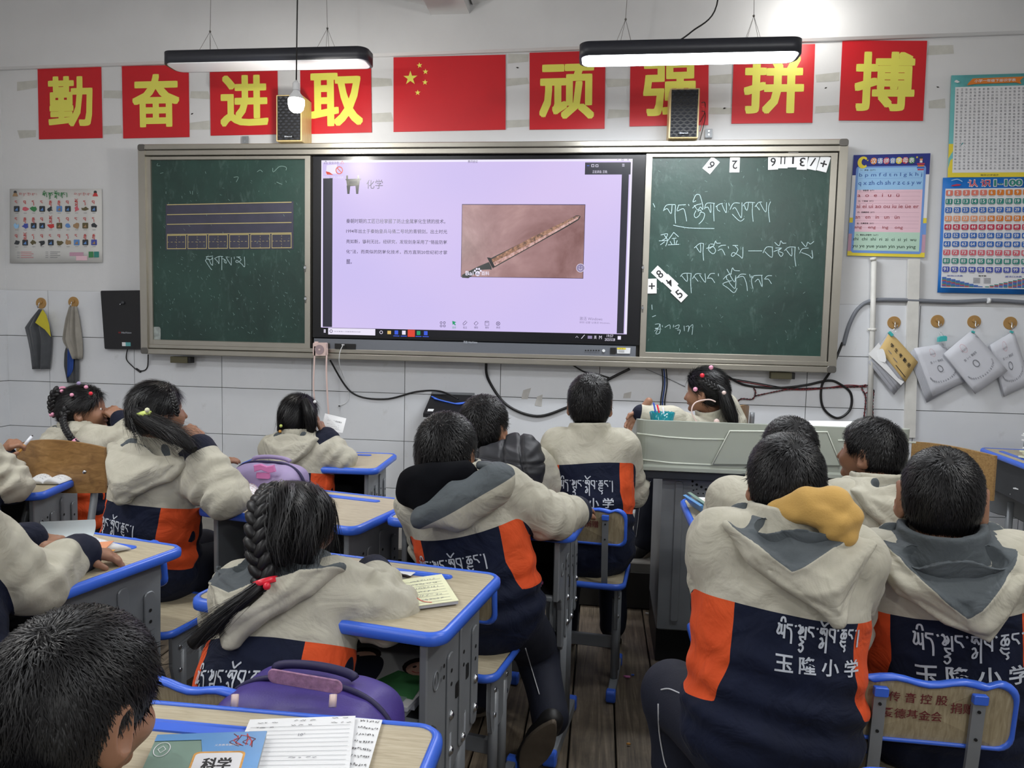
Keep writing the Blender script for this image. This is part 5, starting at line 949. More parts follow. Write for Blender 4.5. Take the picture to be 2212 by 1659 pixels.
put_desk(*D1, 'nearest desk with textbook and exercise sheets on it'); put_desk(*D2_, 'desk with the yellow notepad, second row middle'); put_desk(*D3, 'desk at left with the open book under the writing arms'); put_desk(*D8, 'desk the boy with the black hood leans on'); put_desk(*D4, 'front desk of the girl with the loose paper, near the platform'); put_desk(*DP2, 'desk at far left with the open exercise book'); put_desk(*DP3, 'turned desk with the scribbled open book by the lilac bag'); put_desk(*D12, 'desk in front of the podium with leaning picture books'); put_desk(*DR, 'sideways desk at the right edge piled with papers'); put_desk(*DC, 'empty desk corner at the bottom right edge')
# ================================================================ STUDENT CHAIRS
CH = {}
def chair_parts(root):
    Z = .42; W2 = .16
    P = np.array(rrect(-W2+.008, -.015, W2-.008, .285, .035, 5)); m = MB(); m.prism(P, Z-.016, Z-.0005, 'desk_laminate'); obj('seat', m, root, local=True)
    def rim(o, i_, fz, th, mat, name):
        n = len(o); o = np.array(o); i_ = np.array(i_); m = MB(); prof = [(i_, th/2), (i_*.5+o*.5, th/2+.002), (o, th*.25), (o, -th*.25), (i_*.5+o*.5, -th/2-.002), (i_, -th/2)]; vs = [fz(p[0], p[1], z) for r_, z in prof for p in r_]; F = []
        for a in range(len(prof)):
            b = (a+1) % len(prof)
            for k in range(n): j = (k+1) % n; F.append((a*n+k, b*n+k, b*n+j, a*n+j))
        m.add(vs, F, mat, True); return obj(name, m, root, local=True)
    rim(rrect(-W2, -.023, W2, .293, .042, 6), rrect(-W2+.012, -.011, W2-.012, .281, .032, 6), lambda x, y, z: (x, y, Z-.008+z), .02, 'blue_plastic', 'seat_rim')
    # back with double-hump top
    def backo(d, k=10):
        o = []; x = W2-d; zt = .70-d; zb = .562+d
        o += arc((-x+.025, zb+.025), .025, PI, 1.5*PI, 4)+arc((x-.025, zb+.025), .025, 1.5*PI, 2*PI, 4)+arc((x-.035, zt-.035), .035, 0, PI/2, 5)
        for i in range(1, 12): u = i/12; xx = (x-.035)*(1-2*u); o.append((xx, zt-.009*(1-math.cos(2*PI*(xx/(x-.035))))*.5*0-.010*math.cos(PI*xx/(x-.035))**2*(1 if abs(xx) < x-.035 else 0)*1.0+.0))
        o += arc((-x+.035, zt-.035), .035, PI/2, PI, 5); return o
    bend = lambda x, z, d: (x, -.03-.10*(z-.6)+d+.35*x*x, z)
    o = backo(0); i_ = backo(.010)
    m = MB(); n = len(i_); vs = [bend(x, z, -.005) for x, z in i_]+[bend(x, z, .005) for x, z in i_]; F = []
    cxy = [(0, .63)]; vs += [bend(0, .63, -.005), bend(0, .63, .005)]
    # ladder triangulation keeps the bend
    for k in range(n): j = (k+1) % n; F += [(k, j, n+j, n+k), (k, 2*n, j), (n+k, n+j, 2*n+1)]
    m.add(vs, F, 'chair_laminate', False); bk = obj('backrest', m, root, local=True)
    rim(o, i_, lambda x, z, d: bend(x, z, d), .017, 'blue_plastic', 'backrest_rim')
    for s in (-1, 1):
        m = MB(); pth = [(s*.085, -.03-.10*(z-.6)-.009, z) for z in (.672, .6, .54)]+[(s*.085, -.02, .46), (s*.085, -.005, .415), (s*.085, .03, .395), (s*.085, .2, .395)]
        C = np.array(crom(pth, 4)); vs = []; nC = len(C)
        T = np.gradient(C, axis=0); T /= np.linalg.norm(T, axis=1)[:, None]
        for p, t_ in zip(C, T): nn = np.cross(t_, [1, 0, 0]); vs += [p+[-.011, 0, 0]-nn*.004, p+[.011, 0, 0]-nn*.004, p+[.011, 0, 0]+nn*.004, p+[-.011, 0, 0]+nn*.004]
        F = [(4*i+k, 4*i+(k+1) % 4, 4*i+4+(k+1) % 4, 4*i+4+k) for i in range(nC-1) for k in range(4)]+[(3, 2, 1, 0), tuple(4*(nC-1)+k for k in range(4))]; m.add(vs, F, 'steel_grey'); up = obj('back_support', m, root, local=True)
        m = MB(); m.prism(rrect(s*.085-.0125, .66, s*.085+.0125, .678, .003), -.006, .006, 'blue_plastic', .001, lambda p: (p[0], -.03-.10*(p[1]-.6)-.012+p[2], p[1])); obj('support_cap', m, up, local=True)
        m = MB()
        for z in (.645, .59): m.cyl((s*.085, -.03-.1*(z-.6)-.013, z), (s*.085, -.03-.1*(z-.6)-.0155, z), .003, 'hole_black', 8)
        obj('screw', m, up, local=True)
        m = MB(); m.prism([(.03, .40), (.03, .30), (.045, .235), (.12, .235), (.17, .27), (.21, .31), (.21, .40)][::-1], -.006, .006, 'steel_grey', .002, lambda p, s=s: (s*.125+p[2], p[0], p[1])); sp_ = obj('side_plate', m, root, local=True)
        m = MB()
        for y, z in ((.06, .35), (.06, .28), (.16, .35), (.16, .30)): m.ball((s*.133, y, z), (.004, .008, .008), 'chrome', 8)
        obj('bolt', m, sp_, local=True)
        for y in (.075, .15): m = MB(); m.tube([(s*.123, y, .34), (s*.123, y, .04)], .014, 'steel_grey', 12); obj('leg', m, root, local=True)
        m = MB(); m.prism(rrect(-.03, 0, .27, .035, .01), -.014, .014, 'steel_grey', .003, lambda p, s=s: (s*.123+p[2], p[0], p[1]+.003)); obj('foot', m, root, local=True)
        for y in (-.03, .27): m = MB(); m.prism(rrect(y-.02, 0, y+.015, .045, .012, 4), -.017, .017, 'blue_plastic', .004, lambda p, s=s: (s*.123+p[2], p[0], p[1]+.001)); obj('foot_cap', m, root, local=True)
    m = MB(); m.box((0, .11, .16), (.24, .02, .045), 'steel_grey', .003); obj('crossbar', m, root, local=True)
def put_chair(cx, cy, rot, label):
    r = math.radians(rot)
    if 'p' not in CH:
        t = thing('school_chair', label, 'chair', (cx, cy, 0), r, 'school chairs'); chair_parts(t); CH['p'] = t; return t
    o = copytree(CH['p']); o.location = (cx, cy, 0); o.rotation_euler = (0, 0, r); o['label'] = label; return o
CA = U(2008, 1462, .70)
chairs = {}
for k, a in dict(c8=(-.395, 1.875, -11, 'chair of the boy with the black hood, seen behind the yellow notepad desk'), ca=(CA[0], CA[1]+.04, -1, 'chair with donation lettering on its back at bottom right'), c10=(-.045, 2.62, -6, 'chair by the aisle with 捐赠 on its back'), c3=(-1.36, 1.98, -10, 'chair under the girl with the tied ponytail, behind the left desk'), c5=(-.68, 1.20, -8, 'chair hidden behind the purple backpack'), c4=(-1.21, 2.66, 0, 'chair behind the girl with the loose paper'), c13=(.45, 1.80, 180, 'chair under the boy with the yellow hood'), c14=(.92, 2.05, 20, 'chair under the boy looking left'), c9=(-.40, 2.70, -8, 'chair under the boy with the padded black hood'), c12=(.45, 2.02, 0, 'chair under the boy hidden behind the yellow hood'), c7=(-1.62, 1.12, -13, 'chair under the writing child at the left edge'), c2=(-2.42, 1.95, 10, 'chair under the child with the pen at far left'), c6=(-.62, .30, -5, 'chair under the nearest boy')).items(): chairs[k] = put_chair(*a)
M('maroon_print', (104, 34, 40), .6)
def chair_text(ch, items, lab):
    t = ch; m = MB(); f = lambda x, z: (x, -.03-.10*(z-.6)-.0062+.35*x*x, z)
    for s, x0, x1, z0, z1 in items: put_text(m, s, f, x0, z0, x1, z1, mat='maroon_print', bold=.008)
    o = obj('lettering', m, t, local=True)
chair_text(chairs['ca'], [('传 音 控 股', -.068, .034, .648, .668), ('爱德基金会', -.076, .028, .615, .635), ('捐赠', .04, .082, .634, .655)], '')
chair_text(chairs['c10'], [('捐赠', .012, .06, .628, .654)], '')
# ================================================================ WOODEN CHAIRS
def curved_back(t, c, w, h, rad, mat, tilt=.0, name='backrest', rot=0.0, th=.012, crown=.012):
    m = MB(); n = 14; vs = []
    for k in range(n+1):
        u = (k/n-.5)*w; d = -(u*u)/(2*rad)
        for z in (-h/2, h/2+crown*(1-(2*k/n-1)**2)): 
            for e in (0, th): vs.append((u, -d+e+tilt*z, z))
    vs = np.array(vs); cr, sr = math.cos(rot), math.sin(rot); vs = np.c_[vs[:, 0]*cr-vs[:, 1]*sr, vs[:, 0]*sr+vs[:, 1]*cr, vs[:, 2]]+c; F = []
    for k in range(n):
        a = 4*k; b = a+4; F += [(a, b, b+2, a+2), (a+1, a+3, b+3, b+1), (a+2, b+2, b+3, a+3), (a, a+1, b+1, b)]
    F += [(0, 2, 3, 1), (4*n, 4*n+1, 4*n+3, 4*n+2)]; m.add(vs, F, mat, False); return obj(name, m, t)
def wood_chair(label, c, rot, w, bt, bh, mat, seat_z, floor_z, rad=.5, ty=-.02):
    t = thing('wooden_chair', label, 'chair', (c[0], c[1], floor_z)); cr, sr = math.cos(rot), math.sin(rot); L = lambda x, y, z: np.array([c[0]+x*cr-y*sr, c[1]+x*sr+y*cr, z])
    curved_back(t, L(0, 0, bt-bh/2), w, bh, rad, mat, rot=rot, crown=.028 if ty == .04 else .012)
    m = MB(); m.prism(rrect(-w/2+.01, .03, w/2-.01, .38, .04), -.015, 0, mat, .003, lambda p: L(p[0], p[1], seat_z+p[2])); obj('seat', m, t)
    for s in (-1, 1):
        m = MB(); m.tube(crom([L(s*w*.36, ty, bt-.03), L(s*w*.36, ty+.005, bt-bh), L(s*w*.38, .0, seat_z+.05), L(s*w*.38, .05, seat_z-.03), L(s*w*.38, .33, seat_z-.03)], 5), .013, 'steel_grey', 9); obj('back_tube', m, t)
        for y in (.05, .33): m = MB(); m.tube([L(s*w*.38, y, seat_z-.03), L(s*w*.42, y+(.03 if y > .2 else -.03), floor_z)], .012, 'steel_grey', 9); obj('leg', m, t)
        m = MB(); m.ball(L(s*w*.36, -.012+.006, bt-bh*.5), .008, 'chrome', 8); obj('bolt', m, t)
    return t
a = V(125, 967, 2.5); wood_chair('orange plywood chair with wide curved back behind the girl with braids', (a[0]-.02, 2.50), 0, .36, a[2], .17, 'orange_plywood', .44, 0, .45, .04)
a = V(1612, 880, 3.95); wood_chair('light plywood chair behind the girl at the podium', (a[0]-.02, 3.93), math.radians(60), .24, a[2]+.0, .2, 'orange_plywood', .62, PLZ, .8)
a = V(2105, 985, 3.08); wood_chair('empty old wooden chair with grey tube frame at the right', (a[0]-.10, 3.08), math.radians(-62), .36, .885, .17, 'old_plywood', .44, 0, .9, .025)
# ================================================================ PODIUM
PX0, PX1, PY0, PY1 = .135, 1.165, 2.85, 3.42
pod = thing('teacher_podium', 'beige multimedia teacher podium on grey steel cabinet', 'podium', ((PX0+PX1)/2, (PY0+PY1)/2, 0))
m = MB(); m.prism([(PX0+.12, PY0+.06), (PX1-.12, PY0+.06), (PX1-.12, PY1-.05), (PX0+.12, PY1-.05)], .14, .785, 'steel_grey', .006); cab = obj('cabinet', m, pod)
m = MB(); m.prism([(PX0+.12, PY0+.09), (PX1-.12, PY0+.09), (PX1-.12, PY1-.08), (PX0+.12, PY1-.08)], .0, .14, 'port_black', .004); obj('plinth', m, pod)
m = MB()
for x in (PX0+.17, PX0+.5, PX0+.83): m.prism(rrect(x, .18, x+.02 if x > PX0+.3 else x+.03, .74, .008), 0, .006, 'steel_grey', .002, lambda p: (p[0], PY0+.06-p[2], p[1]))
obj('rib', m, cab)['kind'] = 'stuff'
m = MB(); 
for px, py, r in ((1491, 1031, 5), (1496, 1040, 5), (1505, 1047, 5.5), (1515, 1052, 5.5), (1525, 1057, 5.5), (1534, 1064, 5), (1541, 1072, 5), (1496, 1049, 3), (1498, 1059, 3), (1505, 1057, 3), (1508, 1066, 3), (1519, 1066, 3), (1650, 1048, 5), (1640, 1055, 4)): c = V(px, py, PY0+.0595); m.cyl(c, c-[0, .0012, 0], r*.0009, 'hole_black', 12)
obj('vent_holes', m, cab)
# moulded upper body: profile in x, with recessed panels
zt, zb = .955, .80
m = MB(); o = rrect(PX0, PY0, PX1, PY1, .05, 6); o2 = rrect(PX0+.012, PY0+.012, PX1-.012, PY1-.012, .045, 6)
n = len(o); prof = [(o2, .785), (o, .79), (o, .803), (o2, .81), (o2, .9), (o2, zt+.018), (o2, zt+.025), (inset(np.array(o2), .02), zt+.025), (inset(np.array(o2), .03), zt+.018)]
vs = [(p[0], p[1], z) for r_, z in prof for p in r_]; F = [(a*n+k, a*n+(k+1) % n, (a+1)*n+(k+1) % n, (a+1)*n+k) for a in range(len(prof)-1) for k in range(n)]+[tuple(range(n))[::-1], tuple(range((len(prof)-1)*n, len(prof)*n))]
vs = [(x, y, z-(.26*(y-PY0-.06) if z > .88 and y > PY0+.06 else 0)) for x, y, z in vs]; m.add(vs, F, 'podium_beige', False); top = obj('upper_body', m, pod)
m = MB(); m.prism(o2, .755, .786, 'podium_dark', .003); obj('dark_band', m, pod)
fY = PY0+.012
def onf(pts): return [(V(a, b, fY)[0], V(a, b, fY)[2]) for a, b in pts]
m = MB(); P = onf([(1565, 931), (1655, 929), (1760, 930), (1800, 975), (1800, 1010), (1545, 1005), (1537, 1004), (1570, 938)][::-1]); P2 = onf([(1575, 930), (1785, 932), (1815, 1006), (1537, 1003)]); 
m.prism(P2[::-1], 0, .012, 'podium_beige', .004, lambda p: (p[0], fY-p[2], p[1])); obj('centre_panel', m, top)
m = MB()
def edge(P): m.tube([(x, fY-.0005, z) for x, z in onf(P)], .0034, 'podium_rim', 6)
edge([(1376, 936), (1440, 944), (1500, 948), (1565, 949)]); edge([(1372, 991), (1450, 1000), (1537, 1004)]); edge([(1810, 951), (1900, 953), (1978, 956)]); m.tube([(p[0], fY-.012, p[1]) for p in onf([(1372, 994), (1537, 1003), (1575, 930), (1785, 932), (1815, 1006)])[1:]], .0032, 'podium_rim', 6); obj('moulding_edge', m, top)
# things on the podium
def loose(name, label, pts, z, mat, cat='paper', dz=.0, t=.0015, txt=True, thick=.0015):
    """flat sheet lying at height z; pts photo px corners"""
    P = [U(a, b, z) for a, b in pts]; o = thing(name, label, cat, P[0]); m = MB(); q = lambda u, v: (1-v)*((1-u)*P[3]+u*P[2])+v*((1-u)*P[0]+u*P[1])
    n = len(P); m.add([p for p in P]+[p+np.array([0, 0, thick]) for p in P], [tuple(range(n)), tuple(range(n, 2*n))[::-1]]+[(i, (i+1) % n, n+(i+1) % n, n+i)[::-1] for i in range(n)], mat); obj('sheet', m, o); return o, (lambda u, v: q(u, v)+np.array([0, 0, thick+.0008]))
o_, _ = loose('paper_sheet', 'white sheets lying on the right half of the podium', [(1713, 909), (1850, 911), (1860, 927), (1730, 926)], .968, 'paper')
c = V(1430, 905, 2.98); c[2] = .937
t = thing('pen_basket', 'turquoise glass basket with wavy rim on the podium', 'basket', c); m = MB(); R0, R1, hh = .028, .036, .062
vs = []; n = 40
for r_, z in ((R0, 0), (R0+.002, .02), (R1, hh), (R1-.003, hh), (R0-.001, .02), (R0-.003, .004)):
    for k in range(n): a = 2*PI*k/n; w = (z > .05)*.004*abs(math.sin(a*8)); rr = r_+.0012*(z > .01)*math.cos(a*16); vs.append(c+np.array([1.35*rr*math.cos(a), rr*math.sin(a), z+w]))
F = [(a*n+k, a*n+(k+1) % n, (a+1)*n+(k+1) % n, (a+1)*n+k) for a in range(5) for k in range(n)]+[tuple(range(n))[::-1], tuple(range(5*n, 6*n))]; m.add(vs, F, 'teal_glass', True); obj('bowl', m, t)
M('pen_white', (226, 228, 236), .3); M('pen_blue', (56, 90, 190), .3)
for i, (dx, tx, mt) in enumerate(((-.012, -.035, 'pen_blue'), (.002, -.02, 'red_bead'), (.014, .002, 'pen_white'))): m = MB(); m.tube([c+[dx, 0, .01], c+[tx, .01, .10-.008*i]], .0035, mt, 8); tag(obj('pen', m), ('blue pen leaning in the turquoise basket', 'red pen leaning in the turquoise basket', 'white pen leaning in the turquoise basket')[i], 'pen')
m = MB(); m.tube(crom([V(1506, 913, 3.0), V(1494, 890, 3.0), V(1502, 870, 3.02), V(1530, 863, 3.05), V(1546, 868, 3.05)], 6), .0028, 'pink_plastic', 7); m.ball(V(1548, 912, 3.0), (.012, .01, .014), 'pink_plastic', 10); tag(obj('headset_hoop', m), 'thin pale pink curved hoop standing on the podium', 'headset')
# ================================================================ BACKPACKS
def sdf_mesh(fn, lo, hi, h, iso=0.0):
    lo = np.array(lo, float); hi = np.array(hi, float); c = 4; n = (np.ceil((hi-lo)/h/c).astype(int)+1)*c
    H = h*c; nc = n//c
    ax = [lo[i]+H*(np.arange(nc[i])+.5)-h/2 for i in range(3)]; G = np.stack(np.meshgrid(*ax, indexing='ij'), -1).reshape(-1, 3)
    dc = fn(G).reshape(nc); D = np.repeat(np.repeat(np.repeat(dc, c, 0), c, 1), c, 2).astype(np.float32)
    msk = np.abs(dc) < H*1.25; idx = np.argwhere(msk)
    if not len(idx): return None
    k = np.stack(np.meshgrid(*[np.arange(c)]*3, indexing='ij'), -1).reshape(-1, 3); I = (idx[:, None, :]*c+k[None]).reshape(-1, 3)
    D[I[:, 0], I[:, 1], I[:, 2]] = fn(lo+I*h)
    g = openvdb.FloatGrid(1.0); g.copyFromArray(D); p, q = g.convertToQuads(isovalue=iso)
    return lo+p*h, np.ascontiguousarray(q)
def rc(P, a, b, r1, r2):
    a = np.asarray(a, float); b = np.asarray(b, float); ba = b-a; t = np.clip(((P-a)@ba)/(ba@ba+1e-12), 0, 1); return np.linalg.norm(P-a-t[:, None]*ba, axis=1)-(r1+(r2-r1)*t)
def ell(P, c, r, R=None):
    q = P-np.asarray(c)
    if R is not None: q = q@np.asarray(R).T
    r = np.asarray(r, float); k0 = np.linalg.norm(q/r, axis=1); k1 = np.linalg.norm(q/(r*r), axis=1)+1e-9; return k0*(k0-1)/k1
def smin(a, b, k):
    h = np.maximum(k-np.abs(a-b), 0)/k; return np.minimum(a, b)-h*h*k*.25
def smax(a, b, k): return -smin(-a, -b, k)
def npmesh(v, q, mats, name, midx=None, attrs=None, off=(0, 0, 0)):
    me = bpy.data.meshes.new(name); me.vertices.add(len(v)); me.vertices.foreach_set('co', (v-np.asarray(off)).astype(np.float32).ravel()); nq = len(q)
    me.loops.add(nq*4); me.loops.foreach_set('vertex_index', np.ascontiguousarray(q).astype(np.int32).ravel()); me.polygons.add(nq); me.polygons.foreach_set('loop_start', np.arange(0, nq*4, 4, dtype=np.int32)); me.polygons.foreach_set('use_smooth', np.ones(nq, bool))
    for m_ in mats: me.materials.append(_M[m_])
    if midx is not None: me.polygons.foreach_set('material_index', midx.astype(np.int32))
    me.update(calc_edges=True)
    for k, a in (attrs or {}).items(): at = me.attributes.new(k, 'FLOAT', 'POINT'); at.data.foreach_set('value', a.astype(np.float32))
    return me
def vnormals(v, q):
    n = np.zeros_like(v); a = np.cross(v[q[:, 2]]-v[q[:, 0]], v[q[:, 3]]-v[q[:, 1]])
    for k in range(4): np.add.at(n, q[:, k], a)
    return n/(np.linalg.norm(n, axis=1)[:, None]+1e-12)
def nz(P, s, seed=0):
    r = np.random.default_rng(seed); o = np.zeros(len(P))
    for i in range(5): k = r.normal(size=3); k /= np.linalg.norm(k); k2 = r.normal(size=3); k2 /= np.linalg.norm(k2); o += np.sin(P@k*s*(.7+.3*i)+r.uniform(0, 6)+1.4*np.sin(P@k2*s*.8+r.uniform(0, 6)))
    return o/5
def bag(name, label, c, size, rot, mats, h=.006):
    """school bag lying against a chair back: rounded body, front pocket, piping and top handle"""
    c = np.asarray(c, float); r = math.radians(rot); R = np.array([[math.cos(r), math.sin(r), 0], [-math.sin(r), math.cos(r), 0], [0, 0, 1]]); t = thing(name, label, 'backpack', c-[0, 0, size[2]]); sx, sy, sz = size
    def body(P):
        q = (P-c)@R.T; k = .07; d = np.abs(q)/1-np.array([sx-k, sy-k*.6, sz-k]); dd = np.linalg.norm(np.maximum(d, 0), axis=1)+np.minimum(d.max(1), 0)-k
        dome = (((np.abs(q[:, 0])/sx)**2.8+(np.abs(q[:, 2])/sz)**2.8)**(1/2.8)-1)*sz; return smax(dd, dome, .03)+.004*nz(P, 26, 3)+.003*nz(P, 60, 4)
    v, q = sdf_mesh(body, c-[.3, .3, sz+.02], c+[.3, .3, sz+.03], h); obj('main_body', npmesh(v, q, [mats[0]], 'main_body', off=ORG[t]), t)
    pk = lambda P: smax(ell((P-c)@R.T, (0, -sy*.75, -.03), (sx*.8, sy*.5, sz*.72)), -((P-c)@R.T)[:, 1]*-1-sy*.2, .01)+.002*nz(P, 40, 5)
    v, q = sdf_mesh(pk, c-[.3, .3, sz+.02], c+[.3, .3, sz+.03], h); obj('front_pocket', npmesh(v, q, [mats[1]], 'front_pocket', off=ORG[t]), t)
    Ri = R.T; m = MB()
    for yy, kx, kz in ((-sy*.80, .86, .84), (-sy*.1, 1.0, .985)):
        P = [c+Ri@np.array([sx*kx*np.sign(math.cos(a))*abs(math.cos(a))**(.72), yy, sz*kz*abs(math.sin(a))**(.72)]) for a in np.linspace(.1, PI-.1, 30)]; m.tube(P, .005, mats[2], 6)
    obj('piping', m, t)
    m = MB(); P = [c+Ri@np.array([.075*math.cos(a), .02, sz*.98+.014*math.sin(a)]) for a in np.linspace(0, PI, 14)]; vs = []
    m.tube(P, .008, mats[3], 8); obj('handle', m, t); return t, R
a = V(668, 1500, 1.17); pb = bag('purple_backpack', 'purple backpack with pink mesh panel hanging behind the nearest desk', (a[0], 1.17, a[2]-.105), (.165, .07, .135), -6, ('purple_bag', 'purple_bag', 'purple_dark', 'purple_dark'))
m = MB(); c = V(658, 1473, 1.17); m.prism(rrect(-.062, -.011, .062, .012, .010, 4), 0, .004, 'mesh_pink', .001, lambda p: V(658, 1473, 1.10)+np.array([p[0], .03*0+abs(p[0])*.06-p[2], p[1]-p[0]*.09])); obj('mesh_panel', m, pb[0])
m = MB()
for px in (508, 720): A, B = V(px, 1500, 1.085), V(px-2, 1528, 1.075); m = MB(); m.tube([A, B], .006, 'pink_plastic', 6); obj('reflective_tab', m, pb[0])
a = V(586, 1022, 2.62); lb = bag('lilac_backpack', 'lilac backpack with pink strap on the chair behind the front girl', (a[0], 2.60, a[2]-.07), (.15, .06, .12), -5, ('lilac_bag', 'lilac_bag', 'purple_dark', 'lilac_bag'))
m = MB(); m.prism([(-.035, -.012), (-.01, -.004), (.02, -.014), (.045, -.008), (.038, .016), (.012, .01), (-.012, .018), (-.038, .012)], 0, .012, 'pink_strap', .003, lambda p: V(572, 1012, 2.51)+np.array([p[0], -p[2], p[1]])); m.prism(rrect(-.03, -.03, .022, -.008, .006), 0, .008, 'pink_strap', .002, lambda p: V(572, 1016, 2.515)+np.array([p[0], -p[2], p[1]])); obj('strap_bow', m, lb[0])
# ================================================================ BOOKS AND PAPERS ON DESKS
M('cover_green', (120, 146, 134), .3, var=.15, vs=8); M('cover_blue', (92, 148, 204), .3, var=.1, vs=8); M('plate_white', (222, 222, 226), .35); M('pen_orange', (208, 150, 70), .4, var=.3, vs=60)
def slab(name, label, cat, P, z, th, mat, pagemat='page_edge', lift=.0008):
    Q = [U(a, b, z+th) for a, b in P]; t = thing(name, label, cat, Q[0]-[0, 0, th]); n = len(Q)
    def lay(z0, z1, mt, sc=1.0):
        c = sum(Q)/n; m = MB(); A = [c+(p-c)*sc for p in Q]; A = [np.array([p[0], p[1], z0]) for p in A]; B = [np.array([p[0], p[1], z1]) for p in A]; m.add(A+B, [tuple(range(n)), tuple(range(n, 2*n))[::-1]]+[(i, (i+1) % n, n+(i+1) % n, n+i)[::-1] for i in range(n)], mt); return m
    if th > .003: obj('pages', lay(z, z+th-.0012, pagemat, .985), t); obj('cover', lay(z+th-.001, z+th, mat), t)
    else: obj('sheet', lay(z, z+th, mat), t)
    A, B, C, D = Q[:4]; q = lambda u, v: (1-v)*((1-u)*D+u*C)+v*((1-u)*A+u*B)+np.array([0, 0, lift]); return t, q
def scribble(m, q, n, u0, v0, u1, v1, mat='ink_grey', seed=0, w=.006, rows=5):
    r = np.random.default_rng(seed)
    for i in range(rows):
        v = v1-(v1-v0)*i/max(1, rows-1); u = u0+r.uniform(0, .05)
        while u < u1-.02:
            L = r.uniform(.02, .06); P = [(u+L*k/4, v+r.uniform(-.4, .4)*(v1-v0)/max(rows, 2)*.5) for k in range(5)]; stroke(m, P, w, q, mat, 2); u += L+r.uniform(.01, .05)
def ruled(m, q, n, w=.004, u0=.04, u1=.96):
    for i in range(n): v = .06+.86*i/n; rect2(m, q, u0, v, u1, v+w, 'ink_grey')
Zd = .7235
t, q = slab('exercise_sheet', 'torn edged exercise sheet under the ruled sheets at right', 'paper', [(745, 1548), (826, 1555), (782, 1659+50), (700, 1700)], Zd, .0015, 'paper'); m = MB(); scribble(m, q, 0, .4, .1, .95, .95, 'ink_black', 4, .010, 9); obj('writing', m, t)
t, q = slab('exercise_sheet', 'topmost ruled white exercise sheets beside the textbook', 'paper', [(540, 1554), (768, 1546), (748, 1720), (470, 1720)], Zd+.0025, .004, 'paper'); m = MB(); ruled(m, q, 15, .003); scribble(m, q, 0, .05, .86, .25, .93, 'ink_black', 5, .005, 2); scribble(m, q, 0, .4, .88, .6, .95, 'ink_black', 6, .005, 2); scribble(m, q, 0, .75, .9, .95, .97, 'ink_black', 7, .005, 2); put_text(m, '10°', q, .5, .72, .56, .76, mat='ink_grey'); scribble(m, q, 0, .45, .4, .75, .44, 'ink_grey', 8, .006, 1); obj('writing', m, t)
t, q = slab('textbook', 'science textbook with blue and green cover marked 科学 on the nearest desk', 'book', [(340, 1588), (577, 1580), (545, 1700), (290, 1700)], Zd+.007, .009, 'cover_green'); m = MB()
rect2(m, q, .0, .86, 1, 1, 'cover_blue'); poly2(m, q, [(.42, .86), (1, .86), (1, .2), (.55, .2), (.5, .45)], 'cover_blue'); P = rrect(.40, .16, .86, .62, .06); poly2(m, q, P, 'pen_orange'); poly2(m, q, rrect(.42, .18, .84, .59, .05), 'plate_white'); put_text(m, '科学', q, .50, .27, .76, .50, mat='ink_black', bold=.02); put_text(m, '义务教育教科书', q, .56, .72, .78, .76, mat='plate_white')
for i in range(7): r_ = rng.uniform(-.04, .04, 8); stroke(m, [(.70+.03*i+r_[0], .93+r_[1]), (.73+.03*i+r_[2], .86+r_[3]), (.72+.03*i+r_[4], .80+r_[5]), (.78+.02*i, .72+r_[6])], .010, q, 'p_red' if i % 2 else 'maroon_print', 3)
P = [(.10+.07*math.cos(a), .68+.14*math.sin(a)) for a in np.linspace(0, 2*PI, 25)]; stroke(m, P, .008, q, 'plate_white', 0); P = [(.10+.035*math.cos(a), .68+.07*math.sin(a)) for a in np.linspace(0, 2*PI, 5)]; stroke(m, P, .008, q, 'plate_white', 0); obj('cover_print', m, t)
# notepad on desk 2
t, q = slab('notepad', 'yellow ruled notepad with curling corner on the second row desk', 'notebook', [(866, 1252), (954, 1240), (991, 1297), (862, 1314)], Zd, .008, 'paper_cream'); m = MB(); ruled(m, q, 9, .006, .03, .9); scribble(m, q, 0, .2, .15, .8, .85, 'ink_grey', 12, .008, 6); stroke(m, [(.0, .22), (.25, .3), (.4, .12), (.55, .04)], .02, q, 'p_coral', 4); obj('writing', m, t)
t, q = slab('paper_sheet', 'white sheet under the elbow of the girl with the long braid', 'paper', [(700, 1208), (780, 1213), (752, 1245), (700, 1240)], Zd, .0015, 'paper'); 
t, q = slab('paper_sheet', 'small white sheet with dark pen behind the yellow notepad', 'paper', [(862, 1233), (897, 1236), (880, 1248), (862, 1249)], Zd, .0015, 'paper'); m = MB(); m.tube([U(862, 1241, Zd+.006), U(880, 1245, Zd+.006), U(888, 1246, Zd+.004)], [.004, .004, .001], 'pen_dark', 8) if 'pen_dark' in _M or M('pen_dark', (40, 30, 32), .35) else 0; tag(obj('pen', m), 'dark pen lying behind the yellow notepad', 'pen')
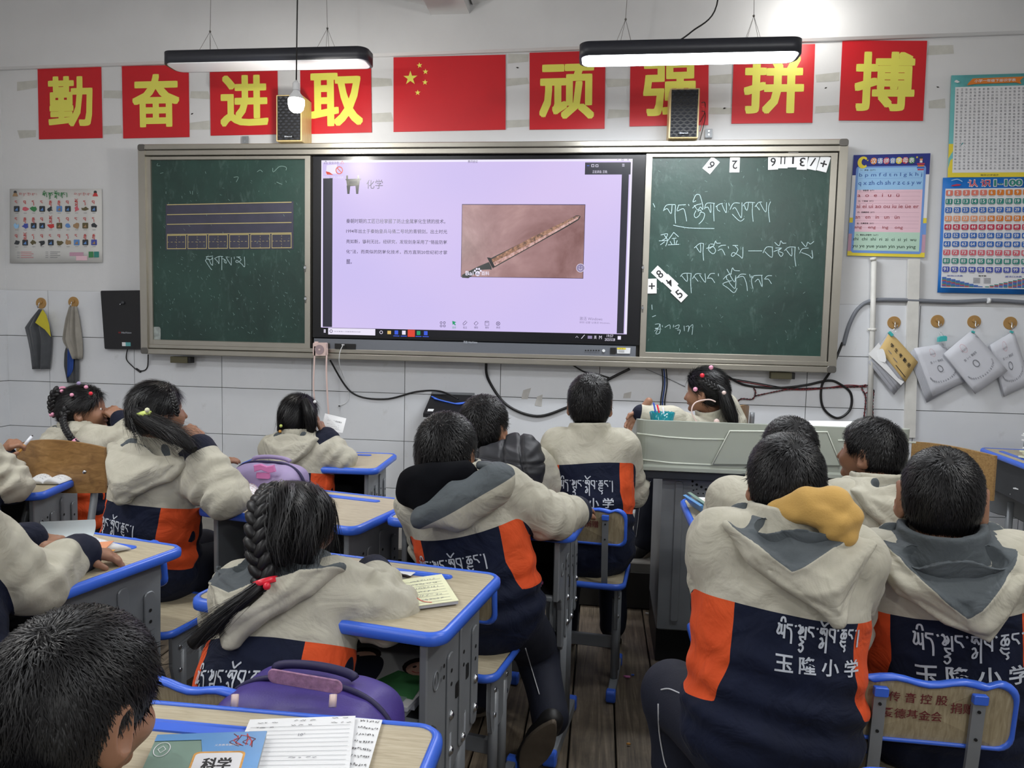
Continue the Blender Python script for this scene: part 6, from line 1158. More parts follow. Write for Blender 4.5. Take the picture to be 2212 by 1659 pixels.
# desk 3: open book
def openbook(name, label, P, mat='paper', seed=0, hmp=.018, lines=8, imat='ink_grey', z=Zd):
    A, B, C, D = [U(a, b, z) for a, b in P]; t = thing(name, label, 'book', D); n = 16; m = MB(); vs = []; 
    f = lambda u: hmp*(abs(math.sin(PI*min(1, abs(u-.5)*2)))**.7)*(1-.4*abs(u-.5))+.002
    for v in (0, 1):
        for k in range(n+1): u = k/n; p = (1-v)*((1-u)*D+u*C)+v*((1-u)*A+u*B); vs.append(p+[0, 0, f(u)])
    for v in (0, 1):
        for k in range(n+1): u = k/n; p = (1-v)*((1-u)*D+u*C)+v*((1-u)*A+u*B); vs.append(p+[0, 0, 0])
    N = n+1; F = [(k, k+1, N+k+1, N+k) for k in range(n)]+[(2*N+k, 3*N+k, 3*N+k+1, 2*N+k+1) for k in range(n)]+[(k, 2*N+k, 2*N+k+1, k+1) for k in range(n)]+[(N+k, N+k+1, 3*N+k+1, 3*N+k) for k in range(n)]+[(0, N, 3*N, 2*N), (n, 2*N+n, 3*N+n, N+n)]
    m.add(vs, F, mat, True); obj('pages', m, t); q = lambda u, v: (1-v)*((1-u)*D+u*C)+v*((1-u)*A+u*B)+np.array([0, 0, f(u)+.0008]); m = MB(); scribble(m, q, 0, .06, .12, .46, .9, imat, seed, .008, lines); scribble(m, q, 0, .54, .12, .95, .9, imat, seed+1, .008, lines); obj('writing', m, t); return t, q
openbook('open_book', 'open white book under the hands of the writing child', [(95, 1160), (222, 1172), (283, 1186), (120, 1215)], seed=21)
m = MB(); q0 = [U(a, b, Zd+.02) for a, b in ((72, 1172), (192, 1166))]; A, B = q0; n = 14; vs = []; hh = .075
for w_ in (0, 1):
    for k in range(n+1): a = PI*.62*k/n; vs.append((A if w_ == 0 else B)+np.array([0, -.03+.045*math.sin(a)*.6, .0+.035*(1-math.cos(a))])+np.array([0, .03, 0]))
N = n+1; m.add(vs+[v+np.array([0, .001, -.001]) for v in vs], [(k, k+1, N+k+1, N+k) for k in range(n)]+[(2*N+k, 3*N+k, 3*N+k+1, 2*N+k+1) for k in range(n)], 'page_tint', True) if 'page_tint' in _M or M('page_tint', (214, 226, 230), .6, var=.05, vs=10) else 0; tag(obj('turned_page', m), 'curling page of the open book at the writing child', 'page')
t, q = slab('card_piece', 'orange and peach paper piece under the child\'s hand', 'paper', [(205, 1172), (246, 1168), (222, 1190), (200, 1184)], Zd+.022, .0015, 'p_peach')
t, q = slab('card_piece', 'deep orange paper triangle on the open book', 'paper', [(222, 1187), (249, 1187), (236, 1196), (212, 1199)], Zd+.020, .0015, 'pen_orange')
openbook('open_book', 'scribbled open book on the turned desk by the lilac bag', [(520, 1040), (600, 1046), (590, 1100), (515, 1083)], seed=31, imat='p_rose')
# far-left desk
t_, q_ = openbook('open_book', 'open exercise book with pencil lines on the far left desk', [(95, 1017), (205, 1018), (128, 1046), (55, 1045)], seed=41); 
for i, (dx, mt) in enumerate(((0, 'page_edge'), (-8, 'paper_cream'), (-14, 'p_mauve'))): slab('exercise_book', ('grey paged book, lowest of the slanted pile at far left', 'cream paged book in the slanted pile at far left', 'pale pink covered book, topmost of the slanted pile at far left')[i], 'book', [(60+dx, 1000-6*i), (104+dx, 996-6*i), (70+dx, 1024-6*i), (36+dx, 1024-6*i)], Zd+.008*i, .009, mt)
m = MB(); A, B = V(35, 983, 2.28), V(71, 940, 2.33); m.tube([A+(B-A)*.0, A+(B-A)*.5], [.0045, .0055], 'pen_orange', 10); m.tube([A+(B-A)*.5, A+(B-A)*.93], .0055, 'pen_white', 10); m.tube([A+(B-A)*.93, B], [.004, .001], 'pen_dark', 8); tag(obj('pen', m), 'white and orange patterned pen held up at far left', 'pen')
# P4 desk: loose paper and pencil
t = thing('paper_sheet', 'white printed sheet held up by the girl on the front bench', 'paper', V(700, 930, 3.13)); A, B, C, D = V(702, 893, 3.2), V(748, 904, 3.22), V(740, 935, 3.16), V(693, 930, 3.14); m = MB(); n = [np.array([0, .0012, 0])]*4; P = [A, B, C, D]; m.add(P+[p+n[0] for p in P], [(3, 2, 1, 0), (4, 5, 6, 7)]+[(i, (i+1) % 4, 4+(i+1) % 4, 4+i) for i in range(4)], 'paper'); obj('sheet', m, t); q = lambda u, v: (1-v)*((1-u)*D+u*C)+v*((1-u)*A+u*B)-np.array([0, .001, 0]); m = MB(); put_text(m, '5. 先乘(下)再加减法', q, .2, .6, .85, .72, mat='ink_black'); scribble(m, q, 0, .2, .2, .8, .45, 'ink_grey', 44, .01, 3); obj('writing', m, t)
m = MB(); m.tube([U(752, 990, Zd+.004), U(767, 985, Zd+.004)], .004, 'pen_blue', 7); tag(obj('pencil', m), 'short blue pencil on the front desk', 'pencil')
# podium-front desk: leaning picture books
for i, (a, b, mt, lab) in enumerate((((1490, 1072), (1530, 1117), 'cover_blue', 'blue picture book leaning left on the desk before the podium'), ((1497, 1066), (1540, 1115), 'cover_green', 'green picture book leaning between its two neighbours'))):
    A, B = V(*a, 2.6), V(b[0], b[1], 2.42); t = thing('picture_book', lab, 'book', B); m = MB(); hgt = np.array([.05, .03, -.02]); B = U(b[0], b[1], Zd); A = U(a[0]+2, a[1]+20, Zd); up = np.array([-.028+.004*i, 0, .035]); th = np.array([.010, 0, .003]); P = [A, B, B+up, A+up]; m.add(P+[p+th for p in P], [(0, 1, 2, 3)[::-1], (4, 5, 6, 7)]+[(j, (j+1) % 4, 4+(j+1) % 4, 4+j) for j in range(4)], mt); obj('cover', m, t)
t, q = slab('picture_book', 'white page picture book lying open on the desk before the podium', 'book', [(1508, 1074), (1560, 1075), (1560, 1108), (1535, 1108)], Zd+.012, .010, 'paper'); m = MB(); scribble(m, q, 0, .1, .5, .9, .8, 'p_orange', 51, .02, 2); obj('picture', m, t)
# tray contents of desk 2: comic books
cx, cy, rt = D2_; f = dl(cx, cy, rt); Zt = .72-.203
def traybook(u0, v0, u1, v1, z, th, mat, lab, art=False, ang=0):
    t = thing('comic_book' if art else 'exercise_book', lab, 'book', f(u0, v0, z)); m = MB(); c, s = math.cos(ang), math.sin(ang); uc, vc = (u0+u1)/2, (v0+v1)/2
    g = lambda u, v, zz: f(uc+(u-uc)*c-(v-vc)*s, vc+(u-uc)*s+(v-vc)*c, zz); P = [g(u0, v0, z), g(u1, v0, z), g(u1, v1, z), g(u0, v1, z)]; m.add(P+[p+[0, 0, th] for p in P], [(3, 2, 1, 0), (4, 5, 6, 7)]+[(j, (j+1) % 4, 4+(j+1) % 4, 4+j) for j in range(4)], 'page_edge'); obj('pages', m, t)
    m = MB(); m.add([p+[0, 0, th+.0008] for p in P], [(0, 1, 2, 3)], mat); obj('cover', m, t)
    if art:
        q = lambda u, v: g(u0+(u1-u0)*u, v0+(v1-v0)*v, z+th+.0016); m = MB(); M('art_skin', (226, 178, 156), .5); M('art_purple', (150, 90, 150), .5); M('art_green', (70, 130, 80), .5); M('art_hair', (44, 34, 34), .5)
        for cx_, cy_, hc in ((.45, .66, 'art_purple'), (.85, .66, 'art_green')):
            poly2(m, q, [(cx_-.2, .15), (cx_+.14, .12), (cx_+.1, .5), (cx_-.1, .52)], hc); poly2(m, q, [(cx_+.11*math.cos(a), cy_+.17*math.sin(a)) for a in np.linspace(0, 2*PI, 16, endpoint=False)], 'art_hair'); poly2(m, q, [(cx_+.01+.085*math.cos(a), cy_-.04+.13*math.sin(a)) for a in np.linspace(0, 2*PI, 16, endpoint=False)], 'art_skin')
            for dx in (-.03, .04): poly2(m, q, [(cx_+dx+.012*math.cos(a), cy_-.03+.025*math.sin(a)) for a in np.linspace(0, 2*PI, 8, endpoint=False)], 'art_hair')
            stroke(m, [(cx_-.02, cy_-.11), (cx_+.01, cy_-.125), (cx_+.035, cy_-.11)], .01, q, 'p_red', 3)
        rect2(m, q, .1, .02, .95, .14, 'cover_green'); poly2(m, q, [(.2, .05), (.6, .04), (.7, .2), (.3, .22)], 'p_sky2'); obj('cover_art', m, t)
traybook(-.17, -.155, .20, .12, Zt, .012, 'page_edge', 'grey paged book, lowest in the tray under the yellow notepad desk'); traybook(-.19, -.15, .21, .11, Zt+.013, .012, 'kraft', 'brown covered book in the middle of the tray pile', ang=.05); traybook(-.15, -.165, .22, .10, Zt+.026, .008, 'p_sheet', 'picture book with two drawn children, topmost in the desk tray', True, ang=-.04)
# crumpled papers in tray of P8's desk and at left desk
f8 = dl(*D8); 
for i, (ff, u, v, lab, mt) in enumerate(((f8, .1, -.05, 'crumpled grey paper in the tray of the desk by the aisle', 'page_edge'), (f8, .17, -.10, 'pink folded scrap in the tray of the desk by the aisle', 'pink_strap'), (dl(*D3), -.1, -.08, 'crumpled printed paper in the tray of the left desk', 'cover_white'))):
    m = MB(); r = np.random.default_rng(i+60); n = 6; sz = (.11, .04, .09)[i]; vs = []
    for a in range(n+1):
        for b in range(n+1): vs.append(ff(u+(a/n-.5)*sz, v+(b/n-.5)*sz*.8, Zt+.012+abs(r.normal(0, .010))))
    k = len(vs); vs = vs+[p-np.array([0, 0, .002]) for p in vs]; F = [(a*(n+1)+b, (a+1)*(n+1)+b, (a+1)*(n+1)+b+1, a*(n+1)+b+1) for a in range(n) for b in range(n)]; F += [tuple(x+k for x in f_[::-1]) for f_ in F]; m.add(vs, F, mt); tag(obj('paper_scrap', m), lab, 'paper')
# right desk papers
fR = dl(*DR); r = np.random.default_rng(77)
t = thing('paper_stack', 'tall stack of white papers on the sideways desk at the right edge', 'papers', fR(-.12, -.06))
A = V(2165, 940, 4.0)
for i in range(16):
    m = MB(); a = r.uniform(-.25, .25); c = fR(-.08+r.normal(0, .006), -.03+r.normal(0, .006), .7245+.009*i+.004); m.box((0, 0, 0), (.26, .19, .0075), 'paper' if i > 3 else 'paper_cream', 0, lambda p, c=c, a=a: c+np.array([p[0]*math.cos(a)-p[1]*math.sin(a), p[0]*math.sin(a)+p[1]*math.cos(a), p[2]])); obj('paper_bundle', m, t)
for i in range(12):
    m = MB(); a = r.uniform(-.9, .9); c = fR(r.uniform(-.2, .2), r.uniform(-.14, .05), .72-.198+.007*i); tl = r.uniform(-.12, .12); m.box((0, 0, 0), (.2, .15, .005), ('paper', 'page_edge', 'p_dark', 'cover_white', 'p_orange', 'page_edge')[i % 6], 0, lambda p, c=c, a=a, tl=tl: c+np.array([p[0]*math.cos(a)-p[1]*math.sin(a), p[0]*math.sin(a)+p[1]*math.cos(a), p[2]+abs(p[0]*tl)])); 
    tag(obj('loose_booklet', m), 'worn booklet in the messy pile under the sideways desk', 'booklet', 'messy booklets under the sideways desk')
m = MB(); m.tube([fR(-.22, .12, .7275), fR(-.17, .16, .7275)], .004, 'pen_blue', 7); tag(obj('pen', m), 'blue pen on the sideways desk at the right edge', 'pen')
# small floor litter
for i, (px, py, mt, lab, sz) in enumerate(((1355, 1462, 'pink_strap', 'small pink scrap on the floorboards in the aisle', .012), (1231, 1303, 'paper', 'white crumpled scrap on the floor near the platform', .014), (1398, 1491, 'page_edge', 'small pale scrap beside the knee of the yellow hooded boy', .012), (1358, 1607, 'pen_orange', 'tiny orange scrap on the near floorboards', .006), (1398, 1325, 'paper', 'small pale scrap on the floorboards by the podium', .008), (1367, 1458, 'pen_blue', 'tiny blue scrap on the floorboards in the aisle', .006))):
    c = U(px, py, .004); m = MB(); m.prism([(sz*math.cos(a)*(1+.4*math.sin(3*a+i)), sz*math.sin(a)*.6*(1+.3*math.cos(2*a))) for a in np.linspace(0, 2*PI, 7, endpoint=False)], -.002, .003, mt, 0, lambda p: c+p); tag(obj('floor_scrap', m), lab, 'scrap')
# ================================================================ PEOPLE
SC_ = .88
def frame(u, yaw):
    u = u/np.linalg.norm(u); f = np.array([-math.sin(yaw), math.cos(yaw), 0.]); f -= u*(f@u); f /= np.linalg.norm(f); return np.cross(f, u), f, u
def hand_sdf(w, d, pn, curl, side, k=1.0):
    """w wrist, d finger direction, pn palm facing, side +1 thumb towards +l"""
    d = d/np.linalg.norm(d); pn = pn-d*(pn@d); pn /= np.linalg.norm(pn); l = np.cross(d, pn); S = []
    w0 = w-d*.02
    for i, (o, L) in enumerate(((.026, .060), (.009, .068), (-.009, .064), (-.025, .050))):
        kn = w+d*.068*k+l*o*k*side; S.append((w+l*o*.7*k*side, kn, .0125*k, .0105*k)); a = 0; p = kn
        for j, fr in enumerate((.45, .32, .23)):
            a += curl*(.75 if j == 0 else .9)*(1+.1*i); q = p+(d*math.cos(a)+pn*math.sin(a)+l*o*side*(.25 if curl < .5 else 0))*L*fr*k; S.append((p, q, (.0088-.0010*j)*k, (.0080-.0011*j)*k)); p = q
    t0 = w+d*.018*k+l*.026*k*side+pn*.004; t1 = t0+(d*.7+l*.55*side+pn*.35)*.034*k; t2 = t1+(d*.9+l*.05*side+pn*.35)*.028*k
    S += [(w+d*.01, t0, .014*k, .0125*k), (t0, t1, .0115*k, .0095*k), (t1, t2, .0095*k, .0075*k), (w0-d*.05, w+d*.01, .021*k, .020*k), (w, w+d*.05*k, .015*k, .016*k)]
    def f(P):
        D = None
        for i, (a, b, r1, r2) in enumerate(S): e = rc(P, a, b, r1, r2); D = e if D is None else smin(D, e, .006)
        return D
    pts = np.array([x for s_ in S for x in s_[:2]]); return f, pts.min(0)-.03, pts.max(0)+.03
def join(parts):
    vs, qs, n = [], [], 0
    for v, q in parts: vs.append(v); qs.append(q+n); n += len(v)
    return np.concatenate(vs), np.concatenate(qs)
def strands(v, q, n, K, R, whorl, L, w, lift, grav=.5, seed=0, jit=.25, mat='hair', comb=None, thick=1.0):
    """short combed hair as thin ribbons growing from the cap surface"""
    r = np.random.default_rng(seed); fi = r.integers(0, len(q), n); a = r.random((n, 2)); N = vnormals(v, q)
    A = v[q[fi]]; p = (A[:, 0]*(1-a[:, :1])+A[:, 1]*a[:, :1])*(1-a[:, 1:])+(A[:, 3]*(1-a[:, :1])+A[:, 2]*a[:, :1])*a[:, 1:]; nn = N[q[fi, 0]]
    wp = K+R[0]*whorl[0]+R[1]*whorl[1]+R[2]*whorl[2]; d = p-wp; dl_ = np.linalg.norm(d, axis=1)[:, None]; d = d/(dl_+1e-6)
    sw = np.cross(nn, d); d = d+sw*.35*np.exp(-dl_*14)-R[2]*grav*np.clip(dl_*9-.3, 0, 1)
    if comb is not None: d = d*.25+comb(p)
    d += r.normal(0, jit, d.shape); d -= nn*(d*nn).sum(1)[:, None]; d /= np.linalg.norm(d, axis=1)[:, None]+1e-9
    Ls = L*r.uniform(.6, 1.2, n)[:, None]; W_ = np.cross(d, nn)*w*r.uniform(.6, 1.4, n)[:, None]*.5; lf = lift*r.uniform(.3, 1.3, n)[:, None]
    p0 = p-nn*.003; p1 = p+d*Ls*.35+nn*lf*.7; p2 = p+d*Ls*.7+nn*lf; p3 = p+d*Ls+nn*(lf*.55)-R[2]*grav*.004
    V_ = np.stack([p0-W_, p0+W_, p1-W_, p1+W_, p2-W_*.8, p2+W_*.8, p3-W_*.1, p3+W_*.1], 1).reshape(-1, 3); k = np.arange(n)[:, None]*8
    Q = np.concatenate([k+[[0, 1, 3, 2]], k+[[2, 3, 5, 4]], k+[[4, 5, 7, 6]]]); return V_, Q
TIBS, TIBWD = tib_strokes()
def tubemesh(P, r, n=8):
    m = MB(); m.tube(P, r, 'hair', n); return m
def braid(name, P, r0, r1, parent, ties=(), seed=0):
    """three-strand plait: lobes alternating along the path, with loose hair at the tip"""
    P = crom(P, 8); s = np.r_[0, np.cumsum(np.linalg.norm(np.diff(P, axis=0), axis=1))]; L = s[-1]; T = np.gradient(P, axis=0); T /= np.linalg.norm(T, axis=1)[:, None]; m = MB(); x = 0; i = 0
    view = np.array([0, 1., 0]); at = lambda t: np.array([np.interp(t, s, P[:, k]) for k in range(3)]); tt = lambda t: np.array([np.interp(t, s, T[:, k]) for k in range(3)])
    while x < L:
        r = r0+(r1-r0)*x/L; p = at(x); t = tt(x); t /= np.linalg.norm(t); sd = np.cross(t, view); sd /= np.linalg.norm(sd)+1e-9; sg = 1 if i % 2 else -1
        ax = t*.8+sd*sg*-.6; ax /= np.linalg.norm(ax); b = np.cross(ax, view); b /= np.linalg.norm(b)+1e-9; c2 = np.cross(ax, b); m.ball(p+sd*sg*r*.42-view*.15*r, (r*.62, r*.72, r*1.15), 'hair', 10, R=np.array([b, c2, ax])); x += r*.62; i += 1
    o = obj(name, m, parent)
    for t_, c in ties:
        m = MB(); p = at(t_*L); t = tt(t_*L); t /= np.linalg.norm(t); r = (r0+(r1-r0)*t_)*1.12; m.tube([p-t*.006, p+t*.006], r, c, 12); m.ball(p+np.array([r*.6, -r, .002]), .008, c, 8); obj('hair_tie', m, o)
    return o
def person(label, N, K, Hp, tyaw=0, hyaw=0, hpitch=0, hroll=0, k=1.0, arms=None, legs=None, hair='boy', hood=None, yoke=.165, text=True, res=.007, hres=.004, nstr=7000, shoe='shoe_black', floor=0.0, seed=0, hk=1.0, collar=True, tshift=0.0, hoodp=None, sw=.112, fringe=None, bulk=1.0, tw=.196, tyo=0.0, earS=1.0, gcol=False, cuff=.028):
    N, K, Hp = [x if isinstance(x, np.ndarray) else V(*x) for x in (N, K, Hp)]; ty = math.radians(tyaw); s, f, u = frame(N-Hp, ty); rr = np.random.default_rng(seed)
    if floor == 0: Hp = Hp.copy(); Hp[2] = max(Hp[2], .50)
    s, f, u = frame(N-Hp, ty); base = np.array([Hp[0], Hp[1], floor]); t = thing('person', label, 'person', base)
    SL, SR = N-s*sw*k-u*.055*k, N+s*sw*k-u*.055*k
    arms = arms or {}; A = {}
    for sg, S0, nm in ((-1, SL, 'L'), (1, SR, 'R')):
        if nm in arms: E, Wr = V(*arms[nm][0]), V(*arms[nm][1]); hd = arms[nm][2] if len(arms[nm]) > 2 else None
        else: E = S0+s*sg*.045*k+f*.13*k-u*.17*k; Wr = E-s*sg*.10*k+f*.17*k+np.array([0, 0, .01]); Wr[2] = max(Wr[2], .765+floor*.9); hd = None
        A[nm] = (S0, E, Wr, hd)
    # ---- jacket
    def torso(P):
        d = rc(P, Hp+u*.0, N-u*.13*k, .118*k*bulk, .098*k)
        for sg in (-1, 1): d = smin(d, rc(P, Hp+s*sg*.058*k+u*.02, N+s*sg*.066*k-u*.125*k, .105*k*bulk, .088*k), .04)
        for S0 in (SL, SR): d = smin(d, rc(P, N-u*.045*k-f*.008, S0, .056*k, .060*k), .045)
        return d
    def arm(P, a): S0, E, Wr, _ = a; return smin(rc(P, S0, E, .064*k, .056*k), rc(P, E, Wr, .057*k, .043*k), .02)
    def jack(P):
        d = torso(P)
        for a in A.values(): d = smin(d, arm(P, a), .028)
        r_ = P-N; cu = r_@u; rad = np.sqrt((r_@s)**2+(r_@f)**2)
        if collar:
            cc = np.abs(rad-.066*k-.1*np.clip(cu, 0, 1))-.008; cc = smax(cc, cu-.032*k, .006); cc = smax(cc, -cu-.05, .01); d = smin(d, cc, .012)
        d = smax(d, -(rc(P, N-u*.02, N+u*.12, .053*k, .062*k)), .008)
        return d
    pts = np.array([Hp-u*.12, N+u*.06]+[x for a in A.values() for x in a[:3]]); lo, hi = pts.min(0)-.13*k, pts.max(0)+.13*k
    v, q = sdf_mesh(jack, lo, hi, res); nn = vnormals(v, q)
    dT = torso(v); dA = np.min([arm(v, a) for a in A.values()], axis=0); wA = np.clip((dT-dA)/.03+.4, 0, 1); rel = v-N; cu, cs, cf = rel@u, rel@s, rel@f
    # folds
    rid = lambda sc, sd: 1-2*np.abs(nz(v, sc, sd)); back = .0052*rid(19, seed+1)+.0030*rid(44, seed+2)+.006*np.exp(-((cu+.34)/.08)**2)*np.sin(cu*95+cs*14+2*nz(v, 10, seed))
    sl = np.zeros(len(v))
    for S0, E, Wr, _ in A.values():
        dE = np.linalg.norm(v-E, axis=1); bis = (S0-E)/np.linalg.norm(S0-E)+(Wr-E)/np.linalg.norm(Wr-E); bn = np.linalg.norm(bis); bis = bis/(bn+1e-6); ins = .5+.5*np.clip(((v-E)@bis)/.05, -1, 1)*min(1, bn)
        for a_, b_, am, fr in ((E, S0, .0065, 105), (E, Wr, .006, 120)): ax = (b_-a_)/np.linalg.norm(b_-a_); tt = (v-a_)@ax; sl += am*(.35+ins)*np.exp(-(tt/.09)**2)*np.exp(-(dE/.16)**2)*np.sin(tt*fr+3*nz(v, 12, seed+4))
    v = v+nn*((back*(1-.45*wA)+sl*wA+.004*wA*rid(36, seed+5)+.0055*rid(24, seed+8)*wA)*np.clip(1-np.clip(cu-.0, 0, .03)/.03, .2, 1))[:, None]
    down = -cu-yoke*k; e = np.abs(cs); inner = (.106+.25*np.clip(down-.10, 0, 1))*k; zo = np.minimum(np.minimum(e-inner, inner+.052*k-e), .03-cf); zo = np.minimum(zo, .175*k-down+.3*(e-inner))
    zyT = cu+yoke*k+.006*np.sin(cs*14+seed); zyA = .027+.032*nn[:, 2]; zy = zyT*(1-wA)+zyA*wA*np.where(zyT > 0, 1, 1); zy = np.where(wA > .02, zy, zyT); zo = np.where(wA > .6, -1, zo); zc = np.full(len(v), -1.)
    for S0, E, Wr, _ in A.values(): ax = (Wr-E); L = np.linalg.norm(ax); tt = ((v-E)@ax)/L; dd = rc(v, E, Wr, .057*k, .043*k); zc = np.where(dd < .03, np.maximum(zc, tt-(L-cuff)), zc)
    zg = np.where((cu > -.055*k) & (np.sqrt(cs**2+cf**2) < .09*k) & (cf < .03), .01, -1.) if gcol else np.where((cu > -.03*k) & (np.sqrt(cs**2+cf**2) < .068*k+.1*np.clip(cu, 0, 1)), cu-.002, -1.)
    jk = obj('jacket', npmesh(v, q, ['school_jacket'], 'jacket', attrs=dict(zy=zy, zo=zo, zc=zc, zg=zg), off=base), t)
    bv = BVHTree.FromPolygons([tuple(p) for p in v], [tuple(map(int, x)) for x in q])
    if text:
        def onback(x, y):
            o_ = N+s*(x+tshift)+u*y-f*.45; h = bv.ray_cast(Vector(o_), Vector(f)); return (np.array(h[0])-f*.0022) if h[0] is not None else o_+f*.45
        m = MB(); y0 = -(yoke+.040+tyo)*k; wd_ = tw*k; memo = {}
        def mp(x, y): return onback(x, y)
        for st_ in TIBS:
            P = crom([(a/TIBWD*wd_-wd_/2, y0-.034*k+(b-.5)*.032*k*tw/.196) for a, b in st_], 4); T_ = np.gradient(P, axis=0); T_ /= np.linalg.norm(T_, axis=1)[:, None]+1e-9; Nn = np.c_[-T_[:, 1], T_[:, 0]]*.0018*k; n_ = len(P)
            m.add([onback(*p) for p in P+Nn]+[onback(*p) for p in P-Nn], [(i, n_+i, n_+i+1, i+1) for i in range(n_-1)], 'reflective_print')
        yc = y0-.034*k-.062*k*tw/.196
        for i, ch in enumerate('玉隆小学'):
            gv, gf = glyphs(ch, .018); a_, b_ = gv.min(0), gv.max(0); w_ = .040*k*tw/.196; xx = -wd_/2+i*(wd_-w_)/3; gq = (gv-a_)/(b_-a_)*np.array([w_, .036*k*tw/.196])+np.array([xx, yc-.018*k]); gq, gf = subdiv(gq, gf, .016); m.add([onback(*p) for p in gq], gf, 'reflective_print')
        obj('back_lettering', m, jk)
    # ---- hood
    if hood:
        hp = dict(w=.125, drop=.20, tx=0.0, V=None, b=.05, thick=.052, mat='school_jacket', dx=0.0, up=0.0); hp.update(hoodp or {}); c = -1
        W3 = lambda x, b, z: N+s*(x+hp['dx'])*k-f*b*k+u*(z+hp['up'])*k; Rm = np.array([s, -f, u])
        wd, dp = hp['w'], hp['drop']; T3 = [np.array(x) for x in ((-wd, -.012), (wd, -.012), (wd*.72, -dp*.45), (hp['tx'], -dp), (-wd*.72, -dp*.45))]
        def poly(x, z):
            D = np.full(len(x), 1e9); sgn = np.ones(len(x)); n_ = len(T3)
            for i in range(n_):
                A_, B_ = T3[i], T3[i-1]; ex, ez = B_-A_; wx, wz = x-A_[0], z-A_[1]; h_ = np.clip((wx*ex+wz*ez)/(ex*ex+ez*ez), 0, 1); D = np.minimum(D, (wx-ex*h_)**2+(wz-ez*h_)**2)
                c1, c2, c3 = z >= A_[1], z < B_[1], ex*wz > ez*wx; sgn = np.where((c1 & c2 & c3) | (~c1 & ~c2 & ~c3), -sgn, sgn)
            return sgn*np.sqrt(D)
        def hd(P):
            r_ = (P-N)/k; x, z, y = r_@s-hp['dx'], r_@u-hp['up'], -(r_@f); d2 = poly(x, z)+.012; b0 = hp['b']+.030+.36*np.clip(-z, 0, .13)-1.1*x*x; ins = np.clip(-d2/.05, 0, 1); th = .004+(hp['thick']-.026)*np.sqrt(ins)
            d = np.sqrt(np.maximum(d2, 0)**2+np.maximum(np.abs(y-b0)-th, 0)**2)+np.minimum(np.maximum(d2, np.abs(y-b0)-th), 0)-.016; d = d*k*.8
            r_ = P-N; cu_ = r_@u-hp['up']*k; x_ = r_@s; y_ = -(r_@f); rad = np.sqrt(x_**2+y_**2); tr = np.sqrt((rad-.084*k)**2+(cu_+.004)**2)-.025*k; tr = smax(tr, -y_-.045, .02); d = smin(d, tr, .03)
            d = smax(d, -rc(P, N-u*.05+f*.01, N+u*.15-f*.012, .050*k, .060*k), .01)
            return smax(d, -ell(P, W3(0, hp['b']+.028, .012), (hp['w']*.60*k, .020*k, .060*k), Rm), .012)
        lo = N-np.array([.26, .26, hp['drop']+.10])*k; hi = N+np.array([.26, .26, .12])*k; hv, hq = sdf_mesh(hd, lo, hi, res*.8); hn = vnormals(hv, hq); r_ = hv-N; cu2, cs2 = r_@u, r_@s-hp['dx']*k
        rad = np.sqrt((cs2/.85)**2+(cu2-.02)**2); low = np.clip(-cu2/.05, 0, 1); dsp = (.0045*(1-2*np.abs(np.sin(rad*48+1.6*nz(hv, 9, seed+3)))))*low+.0035*(1-2*np.abs(nz(hv, 26, seed+6)))
        zg = np.full(len(hv), -1.)
        ci = ell(hv, W3(0, hp['b']+.028, .012), (hp['w']*.62*k, .023*k, .062*k), Rm); zg = np.maximum(zg, .002-ci)
        if hp['V']: cx, dep, sl_ = hp['V']; vv = cu2+dep*k-np.abs(cs2-cx*k)*sl_; vv = np.minimum(vv, .02-(r_@f)); zg = np.maximum(zg, vv); dsp = dsp-.012*np.clip(vv/.02, 0, 1)+.005*np.exp(-(vv/.006)**2)
        hv = hv+hn*dsp[:, None]; one = np.ones(len(hv))
        obj('hood', npmesh(hv, hq, [hp['mat']], 'hood', attrs=dict(zy=one, zo=-one, zc=-one, zg=zg), off=base), t)
    # ---- body: one skin surface with head, neck, trunk, arms and hands
    hs = math.radians(hyaw); up = np.array([0, 0, 1.]); fw = np.array([-math.sin(hs), math.cos(hs), 0]); rt = np.cross(fw, up); cp, sp_ = math.cos(math.radians(hpitch)), math.sin(math.radians(hpitch)); hf = fw*cp-up*sp_; hu = up*cp+fw*sp_; cr_, sr_ = math.cos(math.radians(hroll)), math.sin(math.radians(hroll)); hr = rt*cr_+hu*sr_; hu = np.cross(hr, hf); h = hk*k
    R = np.array([hr, hf, hu]); L_ = lambda x, y, z: K+(hr*x+hf*y+hu*z)*h
    def head(P):
        d = ell(P, L_(0, -.008, .012), (.071*h, .086*h, .082*h), R); d = smin(d, ell(P, L_(0, .026, -.045), (.052*h, .056*h, .062*h), R), .03); d = smin(d, rc(P, L_(0, -.022, -.05), N-u*.04, .044*h, .052*k), .025)
        d = smin(d, rc(P, L_(0, .084, -.01), L_(0, .096, -.034), .006*h, .0105*h), .012); d = smin(d, ell(P, L_(0, .083, -.058), (.019*h, .009*h, .006*h), R), .006); d = smin(d, ell(P, L_(0, .076, -.085), (.018*h, .014*h, .014*h), R), .015)
        for sg in (-1, 1):
            d = smin(d, ell(P, L_(sg*.035, .060, -.035), (.022*h, .02*h, .022*h), R), .02); d = smax(d, -ell(P, L_(sg*.030, .092, -.002), (.015*h, .012*h, .008*h), R), .010)
            Re = np.array([hr*.9+hf*-.43*sg*1.0, hf*.9+hr*.43*sg, hu]); ear = ell(P, L_(sg*(.076+.007*(earS-1)*3), -.014, -.020), (.010*h*earS, .022*h*earS, .034*h*earS), Re); ear = smax(ear, -ell(P, L_(sg*(.086+.008*(earS-1)*3), -.004, -.017), (.008*h*earS, .013*h*earS, .022*h*earS), Re), .004); ear = smin(ear, ell(P, L_(sg*.074, .0, -.042), (.007*h, .009*h, .010*h)), .008); d = smin(d, ear, .006)
        return d
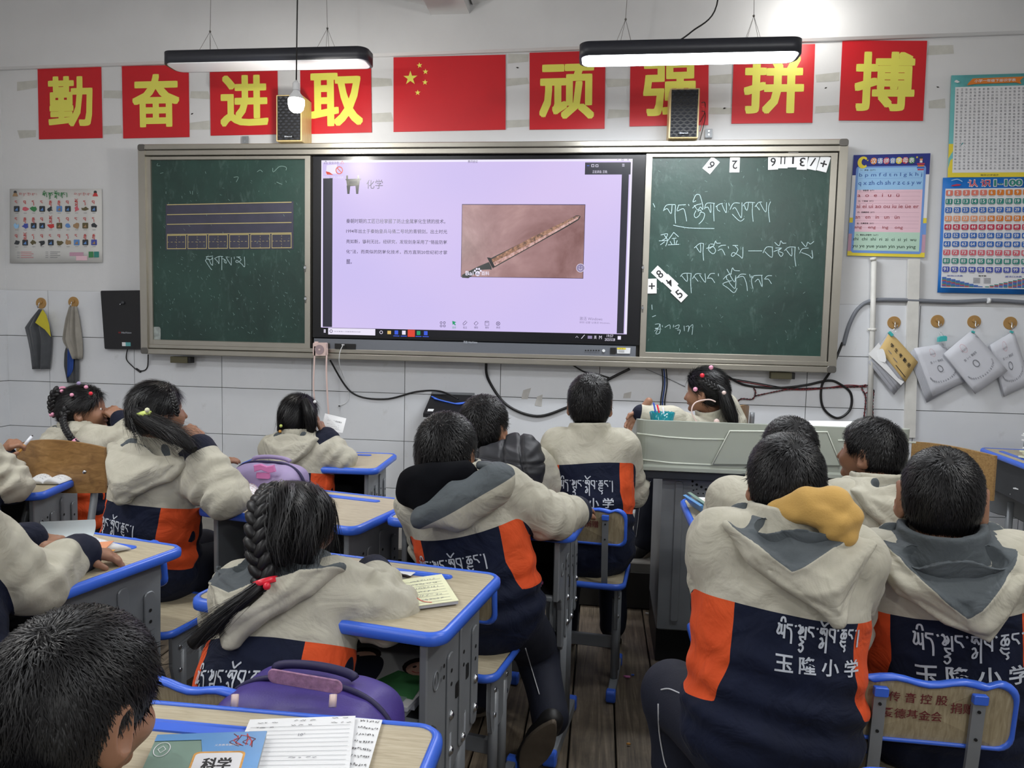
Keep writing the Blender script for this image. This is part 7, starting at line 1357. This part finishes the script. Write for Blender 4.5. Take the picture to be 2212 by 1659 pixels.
    parts = [sdf_mesh(head, np.minimum(K, N)-.13*h, np.maximum(K, N)+.13*h, hres)]
    core = lambda P: np.minimum.reduce([rc(P, Hp, N-u*.1, .09*k, .07*k)]+[np.minimum(rc(P, a[0], a[1], .038*k, .032*k), rc(P, a[1], a[2], .031*k, .021*k)) for a in A.values()])
    parts.append(sdf_mesh(core, pts.min(0)-.11, pts.max(0)+.11, .014))
    for nm, a in A.items():
        S0, E, Wr, hd_ = a; fd = (Wr-E)/np.linalg.norm(Wr-E)
        if hd_: D_, PN, cl, sd_ = hd_; D_ = np.array(D_, float); PN = np.array(PN, float)
        else: D_, PN, cl, sd_ = fd, np.array([0, 0, -1.]), .35, (1 if nm == 'L' else -1)
        fn, l0, h0 = hand_sdf(Wr+fd*.01, D_, PN, cl, sd_, .84*k); parts.append(sdf_mesh(fn, l0, h0, .0035 if hd_ else .005))
    v2, q2 = join(parts); obj('body', npmesh(v2, q2, ['skin'], 'body', off=base), t)
    for sg in (-1, 1): m = MB(); m.ball(L_(sg*.030, .0655, -.002), .0098*h, 'eye_white', 10); m.ball(L_(sg*.030, .0720, -.002), .0050*h, 'eye_dark', 8); obj('eye', m, t)
    # ---- hair
    big = 1.0 if hair == 'boy' else 1.03
    def cap(P):
        d = ell(P, L_(0, -.010, .018), (.0785*h*big, .0935*h*big, .0865*h*big), R); d = smin(d, ell(P, L_(0, -.040, -.025), (.067*h*big, .052*h*big, .062*h), R), .03); r_ = (P-K)/h; x, y, z = np.abs(r_@hr), r_@hf, r_@hu
        d = smax(d, (y*.86-z*.5-.030)*h, .008); d = smax(d, (-z-.072+.0)*h, .01); d = smax(d, -ell(P, L_(.082, .018, -.044), (.030*h, .044*h, .050*h), R), .006); d = smax(d, -ell(P, L_(-.082, .018, -.044), (.030*h, .044*h, .050*h), R), .006); return d
    hv, hq = sdf_mesh(cap, K-.125*h, K+.125*h, hres); me = npmesh(hv, hq, ['hair_cap'], 'hair', off=base); ho = obj('hair', me, t)
    if hair == 'boy': sv, sq = strands(hv, hq, nstr, K, R, (.006, -.055, .075), .030*h, .0011*h*(1+3000/nstr), .0055*h, .55, seed, .28)
    else:
        tie = L_(*hair[0]); cmb = lambda p: (lambda d: d/np.linalg.norm(d, axis=1)[:, None])(tie-p)*1.0; sv, sq = strands(hv, hq, nstr, K, R, (0, .02, .09), .055*h, .0012*h*(1+3000/nstr), .0035*h, .2, seed, .14, comb=cmb)
    so = obj('hair_strands', npmesh(sv, sq, ['hair'], 'hair_strands', off=base), ho); so['kind'] = 'stuff'
    # ---- trousers and shoes
    lg = legs or {}; LG = []
    for sg, nm in ((-1, 'L'), (1, 'R')):
        hj = Hp+s*sg*.07*k-u*.02
        if nm in lg: kn, an, toe = V(*lg[nm][0]), V(*lg[nm][1]), V(*lg[nm][2])
        else: kn = Hp+s*sg*.10*k+np.array([f[0], f[1], 0])*.34*k; kn[2] = floor+.46; an = kn+np.array([f[0], f[1], 0])*-.03; an[2] = floor+.085; toe = an+np.array([f[0], f[1], 0])*.15; toe[2] = floor+.03
        LG.append((hj, kn, an, toe))
    def trs(P):
        d = rc(P, Hp-s*.05, Hp+s*.05, .088*k, .088*k)
        for a_, b_, c_, _ in LG: d = smin(d, rc(P, a_, b_, .078*k, .066*k), .03); d = smin(d, rc(P, b_, c_, .064*k, .052*k), .02)
        return d
    lp = np.array([Hp]+[x for l_ in LG for x in l_[:3]]); tv, tq = sdf_mesh(trs, lp.min(0)-.12, lp.max(0)+.12, res*1.2); tn = vnormals(tv, tq); tv = tv+tn*(.006*(1-2*np.abs(nz(tv, 17, seed+9))))[:, None]; to = obj('trousers', npmesh(tv, tq, ['trousers_navy'], 'trousers', off=base), t)
    for (hj, kn, an, toe), sg in zip(LG, (-1, 1)):
        b2 = BVHTree.FromPolygons([tuple(p) for p in tv], [tuple(map(int, x)) for x in tq]) if nm in lg or sg < 0 else None
        ds = toe-an; ds /= np.linalg.norm(ds); sole = np.array([0, 0, -1.]) if abs(ds[2]) < .6 else np.array([0, -1., -.2]); sole -= ds*(sole@ds); sole /= np.linalg.norm(sole); sd_ = np.cross(ds, sole); heel = an-ds*.035+sole*.045*k; tp = heel+ds*.185*k
        fn = lambda P: smax(smin(smin(rc(P, heel+ds*.02-sole*.012, tp-ds*.02-sole*.004, .034*k, .031*k), rc(P, an-sole*.02, heel+ds*.045-sole*.03, .045*k, .036*k), .02), rc(P, heel+ds*.1-sole*.02, tp-ds*.03-sole*.008, .036*k, .033*k), .02), ((P-heel)@sole)-.012, .006)
        al = np.array([heel, tp, an]); sv_, sq_ = sdf_mesh(fn, al.min(0)-.07, al.max(0)+.07, .0065); so_ = obj('shoe', npmesh(sv_, sq_, [shoe], 'shoe', off=base), t)
        m = MB(); out = [(.000+.185*k*.5+(.100*k)*math.cos(a)-.0, (.034+.006*math.cos(a)-.006*math.cos(2*a))*k*math.sin(a)) for a in np.linspace(0, 2*PI, 24, endpoint=False)]; m.prism(out, .008, .024, 'shoe_sole', .003, lambda p: heel+ds*p[0]+sd_*p[1]+sole*p[2]); obj('sole', m, so_)
    return dict(t=t, N=N, K=K, s=s, f=f, u=u, L=L_, R=R, h=h, base=base, Hp=Hp, LG=LG, A=A, jk=jk, hair=ho)
M('eye_white', (214, 208, 200), .3); M('eye_dark', (30, 22, 20), .2)
DOWN = (0, 0, -1)
PP = {}
PP[10] = person('boy sitting upright before the screen, round short hair, plain collar jacket', (1274, 932, 2.8), (1274, 868, 2.84), (1274, 1200, 2.75), yoke=.115, seed=10, tshift=-.012, shoe='shoe_black', k=1.02, nstr=7000, legs=None)
PP[9] = person('boy with a shiny black padded hood hanging off his right shoulder', (1072, 985, 2.70), (1047, 918, 2.76), (1125, 1250, 2.70), tyaw=-10, hyaw=-22, hroll=0, seed=9, k=1.08, yoke=.16, tshift=.02)
PP[8] = person('boy with black hoodie and turned out grey jacket hood, arm on the desk', (985, 1030, 2.06), (966, 972, 2.11), (1052, 1345, 2.06), tyaw=-4, hyaw=-12, seed=8, yoke=.135, k=1.05, tshift=-.035, arms=dict(R=((1188, 1118, 2.12), (1243, 1108, 2.30), ((.3, .95, -.05), DOWN, .3, -1))), legs=dict(R=((1160, 1400, 2.30), (1188, 1545, 2.12), (1128, 1640, 2.16))), nstr=8000)
PP[13] = person('boy with mustard hood over a beige jacket, back to the camera, in the right group', (1703, 1130, 1.47), (1695, 1036, 1.53), (1660, 1590, 1.42), tyaw=3, hyaw=-2, seed=13, yoke=.148, tw=.155, tyo=-.045, k=1.02, hk=.86, hood=1, hoodp=dict(w=.13, drop=.150, tx=.06, V=(-.03, .068, .6), thick=.05), tshift=.040, arms=dict(L=((1565, 1270, 1.50), (1580, 1190, 1.70))), legs=dict(L=((1458, 1498, 1.62), (1478, 1770, 1.60), (1470, 1790, 1.75)), R=((1740, 1540, 1.78), (1745, 1780, 1.75), (1745, 1800, 1.9))), nstr=16000, res=.006, hres=.0035)
PP[15] = person('boy with both ears showing and grey lined hood, at the right edge', (2035, 1165, 1.57), (2033, 1066, 1.60), (2040, 1560, 1.62), tyaw=-10, hyaw=-19, seed=15, gcol=True, yoke=.112, tyo=-.028, earS=1.35, k=1.06, hood=1, hoodp=dict(w=.14, drop=.135, tx=.04, V=(.005, .085, .85), thick=.055), tshift=.025, nstr=18000, res=.006, hres=.0035, hk=.84)
PP[14] = person('boy looking left with his cheek showing, between two nearer boys', (1900, 1045, 2.15), (1880, 972, 2.22), (1905, 1370, 2.10), tyaw=14, hyaw=48, hk=.9, seed=14, yoke=.19, k=1.0, hood=1, hoodp=dict(w=.12, drop=.15), nstr=8000)
PP[12] = person('boy hidden behind the mustard hooded boy, only hair and sleeve showing', (1672, 1045, 2.10), (1704, 972, 2.16), (1665, 1370, 2.0), seed=12, hk=.92, yoke=.19, k=.98, arms=dict(L=((1572, 1120, 2.20), (1600, 1100, 2.38))), nstr=6000)
PP[6] = person('boy with cropped hair leaning over the nearest desk, bottom left', V(168, 1512, .815)+np.array([-.035, -.095, -.105]), (168, 1512, .815), np.array([-.66, .34, .50]), tyaw=-20, hyaw=-13, hpitch=12, seed=6, k=1.0, earS=1.1, arms=dict(R=((60, 1900, .62), (30, 1750, .70)), L=((-200, 1900, .62), (-150, 1750, .72))), text=False, nstr=26000, hres=.003, yoke=.2, hk=1.04)
girl = ((0, -.075, -.05),)
PP[5] = person('girl with long black braid and grey lined hood, second row', (634, 1222, 1.53), (648, 1130, 1.60), (590, 1500, 1.40), tyaw=-8, hyaw=-22, hpitch=4, hk=.86, gcol=True, seed=5, k=1.02, yoke=.165, hood=1, hoodp=dict(w=.15, drop=.18, tx=-.03, V=(-.03, .085, .36), thick=.055), hair=((-.045, -.07, -.06),), tshift=-.02, arms=dict(R=((838, 1322, 1.50), (806, 1240, 1.66), ((-.6, .75, -.2), DOWN, .4, -1)), L=((500, 1330, 1.55), (600, 1260, 1.75))), nstr=16000, res=.006, hres=.0035)
PP[3] = person('girl with low tied ponytail and hand at her mouth, left side', (352, 965, 2.28), (343, 884, 2.32), (318, 1240, 2.24), tyaw=-14, hyaw=-38, hk=.86, seed=3, k=1.04, yoke=.175, hood=1, hoodp=dict(w=.165, drop=.175, tx=-.02, thick=.055, dx=.01), hair=((-.03, -.08, -.04),), tshift=-.055, arms=dict(R=((490, 1075, 2.14), (432, 968, 2.20), ((-.65, .1, .75), (-.5, .5, -.6), .9, -1))), nstr=12000)
PP[4] = person('girl with small hair ties resting her cheek on her hand, front bench', (646, 945, 3.05), (650, 896, 3.08), (640, 1140, 2.98), tyaw=-6, hyaw=-24, hk=.88, hroll=4, seed=4, k=1.0, yoke=.16, hood=1, hoodp=dict(w=.12, drop=.16), hair=((-.05, -.06, -.06),), arms=dict(R=((738, 992, 3.02), (706, 944, 3.04), ((-.5, .1, .85), (-.9, 0, -.2), .9, -1))), legs=dict(R=((772, 1150, 3.28), (770, 1195, 3.32), (790, 1195, 3.42))), nstr=8000)
PP[1] = person('girl with two braids and pink hair ties facing right, far left', (168, 928, 2.86), (184, 882, 2.88), (165, 1140, 2.80), tyaw=-25, hyaw=-66, hk=.93, seed=1, k=1.0, yoke=.24, hood=1, hoodp=dict(w=.11, drop=.15), hair=((0, -.07, .0),), arms=dict(R=((300, 960, 2.84), (262, 908, 2.88), ((-.8, .1, .6), (-.4, .5, -.6), .9, -1)), L=((250, 985, 3.0), (252, 912, 2.98), ((-.7, -.2, .6), (-.3, -.6, -.5), .8, 1))), nstr=9000)
PP[11] = person('girl with long ponytail sitting behind the podium, facing left', (1538, 888, 3.66), (1522, 842, 3.66), (1575, 1030, 3.80), tyaw=55, hyaw=62, hpitch=8, cuff=-.01, seed=11, k=1.02, yoke=.22, floor=PLZ, hair=((0, -.09, .0),), text=False, arms=dict(L=((1450, 905, 3.52), (1386, 893, 3.50), ((-.55, -.1, -.75), (.2, -.9, -.1), .5, 1)), R=((1610, 985, 3.72), (1560, 965, 3.62))), legs=dict(L=((1410, 1035, 3.62), (1392, 1165, 3.62), (1362, 1188, 3.60)), R=((1440, 1030, 3.78), (1430, 1150, 3.8), (1400, 1170, 3.8))), nstr=8000)
PP[7] = person('child at the left edge writing with both hands on the open book', (-150, 1110, 1.42), (-150, 1020, 1.46), (-150, 1440, 1.30), tyaw=-25, hyaw=-25, seed=7, k=1.04, text=False, arms=dict(R=((75, 1262, 1.46), (168, 1196, 1.60), ((.75, .6, -.25), DOWN, .45, -1)), L=((-110, 1195, 1.66), (62, 1168, 1.68), ((.95, .1, -.15), (0, .3, -.9), .45, 1))), nstr=2000, res=.006)
PP[2] = person('child at the far left edge holding a patterned pen', (-110, 950, 2.2), (-110, 880, 2.24), (-110, 1200, 2.1), tyaw=-15, hyaw=-15, seed=2, k=1.0, text=False, arms=dict(R=((22, 1048, 2.24), (-2, 992, 2.27), ((.5, .2, .6), (.3, .6, -.6), .9, -1)), L=((-150, 1080, 2.3), (-120, 1040, 2.45))), nstr=2000)
# ================================================================ HOODS, BRAIDS AND SMALL CLOTHING PARTS
def blob(name, parent, segs, mats, k=.03, h=.006, fold=(24, .005), seed=0, ells=(), quilt=None, attrs=None, cut=None):
    """soft cloth mass from tapered segments; segs (a, b, r1, r2) in world"""
    fn0 = lambda P: __import__('functools').reduce(lambda d, e: smin(d, e, k), [rc(P, *s_) for s_ in segs]+[ell(P, *e_) for e_ in ells])
    fn = fn0 if cut is None else (lambda P: smax(fn0(P), cut(P), .01))
    pts = np.array([x for s_ in segs for x in s_[:2]]+[np.asarray(e_[0])+np.asarray(e_[1])*sg for e_ in ells for sg in (-1, 1)]); R_ = max([max(s_[2:]) for s_ in segs]+[0.0])
    v, q = sdf_mesh(fn, pts.min(0)-R_-.03, pts.max(0)+R_+.03, h); n = vnormals(v, q); d = fold[1]*(1-2*np.abs(nz(v, fold[0], seed)))+fold[1]*.4*(1-2*np.abs(nz(v, fold[0]*2.3, seed+1)))
    if quilt: d = d+quilt(v)
    v = v+n*d[:, None]; off = ORG[parent]; at = attrs(v) if attrs else None
    return obj(name, npmesh(v, q, mats, name, attrs=at, off=off), parent)
def lock(name, parent, P, r, n, w=.0016, seed=0, core=True, frizz=.012, spread_end=1.0):
    """long loose hair: ribbons that follow a path"""
    C = crom(P, 8); m_ = len(C); rr = np.interp(np.linspace(0, 1, m_), np.linspace(0, 1, len(r)), r); T = np.gradient(C, axis=0); T /= np.linalg.norm(T, axis=1)[:, None]; a = np.array([0, 1., 0]); s1 = np.cross(T, a); s1 /= np.linalg.norm(s1, axis=1)[:, None]+1e-9; s2 = np.cross(T, s1)
    g = np.random.default_rng(seed); vs, qs = [], []
    for i in range(n):
        th = g.uniform(0, 2*PI); rad = g.uniform(.75, 1.06); a0 = int(g.uniform(0, .35)*m_); a1 = int(m_*g.uniform(.8, 1.0)); idx = np.linspace(a0, a1-1, 9).astype(int); dt = g.normal(0, .5); fz = g.normal(0, frizz, 3)
        tt = np.linspace(0, 1, 9); ph = th+dt*tt; p = C[idx]+(rr[idx]*rad)[:, None]*(np.cos(ph)[:, None]*s1[idx]+np.sin(ph)[:, None]*s2[idx])+fz*(tt**2)[:, None]; ww = w*g.uniform(.6, 1.5)*(1-.8*tt)[:, None]; sd = np.cross(T[idx], np.cos(ph)[:, None]*s1[idx]+np.sin(ph)[:, None]*s2[idx]); b = len(vs)*18
        vs.append(np.stack([p-sd*ww/2, p+sd*ww/2], 1).reshape(-1, 3)); qs.append(b+np.array([[2*j, 2*j+1, 2*j+3, 2*j+2] for j in range(8)]))
    v, q = np.concatenate(vs), np.concatenate(qs); o = None
    if core: m = MB(); m.tube(C, np.maximum(rr*.93, .0015), 'hair_cap', 12); o = obj(name, m, parent)
    o2 = obj('hair_strands' if core else name, npmesh(v, q, ['hair'], name, off=ORG[parent]), o or parent)
    if core: o2['kind'] = 'stuff'
    return o or o2
def bead(p, c, parent, r=.008):
    m = MB(); m.ball(p, r, c, 10); return obj('hair_bead', m, parent)
# girl 1
p = PP[1]; t = p['hair']; 
braid('braid', [V(142, 846, 2.86), V(126, 845, 2.82), V(116, 856, 2.82), V(112, 875, 2.82), V(116, 897, 2.83)], .019, .014, t, ((.12, 'pink_bead'), (.97, 'pink_bead')))
braid('braid', [V(145, 885, 2.79), V(138, 900, 2.78), V(140, 920, 2.74), V(150, 940, 2.70), V(166, 958, 2.70), V(196, 972, 2.70)], .017, .010, t, ((.72, 'pink_bead'),))
for (px, py, c) in ((155, 853, 'pink_bead'), (196, 850, 'red_bead'), (186, 836, 'pink_bead'), (170, 828, 'lilac_bag')): bead(V(px, py, 2.79), c, t)
# girl 3
p = PP[3]; t = p['hair']; lock('ponytail', t, [V(296, 893, 2.19), V(318, 908, 2.17), V(350, 926, 2.15), V(385, 944, 2.13), V(420, 972, 2.11)], [.024, .03, .034, .028, .012], 620, seed=3, frizz=.022)
lock('loose_hair', t, [V(290, 860, 2.22), V(284, 890, 2.20), V(292, 925, 2.17), V(310, 960, 2.14)], [.02, .022, .018, .004], 200, seed=33, core=False, frizz=.02)
m = MB(); m.tube([V(300, 897, 2.165), V(312, 894, 2.155), V(326, 894, 2.16)], .010, 'lime_bead', 10); m.ball(V(318, 886, 2.15), .008, 'paper_cream', 8); obj('hair_tie', m, t)
braid('side_braid', [V(372, 850, 2.24), V(378, 870, 2.22), V(384, 895, 2.22)], .010, .008, t)
# girl 4
p = PP[4]; t = p['hair']; lock('loose_hair', t, [V(622, 870, 3.02), V(610, 890, 3.0), V(606, 915, 3.0), V(602, 932, 3.0)], [.02, .022, .016, .006], 200, seed=4)
lock('loose_hair', t, [V(660, 865, 3.02), V(668, 890, 2.99), V(672, 915, 2.99), V(670, 938, 3.0)], [.02, .028, .026, .012], 260, seed=44)
for px, py, c in ((607, 920, 'lime_bead'), (605, 932, 'pen_orange'), (680, 868, 'paper')): bead(V(px, py, 2.97), c, t, .007)
# girl 5: bulk of hair, thick braid on the left, long loose end
p = PP[5]; t = p['hair']; blob('hair_mass', t, [(V(610, 1095, 1.55), V(600, 1205, 1.47), .052, .040), (V(660, 1095, 1.55), V(640, 1195, 1.47), .052, .036), (V(600, 1205, 1.47), V(600, 1250, 1.45), .040, .028)], ['hair_cap'], k=.04, fold=(30, .004), seed=5)
lock('loose_hair', t, [V(612, 1068, 1.53), V(600, 1112, 1.47), V(592, 1180, 1.43), V(610, 1245, 1.42)], [.04, .056, .048, .02], 900, seed=51, core=False, w=.0018, frizz=.012)
lock('loose_hair', t, [V(660, 1068, 1.53), V(672, 1112, 1.48), V(662, 1170, 1.45), V(648, 1225, 1.44)], [.035, .050, .040, .02], 700, seed=52, core=False, w=.0018, frizz=.014)
braid('braid', [V(582, 1052, 1.50), V(562, 1085, 1.44), V(556, 1130, 1.41), V(556, 1180, 1.39), V(566, 1225, 1.38), V(574, 1262, 1.37)], .020, .022, t, ((.985, 'red_bead'),))
braid('side_braid', [V(690, 1068, 1.53), V(694, 1092, 1.49), V(684, 1115, 1.47), V(664, 1132, 1.45)], .012, .012, t)
lock('braid_end', t, [V(570, 1262, 1.37), V(535, 1290, 1.34), V(480, 1335, 1.33), V(415, 1392, 1.32)], [.016, .016, .020, .014], 420, seed=53, w=.0014, frizz=.012)
lock('loose_hair', t, [V(712, 1085, 1.60), V(722, 1130, 1.62), V(722, 1190, 1.60)], [.012, .010, .004], 90, seed=54, core=False, frizz=.01)
# girl 11
p = PP[11]; t = p['hair']; lock('ponytail', t, [V(1545, 838, 3.60), V(1562, 850, 3.56), V(1570, 872, 3.54), V(1580, 900, 3.54), V(1588, 922, 3.55)], [.035, .03, .036, .034, .016], 420, seed=11)
braid('side_braid', [V(1520, 822, 3.58), V(1536, 832, 3.56), V(1552, 842, 3.55)], .014, .013, t)
for px, py, c in ((1517, 811, 'red_bead'), (1536, 794, 'pink_bead'), (1502, 841, 'pink_bead'), (1564, 849, 'pink_plastic')): bead(V(px, py, 3.53), c, t, .011)
# boy 9: padded hood
p = PP[9]; t = p['t']; c9 = V(1082, 1020, 2.58)
def quilt(v): r_ = v-c9; x, z = r_[:, 0], r_[:, 2]; g = lambda d, w: np.exp(-(d/w)**2); return -.011*(g(x+.075+.1*z, .006)+g(x-.02+.15*z, .006)+g(x-.10+.3*z, .006))-.008*g(z-.055+.1*x, .006)+.0035*np.sin(z*150+5*nz(v, 16, 2))*g(np.sin((x+.075)*33), .8)
blob('padded_hood', t, [(V(1030, 1012, 2.58), V(1115, 1020, 2.58), .078, .090), (V(1095, 985, 2.62), V(1135, 1000, 2.60), .050, .061), (V(1110, 955, 2.64), V(1140, 962, 2.63), .029, .033)], ['puffer_black'], k=.05, quilt=quilt, fold=(22, .004), seed=9, h=.0055)
# boy 8: black hoodie hood and turned out grey hood
p = PP[8]; t = p['t']
blob('black_hood', t, [(V(905, 1045, 1.99), V(935, 1085, 1.96), .052, .050), (V(940, 1040, 1.96), V(1000, 1030, 1.97), .048, .040), (V(890, 1050, 2.0), V(885, 1065, 2.0), .030, .030)], ['hood_black'], k=.04, fold=(16, .005), seed=81)
a8, b8 = V(1090, 1030, 1.96), V(905, 1135, 1.93)
def at8(v):
    ax = (b8-a8)/np.linalg.norm(b8-a8); nrm = np.cross(ax, [0, 1., 0]); nrm /= np.linalg.norm(nrm); nrm = nrm if nrm[2] > 0 else -nrm; h_ = (v-a8)@nrm; one = np.ones(len(v)); return dict(zy=one, zo=-one, zc=-one, zg=h_+.006)
blob('hood', t, [(V(1072, 1035, 1.95), V(985, 1090, 1.93), .045, .050), (V(985, 1090, 1.93), V(915, 1118, 1.92), .048, .030), (V(1075, 1060, 1.95), V(985, 1120, 1.93), .030, .026)], ['school_jacket'], k=.035, fold=(20, .007), seed=82, attrs=at8)
m = MB(); cc = V(1075, 1020, 1.90); m.tube(crom([V(1035, 1005, 1.98), V(1062, 1008, 1.95), V(1090, 1030, 1.93)], 4), [.012]*8+[.010], 'lining_grey', 10); obj('collar_flap', m, t); m = MB(); q_ = V(1082, 1031, 1.915); m.cyl(q_, q_+[0, -.004, 0], .008, 'port_black', 12); obj('snap_button', m, t)
# boy 13: mustard hood, collar flap, piping
p = PP[13]; t = p['t']
blob('fleece_hood', t, [(V(1672, 1100, 1.43), V(1745, 1086, 1.40), .014, .022), (V(1745, 1086, 1.40), V(1800, 1088, 1.40), .024, .026), (V(1800, 1090, 1.40), V(1830, 1120, 1.39), .028, .024), (V(1830, 1120, 1.39), V(1832, 1155, 1.385), .022, .016), (V(1700, 1108, 1.41), V(1765, 1112, 1.385), .014, .020), (V(1765, 1112, 1.385), V(1795, 1145, 1.375), .018, .014), (V(1755, 1098, 1.39), V(1815, 1130, 1.375), .017, .018), (V(1790, 1148, 1.38), V(1826, 1160, 1.38), .012, .014)], ['mustard_fleece'], k=.009, fold=(34, .004), seed=131, h=.0045)
m = MB(); P = [V(1536, 1164, 1.46), V(1560, 1130, 1.45), V(1592, 1122, 1.44), V(1606, 1140, 1.44), V(1580, 1176, 1.45)]; m.add(P+[p_+np.array([0, .008, 0]) for p_ in P], [(4, 3, 2, 1, 0), (5, 6, 7, 8, 9)]+[(i, (i+1) % 5, 5+(i+1) % 5, 5+i) for i in range(5)], 'flap_beige') if 'flap_beige' in _M or M('flap_beige', (196, 192, 178), .65, var=.05) else 0; obj('collar_flap', m, t); m = MB(); q_ = V(1552, 1160, 1.452); m.cyl(q_, q_+[0, -.003, 0], .009, 'port_black', 14); obj('snap_button', m, t)
def onsurf(o, px, lift=.0015):
    me = o.data; off = ORG[o.parent] if o.parent in ORG else 0; n = len(me.vertices); co = np.empty(n*3); me.vertices.foreach_get('co', co); co = co.reshape(-1, 3)+off; nf = len(me.polygons); lv = np.empty(nf*4, np.int32); me.polygons.foreach_get('vertices', lv) if False else me.loops.foreach_get('vertex_index', lv); bv = BVHTree.FromPolygons([tuple(x) for x in co], [tuple(map(int, x)) for x in lv.reshape(-1, 4)]); out = []
    for a, b in px:
        d = V(a, b, 1)-EYE; d /= np.linalg.norm(d); h_ = bv.ray_cast(Vector(EYE), Vector(d))
        if h_[0] is not None: out.append(np.array(h_[0])-d*lift)
    return out
def piping(pn, lines, w=.0016):
    tr = [c for c in PP[pn]['t'].children if c.name.startswith('trousers')][0]; m = MB(); ok = False
    for L in lines:
        P = onsurf(tr, crom(L, 5))
        if len(P) > 2: m.tube(P, w, 'piping_white', 5); ok = True
    if ok: obj('piping', m, tr)
piping(13, [[(1428, 1490), (1445, 1488), (1470, 1498), (1500, 1508)], [(1422, 1520), (1424, 1580), (1434, 1640), (1440, 1658)]]); piping(11, [[(1405, 1040), (1385, 1080), (1378, 1130), (1374, 1160)]]); piping(4, [[(738, 1105), (760, 1125), (780, 1150)]]); piping(8, [[(1135, 1400), (1150, 1450), (1165, 1500)]])
# seams on jackets: armhole and yoke lines
# long print and lettering meshes are many tiny flat pieces of one part
for o in list(SC.objects):
    if o.type == 'MESH' and o.parent is not None and o.name.split('.')[0] in ('lettering', 'writing', 'slide_text', 'slide_icons', 'printed_panel', 'number_blocks', 'taskbar_icons', 'back_lettering', 'nail_marks', 'tape_strips', 'hole', 'vent_holes'): o['kind'] = 'stuff'
